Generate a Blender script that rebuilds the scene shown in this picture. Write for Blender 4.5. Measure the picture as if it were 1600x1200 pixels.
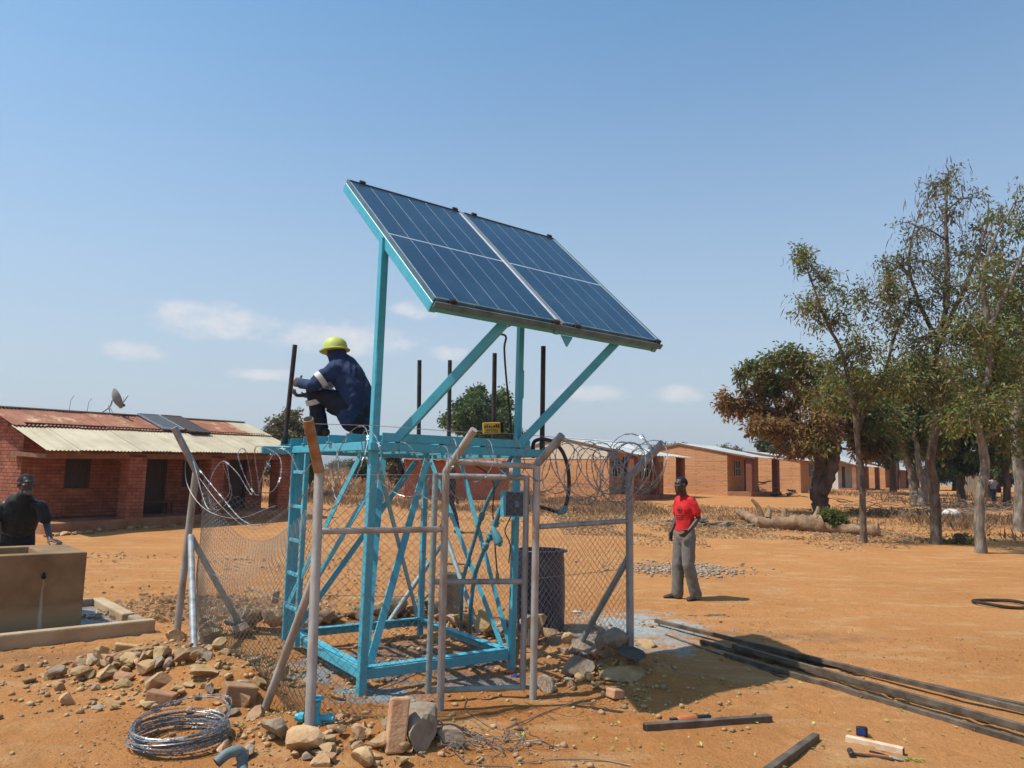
import bpy, math, random
import numpy as np
from mathutils import Vector, Matrix
random.seed(7); RNG = np.random.default_rng(11)
R = math.radians
for o in list(bpy.data.objects): bpy.data.objects.remove(o, do_unlink=True)
SC = bpy.context.scene
COL = SC.collection
# ------------------------------------------------------------------ camera
F, HCAM, PITCH, ROLL = 1180.0, 1.7, math.atan(145 / 1180.0), 0.022
cd = bpy.data.cameras.new('camera'); cam = bpy.data.objects.new('camera', cd); COL.objects.link(cam)
cd.sensor_width = 36; cd.lens = F / 1600 * 36; cd.clip_end = 12000; cd.clip_start = .05
_d = Vector((0, math.cos(PITCH), math.sin(PITCH))); _r0 = Vector((1, 0, 0)); _u0 = _r0.cross(_d)
_r = _r0 * math.cos(ROLL) + _u0 * math.sin(ROLL); _u = -_r0 * math.sin(ROLL) + _u0 * math.cos(ROLL)
cam.matrix_world = Matrix(((_r.x, _u.x, -_d.x, 0), (_r.y, _u.y, -_d.y, 0), (_r.z, _u.z, -_d.z, HCAM), (0, 0, 0, 1)))
SC.camera = cam
SC.render.resolution_x = 1024; SC.render.resolution_y = 768
# ------------------------------------------------------------------ light
SUN_EL, SUN_AZ = R(60.5), R(191.0)          # where the sun stands, azimuth counted from +X towards +Y
sl = bpy.data.lights.new('sun', 'SUN'); so = bpy.data.objects.new('sun', sl); COL.objects.link(so)
sl.energy = 3.3; sl.angle = R(.53); sl.color = (1, .965, .90)
SUNV = Vector((math.cos(SUN_EL) * math.cos(SUN_AZ), math.cos(SUN_EL) * math.sin(SUN_AZ), math.sin(SUN_EL)))
so.rotation_euler = SUNV.to_track_quat('Z', 'Y').to_euler()
so.location = (-20, 0, 30)
W = bpy.data.worlds.new('World'); SC.world = W; W.use_nodes = True
def build_world():
    nt = W.node_tree; n = nt.nodes; l = nt.links
    bg = n['Background']
    sky = n.new('ShaderNodeTexSky'); sky.sky_type = 'NISHITA'; sky.sun_disc = False
    sky.sun_elevation = SUN_EL; sky.sun_rotation = R(90) - SUN_AZ
    sky.altitude = 900; sky.air_density = 1.0; sky.dust_density = 1.6; sky.ozone_density = 1.0
    bg.inputs['Strength'].default_value = .110
    def m(op, a, b=None, c=None):
        k = n.new('ShaderNodeMath'); k.operation = op
        for i, v in enumerate((a, b, c)):
            if v is None: continue
            if isinstance(v, (int, float)): k.inputs[i].default_value = v
            else: l.new(v, k.inputs[i])
        return k.outputs[0]
    tc = n.new('ShaderNodeTexCoord'); sp = n.new('ShaderNodeSeparateXYZ'); l.new(tc.outputs['Generated'], sp.inputs[0])
    az = m('ARCTAN2', sp.outputs[0], sp.outputs[1]); el = m('ARCSINE', sp.outputs[2])
    # thin fair-weather clouds, low over the horizon all round; the ones in view are placed by bearing
    clouds = [(-22.0, 10.5, 5.0, 1.3), (-13.0, 9.9, 5.6, 1.2), (12.4, 6.4, 2.2, .75), (-7.8, 12.3, 2.0, .75), (-27, 8.0, 2.0, .7),
              (-37.5, 15, 2.6, 1.0), (-24.0, 36.5, 3.6, 1.3), (-38, 8.4, 3.0, .7), (6, 6.4, 3.4, .6), (-5, 9.2, 1.7, .6), (-18, 6.9, 2.6, .5),
              (70, 9, 6, 1.4), (120, 14, 7, 2), (-90, 12, 6, 1.5), (-140, 16, 8, 2), (170, 10, 7, 1.5), (95, 30, 5, 2), (-100, 34, 6, 2.4)]
    tot = None
    for a0, e0, sa, se in clouds:
        da = m('MULTIPLY', m('SUBTRACT', az, R(a0)), 1 / R(sa)); de = m('MULTIPLY', m('SUBTRACT', el, R(e0)), 1 / R(se))
        # flat base: falls faster below than above
        q = m('SUBTRACT', 1.0, m('ADD', m('MULTIPLY', da, da), m('MULTIPLY', de, de)))
        tot = q if tot is None else m('MAXIMUM', tot, q)
    nz = n.new('ShaderNodeTexNoise'); nz.inputs['Scale'].default_value = 26; nz.inputs['Detail'].default_value = 7; nz.inputs['Roughness'].default_value = .62
    mp = n.new('ShaderNodeMapping'); mp.inputs['Scale'].default_value = (1, 1, 2.0); l.new(tc.outputs['Generated'], mp.inputs[0]); l.new(mp.outputs[0], nz.inputs[0])
    dens = m('ADD', m('MAXIMUM', tot, -2.0), m('MULTIPLY', m('SUBTRACT', nz.outputs[0], .5), 3.4))
    mr = n.new('ShaderNodeMapRange'); mr.interpolation_type = 'SMOOTHSTEP'; l.new(dens, mr.inputs[0])
    mr.inputs[1].default_value = -.3; mr.inputs[2].default_value = 1.5; mr.inputs[3].default_value = 0; mr.inputs[4].default_value = .8
    # dust haze: pale towards the horizon on every side
    tint = n.new('ShaderNodeMix'); tint.data_type = 'RGBA'; tint.blend_type = 'MULTIPLY'; tint.inputs[0].default_value = 1; l.new(sky.outputs[0], tint.inputs[6]); tint.inputs[7].default_value = (.66, 1.03, 1.10, 1)
    hf = m('MULTIPLY', m('POWER', m('MAXIMUM', m('SUBTRACT', 1.0, m('MULTIPLY', m('MAXIMUM', el, 0.0), 1 / R(40))), 0.0), 1.6), .97)
    hz = n.new('ShaderNodeMix'); hz.data_type = 'RGBA'; l.new(hf, hz.inputs[0]); l.new(tint.outputs[2], hz.inputs[6]); hz.inputs[7].default_value = (3.2, 3.16, 3.3, 1)
    mx = n.new('ShaderNodeMix'); mx.data_type = 'RGBA'; l.new(mr.outputs[0], mx.inputs[0]); l.new(hz.outputs[2], mx.inputs[6])
    mx.inputs[7].default_value = (4.9, 4.7, 4.7, 1)
    l.new(mx.outputs[2], bg.inputs['Color'])
build_world()
vs = SC.view_settings; vs.view_transform = 'Standard'; vs.look = 'None'; vs.exposure = 0.70; vs.gamma = 1
SC.render.engine = 'CYCLES'
# ------------------------------------------------------------------ helpers
V = lambda *a: np.array(a, float)
def hash2(ix, iy, s=0):
    h = (ix * 374761393 + iy * 668265263 + s * 144665) & 0x7fffffff
    h = ((h ^ (h >> 13)) * 1274126177) & 0x7fffffff
    return ((h ^ (h >> 16)) & 0xffff) / 65535.0
def vnoise(x, y, s=0):
    x = np.asarray(x, float); y = np.asarray(y, float)
    ix = np.floor(x).astype(np.int64); iy = np.floor(y).astype(np.int64); fx = x - ix; fy = y - iy
    fx = fx * fx * (3 - 2 * fx); fy = fy * fy * (3 - 2 * fy)
    a = hash2(ix, iy, s); b = hash2(ix + 1, iy, s); c = hash2(ix, iy + 1, s); d = hash2(ix + 1, iy + 1, s)
    return (a * (1 - fx) + b * fx) * (1 - fy) + (c * (1 - fx) + d * fx) * fy
def fbm(x, y, o=4, s=0):
    t = 0; a = .5
    for i in range(o): t = t + a * (vnoise(x, y, s + i) - .5); x = x * 2.03; y = y * 2.03; a *= .5
    return t
MOUNDS = [(1.12, 6.95, .42, .15), (1.5, 6.6, .5, .06), (.75, 6.4, .4, .05), (-2.45, 6.45, .6, .17), (-1.95, 5.95, .45, .13), (-1.0, 5.05, .5, .10), (-.6, 5.0, .35, .09), (-1.45, 5.2, .35, .09), (-2.2, 6.1, .4, .1), (-2.95, 6.8, .5, .15),
          (-2.6, 8.6, .5, .12), (-1.9, 9.05, .5, .12), (-1.2, 9.4, .5, .10), (.5, 8.0, .5, .07), (-3.3, 6.7, .6, .05)]
def gz(x, y):
    x = np.asarray(x, float); y = np.asarray(y, float)
    t = np.clip((y - 13) / 2., -30, 60); sp = 2 * np.log1p(np.exp(np.minimum(t, 40))); sp = np.where(t > 35, 2 * t, sp)
    z = 2.2 * np.tanh(.025 * sp / 2.2)
    w = np.clip((y + 5) / 8, 0, 1)
    far = np.clip((y - 14) / 30, 0, 1)
    z = z + fbm(x * .35, y * .35, 3, 5) * .05 * w + fbm(x * 1.7, y * 1.7, 3, 9) * .03 + fbm(x * 6, y * 6, 3, 21) * .016 + fbm(x * .08, y * .08, 3, 33) * .3 * far
    for mx, my, r, h in MOUNDS:
        d2 = ((x - mx) ** 2 + (y - my) ** 2) / r ** 2
        z = z + h * np.exp(-d2 * 1.6) * (1 + .35 * (vnoise(x * 9, y * 9, 3) - .5))
    return z
def g3(x, y, dz=0): return V(x, y, float(gz(x, y)) + dz)
def ray(px, py): return np.array(_d) + np.array(_r) * (px - 800) / F - np.array(_u) * (py - 600) / F
CAM = V(0, 0, HCAM)
def atY(px, py, Y): v = ray(px, py); return CAM + v * (Y / v[1])
def atZ(px, py, z): v = ray(px, py); return CAM + v * ((z - HCAM) / v[2])
def G(px, py):
    v = ray(px, py); s = 2.0; prev = s
    while s < 2000:
        P = CAM + v * s
        if P[2] < float(gz(P[0], P[1])): break
        prev = s; s *= 1.03
    a, b = prev, s
    for _ in range(24):
        m_ = (a + b) / 2; P = CAM + v * m_
        if P[2] < float(gz(P[0], P[1])): b = m_
        else: a = m_
    return CAM + v * b
def unit(v): v = np.asarray(v, float); n = np.linalg.norm(v); return v / n if n > 1e-9 else v
OFF = {}
def tag(o, label=None, cat=None, group=None, kind=None):
    if label: o['label'] = label
    if cat: o['category'] = cat
    if group: o['group'] = group
    if kind: o['kind'] = kind
    return o
def thing(name, loc, label, cat, group=None):
    o = bpy.data.objects.new(name, None); COL.objects.link(o); o.location = loc; o.empty_display_size = .2
    OFF[o.name] = np.array(loc, float); return tag(o, label, cat, group)
def mesh_from(name, verts, faces, mat, smooth=False, loc=None, parent=None, uniform=None):
    """one mesh object from world-space vertices; uniform=k when faces is an (n,k) int array"""
    verts = np.asarray(verts, float)
    if parent is not None: off = OFF[parent.name]
    elif loc is not None: off = np.array(loc, float)
    else:
        mn = verts.min(0); mxx = verts.max(0); off = V((mn[0] + mxx[0]) / 2, (mn[1] + mxx[1]) / 2, mn[2])
    lv = verts - off
    me = bpy.data.meshes.new(name)
    if uniform:
        fa = np.asarray(faces, np.int32); n = len(fa)
        me.vertices.add(len(lv)); me.vertices.foreach_set('co', lv.astype(np.float32).ravel())
        me.loops.add(n * uniform); me.loops.foreach_set('vertex_index', fa.ravel())
        me.polygons.add(n); me.polygons.foreach_set('loop_start', np.arange(n, dtype=np.int32) * uniform)
        me.update(calc_edges=True)
    else:
        me.from_pydata(lv.tolist(), [], [list(map(int, f)) for f in faces]); me.update()
    if smooth:
        me.polygons.foreach_set('use_smooth', [True] * len(me.polygons))
        try: me.set_sharp_from_angle(angle=R(40))
        except Exception: pass
    me.materials.append(MATS[mat] if isinstance(mat, str) else mat)
    o = bpy.data.objects.new(name, me); COL.objects.link(o)
    if parent is not None: o.parent = parent
    else: o.location = off
    OFF[o.name] = off
    return o
class MB:
    def __init__(s): s.v = []; s.f = []
    def add(s, vs_, fs): 
        b = len(s.v); s.v += [tuple(p) for p in vs_]; s.f += [[b + i for i in f] for f in fs]; return s
    def hexa(s, p):
        return s.add(p, [(0, 3, 2, 1), (4, 5, 6, 7), (0, 1, 5, 4), (1, 2, 6, 5), (2, 3, 7, 6), (3, 0, 4, 7)])
    def obox(s, c, ax, ay, az, hx, hy, hz):
        c = np.asarray(c, float); ax, ay, az = unit(ax) * hx, unit(ay) * hy, unit(az) * hz
        return s.hexa([c - ax - ay - az, c + ax - ay - az, c + ax + ay - az, c - ax + ay - az, c - ax - ay + az, c + ax - ay + az, c + ax + ay + az, c - ax + ay + az])
    def beam(s, a, b, w, h, up=(0, 0, 1)):
        a = np.asarray(a, float); b = np.asarray(b, float); d = unit(b - a); sd = np.cross(d, up)
        if np.linalg.norm(sd) < 1e-6: sd = np.cross(d, (1, 0, 0))
        sd = unit(sd); u2 = np.cross(sd, d); return s.obox((a + b) / 2, sd, d, u2, w / 2, np.linalg.norm(b - a) / 2, h / 2)
    def angle(s, a, b, w, t, n1, n2):
        """L-profile: flanges of width w, thickness t along n1 and n2 from the heel line a-b"""
        a = np.asarray(a, float); b = np.asarray(b, float); n1 = unit(n1) ; n2 = unit(n2)
        pr = [0 * n1, w * n1, w * n1 + t * n2, t * n1 + t * n2, t * n1 + w * n2, w * n2]
        vs_ = [a + p for p in pr] + [b + p for p in pr]
        fs = [(i, (i + 1) % 6, 6 + (i + 1) % 6, 6 + i) for i in range(6)] + [(0, 3, 2, 1), (0, 5, 4, 3), (6, 7, 8, 9), (6, 9, 10, 11)]
        return s.add(vs_, fs)
    def tube(s, path, rad, n=8, cap=True, closed=False, ell=None):
        P = np.asarray(path, float); m_ = len(P); rad = np.broadcast_to(np.asarray(rad, float), (m_,))
        T = np.gradient(P, axis=0) if not closed else np.roll(P, -1, 0) - np.roll(P, 1, 0)
        T = T / np.maximum(np.linalg.norm(T, axis=1, keepdims=True), 1e-9)
        r = np.cross(T[0], (0, 0, 1)); r = np.cross(T[0], (1, 0, 0)) if np.linalg.norm(r) < .05 else r
        r = unit(r); vs_ = []; an = np.arange(n) * 2 * math.pi / n
        for i in range(m_):
            r = unit(r - T[i] * (r @ T[i])); q = np.cross(T[i], r)
            k = rad[i] * (1 if ell is None else ell)
            vs_ += [P[i] + rad[i] * math.cos(t) * r + k * math.sin(t) * q for t in an]
        fs = []
        for i in range(m_ if closed else m_ - 1):
            j = (i + 1) % m_
            fs += [(i * n + k, i * n + (k + 1) % n, j * n + (k + 1) % n, j * n + k) for k in range(n)]
        if cap and not closed: fs += [tuple(range(n - 1, -1, -1)), tuple((m_ - 1) * n + k for k in range(n))]
        return s.add(vs_, fs)
    def lathe(s, prof, c, n=24, axis=(0, 0, 1), cap=True):
        c = np.asarray(c, float); az = unit(axis); ax = unit(np.cross(az, (0, 1, .01))); ay = np.cross(az, ax); vs_ = []
        for r_, z in prof: vs_ += [c + az * z + r_ * (ax * math.cos(2 * math.pi * k / n) + ay * math.sin(2 * math.pi * k / n)) for k in range(n)]
        fs = []
        for i in range(len(prof) - 1): fs += [(i * n + k, i * n + (k + 1) % n, (i + 1) * n + (k + 1) % n, (i + 1) * n + k) for k in range(n)]
        if cap: fs += [tuple(range(n - 1, -1, -1)), tuple((len(prof) - 1) * n + k for k in range(n))]
        return s.add(vs_, fs)
    def build(s, name, mat, parent=None, smooth=False, loc=None): return mesh_from(name, s.v, s.f, mat, smooth, loc, parent)
def bez(pts, n=12):
    """Catmull-Rom through pts"""
    P = [np.asarray(p, float) for p in pts]; P = [2 * P[0] - P[1]] + P + [2 * P[-1] - P[-2]]; o = []
    for i in range(1, len(P) - 2):
        for k in range(n):
            t = k / n; a, b, c, d = P[i - 1:i + 3]
            o.append(.5 * ((2 * b) + (c - a) * t + (2 * a - 5 * b + 4 * c - d) * t * t + (3 * b - a - 3 * c + d) * t ** 3))
    o.append(P[-2]); return np.array(o)
def bevel(o, w=.004, seg=1):
    md = o.modifiers.new('bevel', 'BEVEL'); md.width = w; md.segments = seg; md.limit_method = 'ANGLE'; return o
# ------------------------------------------------------------------ materials
MATS = {}
def mat(name, cols, scale=4.0, rough=.8, metal=0., bump=.25, bscale=45., bdist=.01, detail=6., stretch=(1, 1, 1), rand=0., spec=.35, rr=.12, nrough=.6, coat=0, ramp=None, hue=0.):
    m = bpy.data.materials.new(name); m.use_nodes = True; nt = m.node_tree; n = nt.nodes; l = nt.links
    b = n['Principled BSDF']; geo = n.new('ShaderNodeNewGeometry'); mp = n.new('ShaderNodeMapping'); mp.inputs['Scale'].default_value = stretch
    l.new(geo.outputs['Position'], mp.inputs[0])
    nz = n.new('ShaderNodeTexNoise'); nz.inputs['Scale'].default_value = scale; nz.inputs['Detail'].default_value = detail; nz.inputs['Roughness'].default_value = nrough
    l.new(mp.outputs[0], nz.inputs[0])
    cr = n.new('ShaderNodeValToRGB'); l.new(nz.outputs[0], cr.inputs[0]); e = cr.color_ramp.elements
    k = len(cols); pos = ramp or [.3 + .4 * i / max(k - 1, 1) for i in range(k)]
    while len(e) < k: e.new(.5)
    for i, c in enumerate(cols): e[i].position = pos[i]; e[i].color = (*c, 1)
    out = cr.outputs[0]
    if rand or hue:
        oi = n.new('ShaderNodeObjectInfo'); ad = n.new('ShaderNodeMath'); ad.operation = 'ADD'
        l.new(geo.outputs['Random Per Island'], ad.inputs[0]); l.new(oi.outputs['Random'], ad.inputs[1])
        fr = n.new('ShaderNodeMath'); fr.operation = 'FRACT'; l.new(ad.outputs[0], fr.inputs[0])
        mr = n.new('ShaderNodeMapRange'); l.new(fr.outputs[0], mr.inputs[0]); mr.inputs[3].default_value = 1 - rand; mr.inputs[4].default_value = 1 + rand
        hs = n.new('ShaderNodeHueSaturation'); l.new(out, hs.inputs['Color']); l.new(mr.outputs[0], hs.inputs['Value'])
        if hue:
            f2 = n.new('ShaderNodeMath'); f2.operation = 'MULTIPLY_ADD'; f2.inputs[1].default_value = 7.31; f2.inputs[2].default_value = 0; l.new(fr.outputs[0], f2.inputs[0])
            f3 = n.new('ShaderNodeMath'); f3.operation = 'FRACT'; l.new(f2.outputs[0], f3.inputs[0])
            m2 = n.new('ShaderNodeMapRange'); l.new(f3.outputs[0], m2.inputs[0]); m2.inputs[3].default_value = .5 - hue; m2.inputs[4].default_value = .5 + hue; l.new(m2.outputs[0], hs.inputs['Hue'])
        out = hs.outputs[0]
    l.new(out, b.inputs['Base Color'])
    b.inputs['Metallic'].default_value = metal; b.inputs['Specular IOR Level'].default_value = spec
    if coat: b.inputs['Coat Weight'].default_value = coat; b.inputs['Coat Roughness'].default_value = .2
    r2 = n.new('ShaderNodeMapRange'); l.new(nz.outputs[0], r2.inputs[0]); r2.inputs[3].default_value = max(rough - rr, .02); r2.inputs[4].default_value = min(rough + rr, 1); l.new(r2.outputs[0], b.inputs['Roughness'])
    if bump:
        n2 = n.new('ShaderNodeTexNoise'); n2.inputs['Scale'].default_value = bscale; n2.inputs['Detail'].default_value = 5; l.new(mp.outputs[0], n2.inputs[0])
        bp = n.new('ShaderNodeBump'); bp.inputs['Strength'].default_value = bump; bp.inputs['Distance'].default_value = bdist; l.new(n2.outputs[0], bp.inputs['Height']); l.new(bp.outputs[0], b.inputs['Normal'])
    MATS[name] = m; return m
def leafmat(name, cols, trans=.35, rough=.55, rand=.35, hue=.02):
    m = mat(name, cols, scale=.9, rough=rough, bump=0, rand=rand, hue=hue, spec=.3)
    nt = m.node_tree; n = nt.nodes; l = nt.links; b = n['Principled BSDF']; tr = n.new('ShaderNodeBsdfTranslucent'); ms = n.new('ShaderNodeMixShader'); ms.inputs[0].default_value = trans
    src = b.inputs['Base Color'].links[0].from_socket; l.new(src, tr.inputs['Color']); l.new(b.outputs[0], ms.inputs[1]); l.new(tr.outputs[0], ms.inputs[2]); l.new(ms.outputs[0], n['Material Output'].inputs[0])
    return m
mat('tower_paint', [(.10, .09, .07), (.045, .28, .37), (.058, .355, .455), (.075, .40, .50)], scale=11, rough=.42, bump=.22, bscale=60, bdist=.004, spec=.5, nrough=.72, ramp=[.24, .30, .48, .7])
mat('pipe_paint', [(.05, .20, .26), (.09, .28, .33)], scale=14, rough=.5, bump=.2, bscale=60, bdist=.004)
mat('galvanised', [(.15, .155, .155), (.27, .275, .275), (.36, .36, .35)], scale=11, rough=.5, metal=.22, bump=.15, bscale=60, bdist=.004, stretch=(1, 1, .35), spec=.5)
mat('galvanised_dusty', [(.25, .185, .135), (.36, .32, .275), (.46, .435, .40)], scale=9, rough=.6, metal=.25, bump=.2, bscale=60, bdist=.004, stretch=(1, 1, .4))
mat('mint_pipe', [(.15, .20, .20), (.24, .31, .30), (.31, .30, .27)], scale=8, rough=.6, metal=.1, bump=.2, bscale=60, bdist=.004, stretch=(1, 1, .4))
mat('rusty_pipe', [(.20, .10, .055), (.31, .17, .09), (.36, .25, .17)], scale=13, rough=.75, metal=.15, bump=.3, bscale=70, bdist=.004)
mat('wire', [(.20, .19, .175), (.36, .34, .31)], scale=3, rough=.45, metal=.4, bump=0, spec=.5)
mat('razor_metal', [(.16, .165, .17), (.36, .37, .38)], scale=14, rough=.4, metal=.6, bump=0, spec=.5)
mat('black_steel', [(.018, .016, .016), (.045, .038, .035), (.075, .058, .046)], scale=10, rough=.5, metal=.3, bump=.15, bscale=60, bdist=.003)
mat('rust_bar', [(.055, .040, .029), (.12, .09, .064), (.19, .148, .105)], scale=7, rough=.65, metal=.25, bump=.25, bscale=60, bdist=.004)
mat('brick_red', [(.19, .063, .036), (.275, .095, .054), (.34, .135, .08)], scale=3.2, rough=.9, bump=.4, bscale=55, bdist=.008, rand=.16, hue=.005)
mat('mortar_dark', [(.07, .028, .018), (.14, .06, .035)], scale=9, rough=.95, bump=.4, bdist=.01)
mat('plinth', [(.19, .075, .035), (.30, .13, .065), (.36, .18, .10)], scale=2.2, rough=.95, bump=.5, bscale=20, bdist=.02)
mat('roof_pale', [(.27, .215, .135), (.36, .30, .20), (.43, .365, .26)], scale=1.6, rough=.62, metal=.1, bump=.1, bscale=40, rand=.09)
mat('roof_rust', [(.16, .055, .03), (.24, .085, .045), (.30, .13, .07), (.52, .36, .22)], scale=1.8, rough=.8, metal=.05, bump=.2, bscale=40, rand=.12, nrough=.68, ramp=[.3, .46, .58, .68])
mat('roof_grey', [(.36, .36, .34), (.48, .48, .45), (.54, .53, .5)], scale=1.2, rough=.6, metal=.1, bump=.1, rand=.06)
mat('wood_dark', [(.06, .03, .02), (.11, .06, .035)], scale=7, rough=.8, bump=.3, stretch=(1, 1, .25))
mat('timber_beam', [(.16, .075, .045), (.25, .13, .08)], scale=6, rough=.85, bump=.3)
mat('dark_inside', [(.012, .009, .008), (.02, .015, .012)], scale=3, rough=.9, bump=0)
mat('shutter', [(.04, .028, .025), (.075, .052, .045)], scale=6, rough=.7, bump=.2, stretch=(6, 6, .6))
mat('cream_plaster', [(.50, .38, .25), (.60, .47, .33), (.64, .52, .38)], scale=1.5, rough=.9, bump=.2, bscale=30)
mat('white_plaster', [(.50, .46, .40), (.62, .58, .52)], scale=1.5, rough=.9, bump=.2, bscale=30)
mat('concrete', [(.17, .13, .085), (.27, .215, .145), (.36, .30, .21)], scale=3.0, rough=.88, bump=.4, bscale=30, bdist=.008)
mat('concrete_pale', [(.31, .215, .12), (.41, .29, .17), (.46, .34, .22)], scale=3.0, rough=.9, bump=.5, bscale=35, bdist=.01)
mat('stone', [(.24, .14, .065), (.36, .225, .108), (.46, .315, .17)], scale=6, rough=.92, bump=.6, bscale=28, bdist=.015, rand=.25, hue=.012)
mat('stone_grey', [(.19, .135, .09), (.29, .215, .15), (.38, .30, .22)], scale=7, rough=.92, bump=.6, bscale=30, bdist=.015, rand=.2)
mat('brick_loose', [(.30, .155, .068), (.40, .235, .112), (.47, .30, .16)], scale=7, rough=.92, bump=.6, bscale=40, bdist=.01, rand=.25, hue=.015)
mat('bark', [(.04, .027, .018), (.115, .082, .057), (.22, .17, .125)], scale=9, rough=.92, bump=.8, bscale=16, bdist=.03, stretch=(1, 1, .35))
mat('bark_pale', [(.07, .052, .036), (.17, .135, .10), (.30, .26, .205)], scale=8, rough=.9, bump=.7, bscale=16, bdist=.03, stretch=(1, 1, .35))
mat('bark_dark', [(.035, .02, .014), (.085, .05, .035), (.15, .10, .065)], scale=3, rough=.95, bump=.9, bscale=12, bdist=.05, stretch=(1, 1, .35))
mat('log_wood', [(.13, .075, .04), (.24, .145, .08), (.33, .22, .13)], scale=4, rough=.9, bump=.7, bscale=14, bdist=.03)
mat('cut_wood', [(.36, .19, .08), (.48, .29, .14)], scale=9, rough=.85, bump=.3)
mat('twig', [(.10, .07, .05), (.20, .145, .105), (.33, .27, .22)], scale=3, rough=.9, bump=0, rand=.3)
leafmat('leaf_olive', [(.14, .125, .028), (.215, .18, .046), (.28, .21, .07)], trans=.45)
leafmat('leaf_green', [(.055, .095, .022), (.10, .15, .036), (.155, .185, .052)])
leafmat('leaf_dark', [(.022, .052, .018), (.045, .088, .028), (.075, .12, .04)])
leafmat('leaf_rust', [(.20, .105, .036), (.29, .165, .055), (.22, .18, .05)], hue=.03, trans=.45)
leafmat('leaf_grey', [(.10, .092, .045), (.155, .138, .068), (.24, .20, .115)])
leafmat('leaf_pods', [(.085, .055, .042), (.14, .095, .07), (.17, .13, .09)], hue=.01)
leafmat('dry_grass', [(.17, .10, .05), (.26, .16, .08), (.34, .22, .12)], hue=.015)
leafmat('dry_leaf', [(.28, .16, .07), (.40, .26, .13), (.50, .36, .21)], hue=.02)
leafmat('leaf_yellow', [(.40, .38, .09), (.50, .46, .15)], hue=.02)
mat('cell', [(.010, .030, .058), (.015, .042, .078), (.026, .062, .10)], scale=2.0, rough=.24, bump=0, spec=.5, rr=.10, coat=.25, nrough=.7)
mat('panel_alu', [(.36, .37, .38), (.46, .47, .48)], scale=6, rough=.4, metal=.6, bump=0)
mat('panel_line', [(.40, .44, .48), (.50, .54, .58)], scale=6, rough=.35, bump=0)
mat('panel_dark_edge', [(.02, .022, .026), (.045, .048, .052)], scale=6, rough=.4, metal=.4, bump=0)
mat('plastic_black', [(.010, .010, .011), (.022, .022, .024)], scale=12, rough=.42, bump=.05, spec=.5)
mat('drum_plastic', [(.008, .012, .034), (.014, .019, .05), (.07, .07, .075)], scale=5, rough=.42, bump=.15, bscale=14, bdist=.01, spec=.5, ramp=[.35, .58, .72], stretch=(1, 1, .5))
mat('helmet', [(.34, .40, .06), (.43, .50, .09), (.50, .55, .14)], scale=9, rough=.5, bump=.05, spec=.4)
mat('overall', [(.010, .022, .062), (.016, .034, .092), (.022, .044, .11)], scale=7, rough=.85, bump=.3, bscale=120, bdist=.003)
mat('overall_dark', [(.008, .011, .022), (.012, .016, .031), (.017, .023, .043)], scale=7, rough=.85, bump=.3, bscale=120, bdist=.003)
mat('reflective', [(.42, .40, .37), (.55, .53, .50)], scale=30, rough=.5, bump=0)
mat('skin', [(.036, .020, .014), (.055, .032, .022), (.075, .045, .031)], scale=8, rough=.5, bump=.06, bscale=90, bdist=.002, spec=.45)
mat('hair', [(.008, .007, .007), (.014, .012, .012)], scale=40, rough=.9, bump=.4, bscale=160, bdist=.003)
mat('beard', [(.07, .065, .06), (.17, .16, .15)], scale=60, rough=.9, bump=.3, bscale=160)
mat('eye_white', [(.42, .38, .34), (.48, .44, .40)], rough=.3, bump=0)
mat('shirt_black', [(.012, .014, .015), (.020, .022, .024), (.030, .033, .034)], scale=6, rough=.85, bump=.2, bscale=120, bdist=.002)
mat('trouser_grey', [(.115, .10, .088), (.155, .137, .12), (.19, .17, .15)], scale=10, rough=.9, bump=.25, bscale=160, bdist=.002)
mat('shoe', [(.022, .014, .012), (.05, .034, .028)], scale=14, rough=.6, bump=.1)
mat('shirt_pale', [(.36, .29, .27), (.46, .38, .35)], scale=4, rough=.9, bump=.1)
mat('jeans', [(.03, .05, .075), (.06, .085, .11)], scale=9, rough=.9, bump=.1)
mat('orange_handle', [(.38, .10, .035), (.50, .15, .05)], scale=9, rough=.55, bump=.1)
mat('level_wood', [(.55, .35, .20), (.68, .50, .34), (.50, .27, .13)], scale=7, rough=.75, bump=.1, stretch=(1, 1, 1))
mat('blue_plastic', [(.012, .03, .16), (.02, .05, .24)], scale=9, rough=.45, bump=0, spec=.5)
mat('yellow_pack', [(.62, .30, .02), (.70, .37, .03)], scale=9, rough=.5, bump=0)
mat('white_cloth', [(.45, .43, .40), (.60, .58, .55)], scale=6, rough=.9, bump=.3)
mat('rubber', [(.022, .018, .015), (.055, .043, .034)], scale=9, rough=.9, bump=.3, spec=.15)
mat('teal_dull', [(.07, .10, .105), (.13, .17, .17), (.19, .21, .20)], scale=9, rough=.6, bump=.2)
mat('dish_grey', [(.19, .19, .185), (.28, .28, .27)], scale=5, rough=.6, metal=.2, bump=.1)
mat('thatch', [(.17, .125, .085), (.27, .21, .15)], scale=5, rough=.95, bump=.6, stretch=(4, 4, .6))
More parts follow.
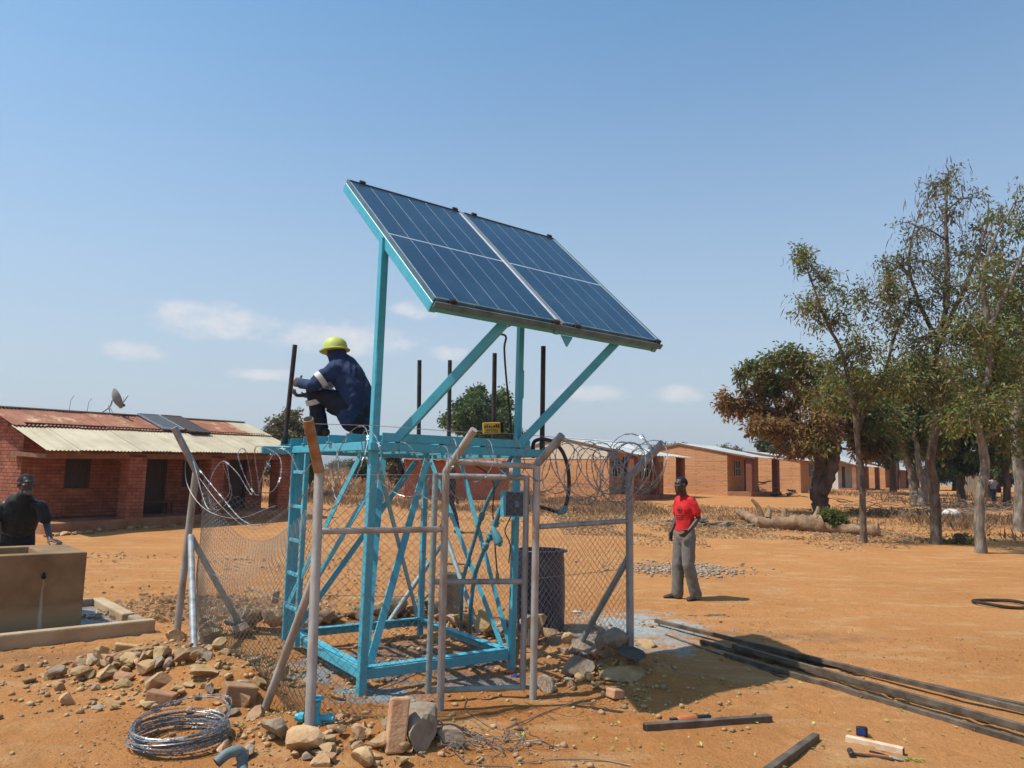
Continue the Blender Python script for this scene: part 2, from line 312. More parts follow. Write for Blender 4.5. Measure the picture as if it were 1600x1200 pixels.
# ------------------------------------------------------------------ ground
def ground_mat():
    m = bpy.data.materials.new('earth'); m.use_nodes = True; nt = m.node_tree; n = nt.nodes; l = nt.links; b = n['Principled BSDF']
    geo = n.new('ShaderNodeNewGeometry'); P = geo.outputs['Position']
    def noise(s, d=6, r=.6, st=None):
        k = n.new('ShaderNodeTexNoise'); k.inputs['Scale'].default_value = s; k.inputs['Detail'].default_value = d; k.inputs['Roughness'].default_value = r
        if st:
            mp = n.new('ShaderNodeMapping'); mp.inputs['Scale'].default_value = st; l.new(P, mp.inputs[0]); l.new(mp.outputs[0], k.inputs[0])
        else: l.new(P, k.inputs[0])
        return k.outputs[0]
    def ramp(src, stops):
        c = n.new('ShaderNodeValToRGB'); l.new(src, c.inputs[0]); e = c.color_ramp.elements
        while len(e) < len(stops): e.new(.5)
        for i, (p, col) in enumerate(stops): e[i].position = p; e[i].color = (*col, 1) if len(col) == 3 else col
        return c.outputs[0]
    def mix(f, a, c, mode='MIX'):
        k = n.new('ShaderNodeMix'); k.data_type = 'RGBA'; k.blend_type = mode
        if isinstance(f, float): k.inputs[0].default_value = f
        else: l.new(f, k.inputs[0])
        for i, s in ((6, a), (7, c)):
            if isinstance(s, tuple): k.inputs[i].default_value = (*s, 1)
            else: l.new(s, k.inputs[i])
        return k.outputs[2]
    def mth(op, a, c):
        k = n.new('ShaderNodeMath'); k.operation = op
        for i, s in enumerate((a, c)):
            if isinstance(s, (int, float)): k.inputs[i].default_value = s
            else: l.new(s, k.inputs[i])
        return k.outputs[0]
    def mr(s, a, c, d=0., e=1.):
        k = n.new('ShaderNodeMapRange'); k.interpolation_type = 'SMOOTHSTEP'; l.new(s, k.inputs[0])
        for i, v_ in enumerate((a, c, d, e)): k.inputs[1 + i].default_value = v_
        return k.outputs[0]
    base = ramp(noise(.45, 8, .62), [(.28, (0.422, 0.173, 0.054)), (.46, (0.478, 0.205, 0.065)), (.58, (0.519, 0.225, 0.075)), (.72, (0.56, 0.251, 0.09))])
    red = (0.416, 0.153, 0.04)
    sx = n.new('ShaderNodeSeparateXYZ'); l.new(P, sx.inputs[0])
    # redder, freshly dug earth around the enclosure
    def blob(cx, cy, rx, ry):
        a = mth('DIVIDE', mth('SUBTRACT', sx.outputs[0], cx), rx); c = mth('DIVIDE', mth('SUBTRACT', sx.outputs[1], cy), ry)
        return mth('SUBTRACT', 1.0, mth('ADD', mth('MULTIPLY', a, a), mth('MULTIPLY', c, c)))
    dug = blob(-.6, 6.3, 2.5, 2.2)
    c = mix(mr(mth('ADD', dug, mth('MULTIPLY', mth('SUBTRACT', noise(1.6, 6), .5), 2.2)), -.1, .9, 0, .75), base, red)
    # redder earth beyond the yard
    c = mix(mr(mth('ADD', mth('DIVIDE', sx.outputs[1], 10.0), mth('MULTIPLY', mth('SUBTRACT', noise(.35, 5), .5), 2.0)), 2.2, 3.6, 0, .55), c, (0.442, 0.178, 0.052))
    # grain: pebbly fine variation and darker crumbs
    c = mix(mr(noise(38, 4, .7), .34, .62, 0, .30), c, (0.314, 0.135, 0.036))
    c = mix(mr(noise(9, 6, .7), .56, .70, 0, .38), c, (0.538, 0.281, 0.095))
    c = mix(mr(noise(3.0, 5, .6, (1, 2.2, 1)), .60, .72, 0, .42), c, (0.301, 0.127, 0.035))
    c = mix(mr(noise(120, 2, .5), .66, .74, 0, .35), c, (0.23, 0.097, 0.029))
    c = mix(mr(noise(1.1, 7, .66, (1, 2.6, 1)), .48, .68, 0, .55), c, (.53, .33, .155))
    c = mix(mr(noise(14, 5, .75, (1, 1.8, 1)), .58, .70, 0, .40), c, (.27, .135, .055))
    # spilt light-blue paint
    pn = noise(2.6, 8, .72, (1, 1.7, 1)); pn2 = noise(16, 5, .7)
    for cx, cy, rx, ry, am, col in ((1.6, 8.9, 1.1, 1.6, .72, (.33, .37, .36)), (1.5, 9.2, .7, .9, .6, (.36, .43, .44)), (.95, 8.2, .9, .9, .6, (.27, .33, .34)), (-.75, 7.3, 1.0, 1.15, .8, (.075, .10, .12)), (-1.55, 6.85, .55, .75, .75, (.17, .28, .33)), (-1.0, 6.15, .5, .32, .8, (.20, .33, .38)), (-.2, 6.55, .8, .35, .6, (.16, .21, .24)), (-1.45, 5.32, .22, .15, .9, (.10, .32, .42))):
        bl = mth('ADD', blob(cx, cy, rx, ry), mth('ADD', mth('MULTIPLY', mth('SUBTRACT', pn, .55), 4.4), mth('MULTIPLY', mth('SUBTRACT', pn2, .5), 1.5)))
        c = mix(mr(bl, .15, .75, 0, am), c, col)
    # damp, trodden patch left of the mound and along the trough
    for cx, cy, rx, ry, am in ((-3.5, 7.0, 1.4, .5, .5), (-3.3, 9.6, 1.3, 1.0, .55), (3.0, 8.7, 1.6, .35, .4)):
        bl = mth('ADD', blob(cx, cy, rx, ry), mth('MULTIPLY', mth('SUBTRACT', noise(3.5, 6, .65), .5), 3.0))
        c = mix(mr(bl, 0., 1.1, 0, am), c, (.17, .095, .055))
    l.new(c, b.inputs['Base Color']); b.inputs['Roughness'].default_value = .93; b.inputs['Specular IOR Level'].default_value = .2
    hgt = mth('ADD', mth('MULTIPLY', noise(26, 6, .7), .6), mth('MULTIPLY', noise(7, 6, .65), 1.0))
    hgt = mth('ADD', hgt, mth('MULTIPLY', noise(90, 4, .7), .3))
    bp = n.new('ShaderNodeBump'); bp.inputs['Strength'].default_value = 1.0; bp.inputs['Distance'].default_value = .045; l.new(hgt, bp.inputs['Height']); l.new(bp.outputs[0], b.inputs['Normal'])
    MATS['earth'] = m
ground_mat()
def axis(fine0, fine1, step, lo, hi, g=1.09):
    a = list(np.arange(fine0, fine1 + 1e-6, step)); s = step; p = fine1
    while p < hi: s *= g; p += s; a.append(p)
    s = step; p = fine0; f = []
    while p > lo: s *= g; p -= s; f.append(p)
    return np.array(f[::-1] + a)
def make_ground():
    xs = axis(-5.4, 5.4, .04, -2600, 2600); ys = axis(3.6, 11.5, .04, -400, 3400)
    X, Y = np.meshgrid(xs, ys); Z = gz(X, Y); nx, ny = len(xs), len(ys)
    # trodden yard: shoe prints and two faint cart ruts
    r2 = np.random.default_rng(77)
    for k in range(520):
        px, py, a = r2.uniform(-5.2, 5.2), r2.uniform(3.7, 11.3), r2.uniform(0, 6.28); i0, i1 = np.searchsorted(xs, (px - .3, px + .3)); j0, j1 = np.searchsorted(ys, (py - .3, py + .3))
        dx, dy = X[j0:j1, i0:i1] - px, Y[j0:j1, i0:i1] - py; u = (dx * math.cos(a) + dy * math.sin(a)) / .13; v = (-dx * math.sin(a) + dy * math.cos(a)) / .055; d2 = u * u + v * v; Z[j0:j1, i0:i1] += -.011 * np.exp(-d2 ** 2) + .006 * np.exp(-((np.sqrt(d2) - 1.35) / .35) ** 2)
    for c in (0, 1.25):
        d = (Y - (9.9 + c + .12 * X + .25 * np.sin(X * .7))); Z += -.016 * np.exp(-(d / .09) ** 2) * (np.abs(X) < 14)
    idx = np.arange(nx * ny).reshape(ny, nx)
    fa = np.stack([idx[:-1, :-1], idx[:-1, 1:], idx[1:, 1:], idx[1:, :-1]], -1).reshape(-1, 4)
    o = mesh_from('ground', np.stack([X, Y, Z], -1).reshape(-1, 3), fa, 'earth', True, (0, 0, 0), None, 4)
    tag(o, kind='structure')
make_ground()
mat('hill', [(.10, .105, .07), (.16, .15, .10), (.20, .17, .12)], scale=.02, rough=.95, bump=0)
def make_hills():
    # a low wooded range behind the village
    xs = np.linspace(-2600, 2600, 160); rows = []
    prof = 48 * np.exp(-((xs + 480) / 420) ** 2) + 34 * np.exp(-((xs + 1500) / 600) ** 2) + 26 * np.exp(-((xs - 900) / 700) ** 2) + 12
    prof = prof * (1 + .5 * fbm(xs * .006, xs * 0 + 3, 5, 4)) + fbm(xs * .03, xs * 0 + 8, 4, 6) * 8
    ts = np.linspace(0, 1, 14); vs_ = []
    for t in ts:
        h = math.sin(t * math.pi) ** 1.2
        yy = 1900 + t * 1200
        vs_.append(np.stack([xs, xs * 0 + yy + 80 * vnoise(xs * .003, xs * 0 + t * 3, 2), prof * h * (1 + .25 * fbm(xs * .01, xs * 0 + t * 9, 3, 12)) - 2], -1))
    vs_ = np.concatenate(vs_); n_ = len(xs); idx = np.arange(len(ts) * n_).reshape(len(ts), n_)
    fa = np.stack([idx[:-1, :-1], idx[:-1, 1:], idx[1:, 1:], idx[1:, :-1]], -1).reshape(-1, 4)
    tag(mesh_from('hills', vs_, fa, 'hill', True, (0, 2400, 0), None, 4), kind='structure')
make_hills()
# ------------------------------------------------------------------ brick houses
BRICK_LIST = []
def brick_wall(o, ua, un, length, height, z0, holes=(), top=None, proud=.008, bl=.225, bh=.078, j=.012, depth=.06):
    """collect bricks of a wall: origin o, along ua, outward normal un; top(s) gives the wall height at s"""
    out = []; nrow = int(height / (bh + j)) + 1
    for r_ in range(nrow):
        z = r_ * (bh + j); s = -(bl + j) / 2 if r_ % 2 else 0.
        while s < length:
            a, b = max(s, 0), min(s + bl, length); s += bl + j
            if b - a < .05: continue
            t = top((a + b) / 2) if top else height
            if z + bh > t: continue
            spans = [(a, b)]
            for h0, h1, k0, k1 in holes:
                if z < k1 - .02 and z + bh > k0 + .02: spans = [q for x, y in spans for q in ((x, min(y, h0)), (max(x, h1), y)) if q[1] - q[0] > .04]
            for a, b in spans:
                jit = random.uniform(-.002, .004)
                c = o + ua * (a + b) / 2 + un * (proud + jit - depth / 2) + V(0, 0, z0 + z + bh / 2)
                out.append((c, ua, un, b - a, bh, depth))
    return out
def emit_bricks(lst, parent, mat_, nmax=300):
    lst = sorted(lst, key=lambda q: np.linalg.norm(q[0] - CAM) + (0 if q[6] else 400))
    me = None; off = OFF[parent.name]
    for k, (c, ua, un, w, h, d, vis) in enumerate(lst[:nmax]):
        if me is None:
            mb = MB(); mb.obox((0, 0, 0), (1, 0, 0), (0, 1, 0), (0, 0, 1), .5, .5, .5); b = mb.build('brick', mat_, None, loc=(0, 0, 0)); me = b.data; o = b
        else: o = bpy.data.objects.new('brick', me); COL.objects.link(o)
        o.parent = parent; o.location = c - off; o.rotation_euler = (random.uniform(-.01, .01), random.uniform(-.012, .012), math.atan2(ua[1], ua[0])); o.scale = (w, d, h)
    rest = MB()
    for c, ua, un, w, h, d, vis in lst[nmax:]: rest.obox(c, ua, un, (0, 0, 1), w / 2, d / 2, h / 2)
    if rest.v: tag(rest.build('brickwork', mat_, parent), kind='stuff')
def corr_sheet(mb, p0, p1, q0, q1, pitch=.09, amp=.014):
    """corrugated sheet spanned by eave edge p0-p1 and ridge edge q0-q1"""
    p0, p1, q0, q1 = map(lambda a: np.asarray(a, float), (p0, p1, q0, q1)); L_ = np.linalg.norm(p1 - p0); n = max(int(L_ / pitch) * 4, 4)
    nrm = unit(np.cross(p1 - p0, q0 - p0)); nrm = nrm if nrm[2] > 0 else -nrm
    vs_ = []; rows = 3
    for r_ in range(rows):
        t = r_ / (rows - 1)
        for i in range(n + 1):
            u = i / n; a = p0 + (p1 - p0) * u; b = q0 + (q1 - q0) * u
            vs_.append(a + (b - a) * t + nrm * amp * math.sin(i * math.pi / 2))
    m_ = n + 1; fs = [(r_ * m_ + i, r_ * m_ + i + 1, (r_ + 1) * m_ + i + 1, (r_ + 1) * m_ + i) for r_ in range(rows - 1) for i in range(n)]
    mb.add(vs_, fs)
mat('roof_cell', [(.06, .06, .065), (.10, .10, .10)], scale=5, rough=.5, bump=0)
def verandah_house():
    P0 = V(-10.8, 17.96, 0); a = unit((.518, .855, 0)); b = V(-a[1], a[0], 0)
    z0 = .10
    def H(s, d, z): return P0 + a * s + b * d + V(0, 0, z)
    gs = lambda s: z0 + .020 * s
    root = thing('brick_house', H(3.7, 2.6, z0), 'long red brick house with verandah pillars and half rusted corrugated roof', 'house')
    L_, D0, D1, FL = 7.45, 1.4, 4.3, .27
    eave = lambda s: 1.98 + .027 * s; ridge = lambda s: 3.16 + .020 * s; RD = 2.75
    # plinth and floor
    mb = MB(); mb.hexa([H(0, 0, -.3), H(L_, 0, -.3), H(L_, D1, -.3), H(0, D1, -.3), H(0, .02, gs(0) + FL), H(L_, .02, gs(L_) + FL), H(L_, D1, gs(L_) + FL), H(0, D1, gs(0) + FL)])
    bevel(mb.build('plinth', 'plinth', root), .03, 2)
    # walls with recessed mortar core
    wall = MB(); zt = 2.06
    front_holes = [(1.05, 1.72, .72, 1.55), (3.15, 3.95, .0, 1.72), (4.45, 5.0, .72, 1.5), (6.1, 6.8, 0, 1.72)]
    # front wall core around the openings
    edges = [0, 1.05, 1.72, 3.15, 3.95, 4.45, 5.0, 6.1, 6.8, L_]
    for i in range(len(edges) - 1):
        s0, s1 = edges[i], edges[i + 1]; hol = [h for h in front_holes if h[0] <= s0 + .01 and h[1] >= s1 - .01]
        spans = [(0, zt + .35)] if not hol else [(0, hol[0][2]), (hol[0][3], zt + .35)]
        for k0, k1 in spans:
            if k1 - k0 < .01: continue
            q0, q1 = gs(s0) + FL, gs(s1) + FL
            wall.hexa([H(s0, D0, q0 + k0), H(s1, D0, q1 + k0), H(s1, D0 + .2, q1 + k0), H(s0, D0 + .2, q0 + k0), H(s0, D0, q0 + k1), H(s1, D0, q1 + k1), H(s1, D0 + .2, q1 + k1), H(s0, D0 + .2, q0 + k1)])
    for s0, s1 in ((0.0, .2), (L_ - .2, L_)):          # gable ends, pentagon prisms
        pts = [(D0, z0), (D1, z0), (D1, eave(s0) + .25), (RD, ridge(s0) - .06), (D0, eave(s0) + .52)]
        vs_ = [H(s0, d, z) for d, z in pts] + [H(s1, d, z) for d, z in pts]
        wall.add(vs_, [(0, 1, 2, 3, 4), (9, 8, 7, 6, 5)] + [(i, 5 + i, 5 + (i + 1) % 5, (i + 1) % 5) for i in range(5)])
    wall.hexa([H(0, D1 - .2, z0), H(L_, D1 - .2, z0), H(L_, D1, z0), H(0, D1, z0), H(0, D1 - .2, 2.2), H(L_, D1 - .2, 2.4), H(L_, D1, 2.4), H(0, D1, 2.2)])
    wall.build('wall', 'mortar_dark', root)
    br = []
    br += [(*q, True) for q in brick_wall(H(0.001, D0, gs(3.7) + FL), a, -b, L_ - .0, zt + .2, 0, front_holes)]
    slope = lambda d: (eave(0) + .5) + (ridge(0) - .1 - eave(0) - .5) * max(0, (d - D0) / (RD - D0)) if d < RD else ridge(0) - .1 - (d - RD) * .6
    br += [(*q, True) for q in brick_wall(H(0, D0 - .0, z0), b, -a, D1 - D0, 3.2, 0, top=lambda d: slope(d + D0) - z0)]
    br += [(*q, False) for q in brick_wall(H(L_, D0, z0 + .2), b, a, D1 - D0, 3.2, 0, top=lambda d: slope(d + D0) - z0 - .1)]
    # pillars: mortar core + bricks on the four sides
    for s0, s1 in ((1.95, 2.42), (4.42, 4.86), (6.93, 7.38), (0.02, .02)):
        if s1 <= s0: continue
        core = MB(); q = gs(s0) + FL - .02; hgt = eave(s0) - q + .02
        core.hexa([H(s0, .05, q), H(s1, .05, q), H(s1, .45, q), H(s0, .45, q), H(s0, .05, q + hgt), H(s1, .05, q + hgt), H(s1, .45, q + hgt), H(s0, .45, q + hgt)])
        core.build('pillar', 'mortar_dark', root)
        w = s1 - s0
        br += [(*x, True) for x in brick_wall(H(s0, .05, q), a, -b, w, hgt, 0)]
        br += [(*x, True) for x in brick_wall(H(s0, .05, q), b, -a, .4, hgt, 0)]
        br += [(*x, False) for x in brick_wall(H(s1, .05, q), b, a, .4, hgt, 0)]
    emit_bricks(br, root, 'brick_red')
    # openings
    for k, (s0, s1, k0, k1) in enumerate(front_holes):
        q = gs((s0 + s1) / 2) + FL; door = k0 == 0
        mb = MB(); mb.obox(H((s0 + s1) / 2, D0 + .1, q + (k0 + k1) / 2), a, b, (0, 0, 1), (s1 - s0) / 2 - .003, .02, (k1 - k0) / 2 - .003)
        p = mb.build('door' if door else 'window', 'shutter', root)
        fr = MB(); w = .05
        for e0, e1, f0, f1 in ((s0, s0 + w, k0, k1), (s1 - w, s1, k0, k1), (s0 + w, s1 - w, k1 - w, k1)) + (() if door else ((s0 + w, s1 - w, k0, k0 + w),)):
            fr.obox(H((e0 + e1) / 2, D0 + .07, q + (f0 + f1) / 2), a, b, (0, 0, 1), (e1 - e0) / 2, .045, (f1 - f0) / 2)
        fr.build('frame', 'wood_dark', p)
        if door:
            hd = MB(); hd.tube([H(s1 - .12, D0 + .075, q + .85), H(s1 - .12, D0 + .03, q + .85), H(s1 - .2, D0 + .03, q + .85)], .012, 6); hd.build('handle', 'black_steel', p)
        else:
            sl = MB(); sl.obox(H((s0 + s1) / 2, D0 - .01, q + k0 - .03), a, b, (0, 0, 1), (s1 - s0) / 2 + .05, .05, .028); sl.build('sill', 'plinth', p)
    # verandah beam, rafters
    mb = MB(); mb.beam(H(-.1, .12, eave(0) - .02), H(L_ + .1, .12, eave(L_) - .02), .12, .14); mb.build('beam', 'timber_beam', root)
    mb = MB(); mb.beam(H(-.1, .05, eave(0) - .035), H(-.1, D0 + .3, eave(0) + .03), .09, .1); mb.build('beam', 'timber_beam', root)
    for s in np.arange(.5, L_, 1.15):
        mb = MB(); mb.beam(H(s, -.22, eave(s) + .045), H(s, RD, ridge(s) - .06), .06, .08); mb.build('rafter', 'timber_beam', root)
    # roof sheets: lower row pale, upper row rusted
    n = 10; S0, S1 = -.32, L_ + .18
    fr_ = .53
    for i in range(n):
        s0 = S0 + (S1 - S0) * i / n; s1 = S0 + (S1 - S0) * (i + 1) / n
        e = lambda s, t, dz=0: H(s, -.3 + (RD + .3) * t, eave(s) + .10 + (ridge(s) - eave(s) - .10 + .0) * t + dz)
        dz = random.uniform(0, .012) + (.006 if i % 2 else 0)
        mb = MB(); corr_sheet(mb, e(s0, 0, dz), e(s1 + .05, 0, dz), e(s0, fr_ + .03, dz), e(s1 + .05, fr_ + .03, dz)); mb.build('roof_sheet', 'roof_pale', root, True)
        rust = i not in (n - 1,)
        mb = MB(); corr_sheet(mb, e(s0, fr_, .045 + dz), e(s1 + .05, fr_, .045 + dz), e(s0, 1, .03 + dz), e(s1 + .05, 1, .03 + dz)); mb.build('roof_sheet', 'roof_rust' if rust else 'roof_pale', root, True)
        mb = MB(); corr_sheet(mb, H(s0, 5.4, eave(s0) + .3), H(s1 + .05, 5.4, eave(s1) + .3), H(s0, RD, ridge(s0) + .03 + dz), H(s1 + .05, RD, ridge(s1) + .03 + dz)); mb.build('roof_sheet', 'roof_rust', root, True)
    mb = MB(); mb.beam(H(S0, RD, ridge(S0) + .05), H(S1, RD, ridge(S1) + .05), .22, .03); mb.build('ridge_cap', 'roof_pale', root)
    # low mud kerb stones along the foot of the plinth
    for k in range(26):
        s = random.uniform(-.2, 4.6); p = H(s, -.2 - random.random() * .25, 0); st = rock(MB(), g3(p[0], p[1], .03), random.uniform(.05, .10), 1)
        tag(st.build('stone', 'stone'), 'small rough stone lying along the foot of the verandah plinth', 'stone', 'stones along the verandah plinth')
    # bench under the verandah
    t = thing('bench', H(3.4, .95, gs(3.4) + FL), 'low dark wooden bench standing on the shaded verandah', 'bench')
    mb = MB(); mb.obox(H(3.35, .95, gs(3.4) + FL + .36), a, b, (0, 0, 1), .55, .18, .025); mb.build('seat', 'wood_dark', t)
    for s in (2.9, 3.8):
        for d in (.82, 1.08): mb = MB(); mb.obox(H(s, d, gs(3.4) + FL + .168), a, b, (0, 0, 1), .025, .025, .165); mb.build('leg', 'wood_dark', t)
    # two small solar panels lying on the roof
    nrm = unit(np.cross(H(1, 0, eave(1)) - H(0, 0, eave(0)), H(0, RD, ridge(0)) - H(0, 0, eave(0)))); nrm = nrm if nrm[2] > 0 else -nrm
    def onroof(s, t, dz): return H(s, -.3 + (RD + .3) * t, eave(s) + .10 + (ridge(s) - eave(s) - .10) * t) + nrm * dz
    for s0, s1, t0, t1, lab in ((3.72, 4.4, .56, .99, 'small framed solar panel on the rusty roof, nearer the dish'), (4.5, 5.15, .50, .99, 'dull brown solar panel on the rusty roof, farther from the dish')):
        t = thing('roof_solar_panel', onroof((s0 + s1) / 2, t0, .06), lab, 'solar panel')
        q = [onroof(s0, t0, .09), onroof(s1, t0, .09), onroof(s1, t1, .09), onroof(s0, t1, .09)]
        mb = MB(); mb.hexa([p + nrm * .0 for p in q] + [p + nrm * .025 for p in q]); mb.build('glass', 'roof_cell' if s0 < 4 else 'shutter', t)
        mb = MB()
        for i in range(4): mb.beam(q[i] + nrm * .018, q[(i + 1) % 4] + nrm * .018, .035, .045, nrm)
        mb.build('frame', 'panel_alu' if s0 < 4 else 'rust_bar', t)
        for sx in (s0 + .08, s1 - .08): mb = MB(); mb.beam(onroof(sx, t0 + .05, .02), onroof(sx, t0 + .05, .085), .04, .04, a); mb.build('bracket', 'panel_alu', t)
    # satellite dish on the ridge
    sd = 2.72; bp_ = H(sd, RD - .05, ridge(sd) + .04)
    t = thing('satellite_dish', bp_, 'weathered grey satellite dish with feed arm standing on the roof ridge', 'satellite dish')
    head = bp_ + a * .24 + V(0, 0, .42)
    mb = MB(); mb.tube(bez([bp_ - a * .1, bp_ + a * .14 + V(0, 0, .2), bp_ + a * .2 + V(0, 0, .40)], 6), .022, 8); mb.build('mast', 'dish_grey', t, True)
    for q in ((.25, .12), (.12, -.25)): mb = MB(); mb.tube([bp_ + a * q[0] + b * q[1], bp_ + a * .1 + V(0, 0, .24)], .013, 6); mb.build('strut', 'dish_grey', t)
    ax = unit(unit(a * 1.0 - b * .25) + V(0, 0, .45)); prof = [(r_ * .31, .40 * (r_ * .31) ** 2 / .31) for r_ in np.linspace(0.02, 1, 9)] ; prof += [(r_ * .314, .40 * (r_ * .31) ** 2 / .31 - .010) for r_ in np.linspace(1, 0.02, 9)]
    mb = MB(); mb.lathe(prof, head, 28, ax, False); mb.build('reflector', 'dish_grey', t, True)
    low = head + unit(V(0, 0, -1) - ax * (V(0, 0, -1) @ ax)) * .29 + ax * .06; tip = head + ax * .42 + V(0, 0, -.02)
    mb = MB(); mb.tube([low, tip], .014, 6); mb.build('feed_arm', 'dish_grey', t)
    mb = MB(); mb.tube([tip - ax * .12, tip - ax * .12 + V(0, 0, -.2)], .005, 5); mb.build('cable', 'plastic_black', t)
    mb = MB(); mb.lathe([(.01, -.05), (.035, -.04), (.045, .02), (.03, .05)], tip - ax * .12 + V(0, 0, -.24), 10, (1, .2, -.4)); mb.build('feed_horn', 'plastic_black', t, True)
    for s, h in ((1.75, .42), (2.25, .38)):
        p = H(s, RD, ridge(s) + .06); mb = MB(); mb.tube([p, p + V(.02, 0, h * .7), p + V(.1, 0, h)], .006, 5)
        tag(mb.build('roof_wire', 'black_steel'), 'thin bent wire sticking up from the rusty roof ' + ('nearer the gable' if s < 2 else 'nearer the dish'), 'wire')
def rock(mb, c, r, sub=1, flat=.75, ang=True, seed=None, stretch=None):
    """angular stone: a jittered icosphere cut by random planes"""
    rg = np.random.default_rng(seed if seed is not None else random.randrange(1 << 30))
    P, Fc = ICO[sub]; P = P.copy()
    for k in range(rg.integers(7, 12)):
        nrm = unit(rg.normal(size=3)); d = rg.uniform(.30, .72); q = P @ nrm; P = P - np.outer(np.maximum(q - d, 0), nrm)
    P *= (1 + rg.uniform(-.025, .025, (len(P), 1))) * 1.25
    s = np.array(stretch) if stretch is not None else V(rg.uniform(.8, 1.3), rg.uniform(.75, 1.1), flat * rg.uniform(.75, 1.1))
    P = P * s * r; th = rg.uniform(0, 6.28); P = P @ np.array([[math.cos(th), math.sin(th), 0], [-math.sin(th), math.cos(th), 0], [0, 0, 1]])
    mb.add(P + np.asarray(c, float), Fc); return mb
def _ico(sub):
    t = (1 + 5 ** .5) / 2
    v = [(-1, t, 0), (1, t, 0), (-1, -t, 0), (1, -t, 0), (0, -1, t), (0, 1, t), (0, -1, -t), (0, 1, -t), (t, 0, -1), (t, 0, 1), (-t, 0, -1), (-t, 0, 1)]
    f = [(0, 11, 5), (0, 5, 1), (0, 1, 7), (0, 7, 10), (0, 10, 11), (1, 5, 9), (5, 11, 4), (11, 10, 2), (10, 7, 6), (7, 1, 8), (3, 9, 4), (3, 4, 2), (3, 2, 6), (3, 6, 8), (3, 8, 9), (4, 9, 5), (2, 4, 11), (6, 2, 10), (8, 6, 7), (9, 8, 1)]
    v = [unit(p) for p in v]
    for _ in range(sub):
        nf = []; mid = {}
        def md(i, j):
            k = (min(i, j), max(i, j))
            if k not in mid: v.append(unit(v[i] + v[j])); mid[k] = len(v) - 1
            return mid[k]
        for a_, b_, c_ in f: x, y, z = md(a_, b_), md(b_, c_), md(c_, a_); nf += [(a_, x, z), (b_, y, x), (c_, z, y), (x, y, z)]
        f = nf
    return np.array(v), f
ICO = {k: _ico(k) for k in (0, 1, 2, 3)}
verandah_house()
def brick_texture_mat(name, c1, c2, mortar, scale=1.):
    m = bpy.data.materials.new(name); m.use_nodes = True; nt = m.node_tree; n = nt.nodes; l = nt.links; b = n['Principled BSDF']
    tc = n.new('ShaderNodeTexCoord'); sx = n.new('ShaderNodeSeparateXYZ'); l.new(tc.outputs['Object'], sx.inputs[0])
    ad = n.new('ShaderNodeMath'); ad.operation = 'ADD'; l.new(sx.outputs[0], ad.inputs[0]); l.new(sx.outputs[1], ad.inputs[1])
    cb = n.new('ShaderNodeCombineXYZ'); l.new(ad.outputs[0], cb.inputs[0]); l.new(sx.outputs[2], cb.inputs[1])
    bt = n.new('ShaderNodeTexBrick'); l.new(cb.outputs[0], bt.inputs[0]); bt.inputs['Scale'].default_value = 1
    bt.inputs['Brick Width'].default_value = .23; bt.inputs['Row Height'].default_value = .10; bt.inputs['Mortar Size'].default_value = .010; bt.offset = .37; bt.squash = .8; bt.squash_frequency = 3
    bt.inputs['Color1'].default_value = (*c1, 1); bt.inputs['Color2'].default_value = (*c2, 1); bt.inputs['Mortar'].default_value = (*mortar, 1)
    nz = n.new('ShaderNodeTexNoise'); nz.inputs['Scale'].default_value = 1.3; nz.inputs['Detail'].default_value = 7
    mx = n.new('ShaderNodeMix'); mx.data_type = 'RGBA'; mx.blend_type = 'MULTIPLY'; mx.inputs[0].default_value = .6
    cr = n.new('ShaderNodeValToRGB'); l.new(nz.outputs[0], cr.inputs[0]); cr.color_ramp.elements[0].position = .3; cr.color_ramp.elements[0].color = (.6, .55, .5, 1); cr.color_ramp.elements[1].position = .7; cr.color_ramp.elements[1].color = (1.25, 1.2, 1.15, 1)
    mp = n.new('ShaderNodeMapping'); mp.inputs['Scale'].default_value = (2.2, 9, 1); l.new(cb.outputs[0], mp.inputs[0]); n3 = n.new('ShaderNodeTexNoise'); n3.inputs['Scale'].default_value = 1.0; n3.inputs['Detail'].default_value = 3; l.new(mp.outputs[0], n3.inputs[0])
    r3 = n.new('ShaderNodeMapRange'); l.new(n3.outputs[0], r3.inputs[0]); r3.inputs[1].default_value = .60; r3.inputs[2].default_value = .68; r3.inputs[3].default_value = 0; r3.inputs[4].default_value = .55
    m3 = n.new('ShaderNodeMix'); m3.data_type = 'RGBA'; l.new(r3.outputs[0], m3.inputs[0]); l.new(bt.outputs[0], m3.inputs[6]); m3.inputs[7].default_value = (mortar[0] * .6, mortar[1] * .55, mortar[2] * .5, 1)
    l.new(m3.outputs[2], mx.inputs[6]); l.new(cr.outputs[0], mx.inputs[7]); l.new(mx.outputs[2], b.inputs['Base Color']); b.inputs['Roughness'].default_value = .92
    bp = n.new('ShaderNodeBump'); bp.inputs['Strength'].default_value = .6; bp.inputs['Distance'].default_value = .015; bp.invert = True; l.new(bt.outputs['Fac'], bp.inputs['Height']); l.new(bp.outputs[0], b.inputs['Normal'])
    MATS[name] = m
brick_texture_mat('far_brick', (.50, .24, .105), (.58, .29, .13), (.44, .21, .095))
mat('post_brick_shaded', [(.15, .05, .028), (.22, .075, .04)], scale=5, rough=.9, bump=.3)  # verandah post brick, darkened so the colour carries the shade on its visible face
brick_texture_mat('far_brick_red', (.34, .085, .04), (.42, .12, .055), (.30, .15, .09))
brick_texture_mat('far_brick_ochre', (.50, .245, .105), (.57, .295, .13), (.44, .215, .095))
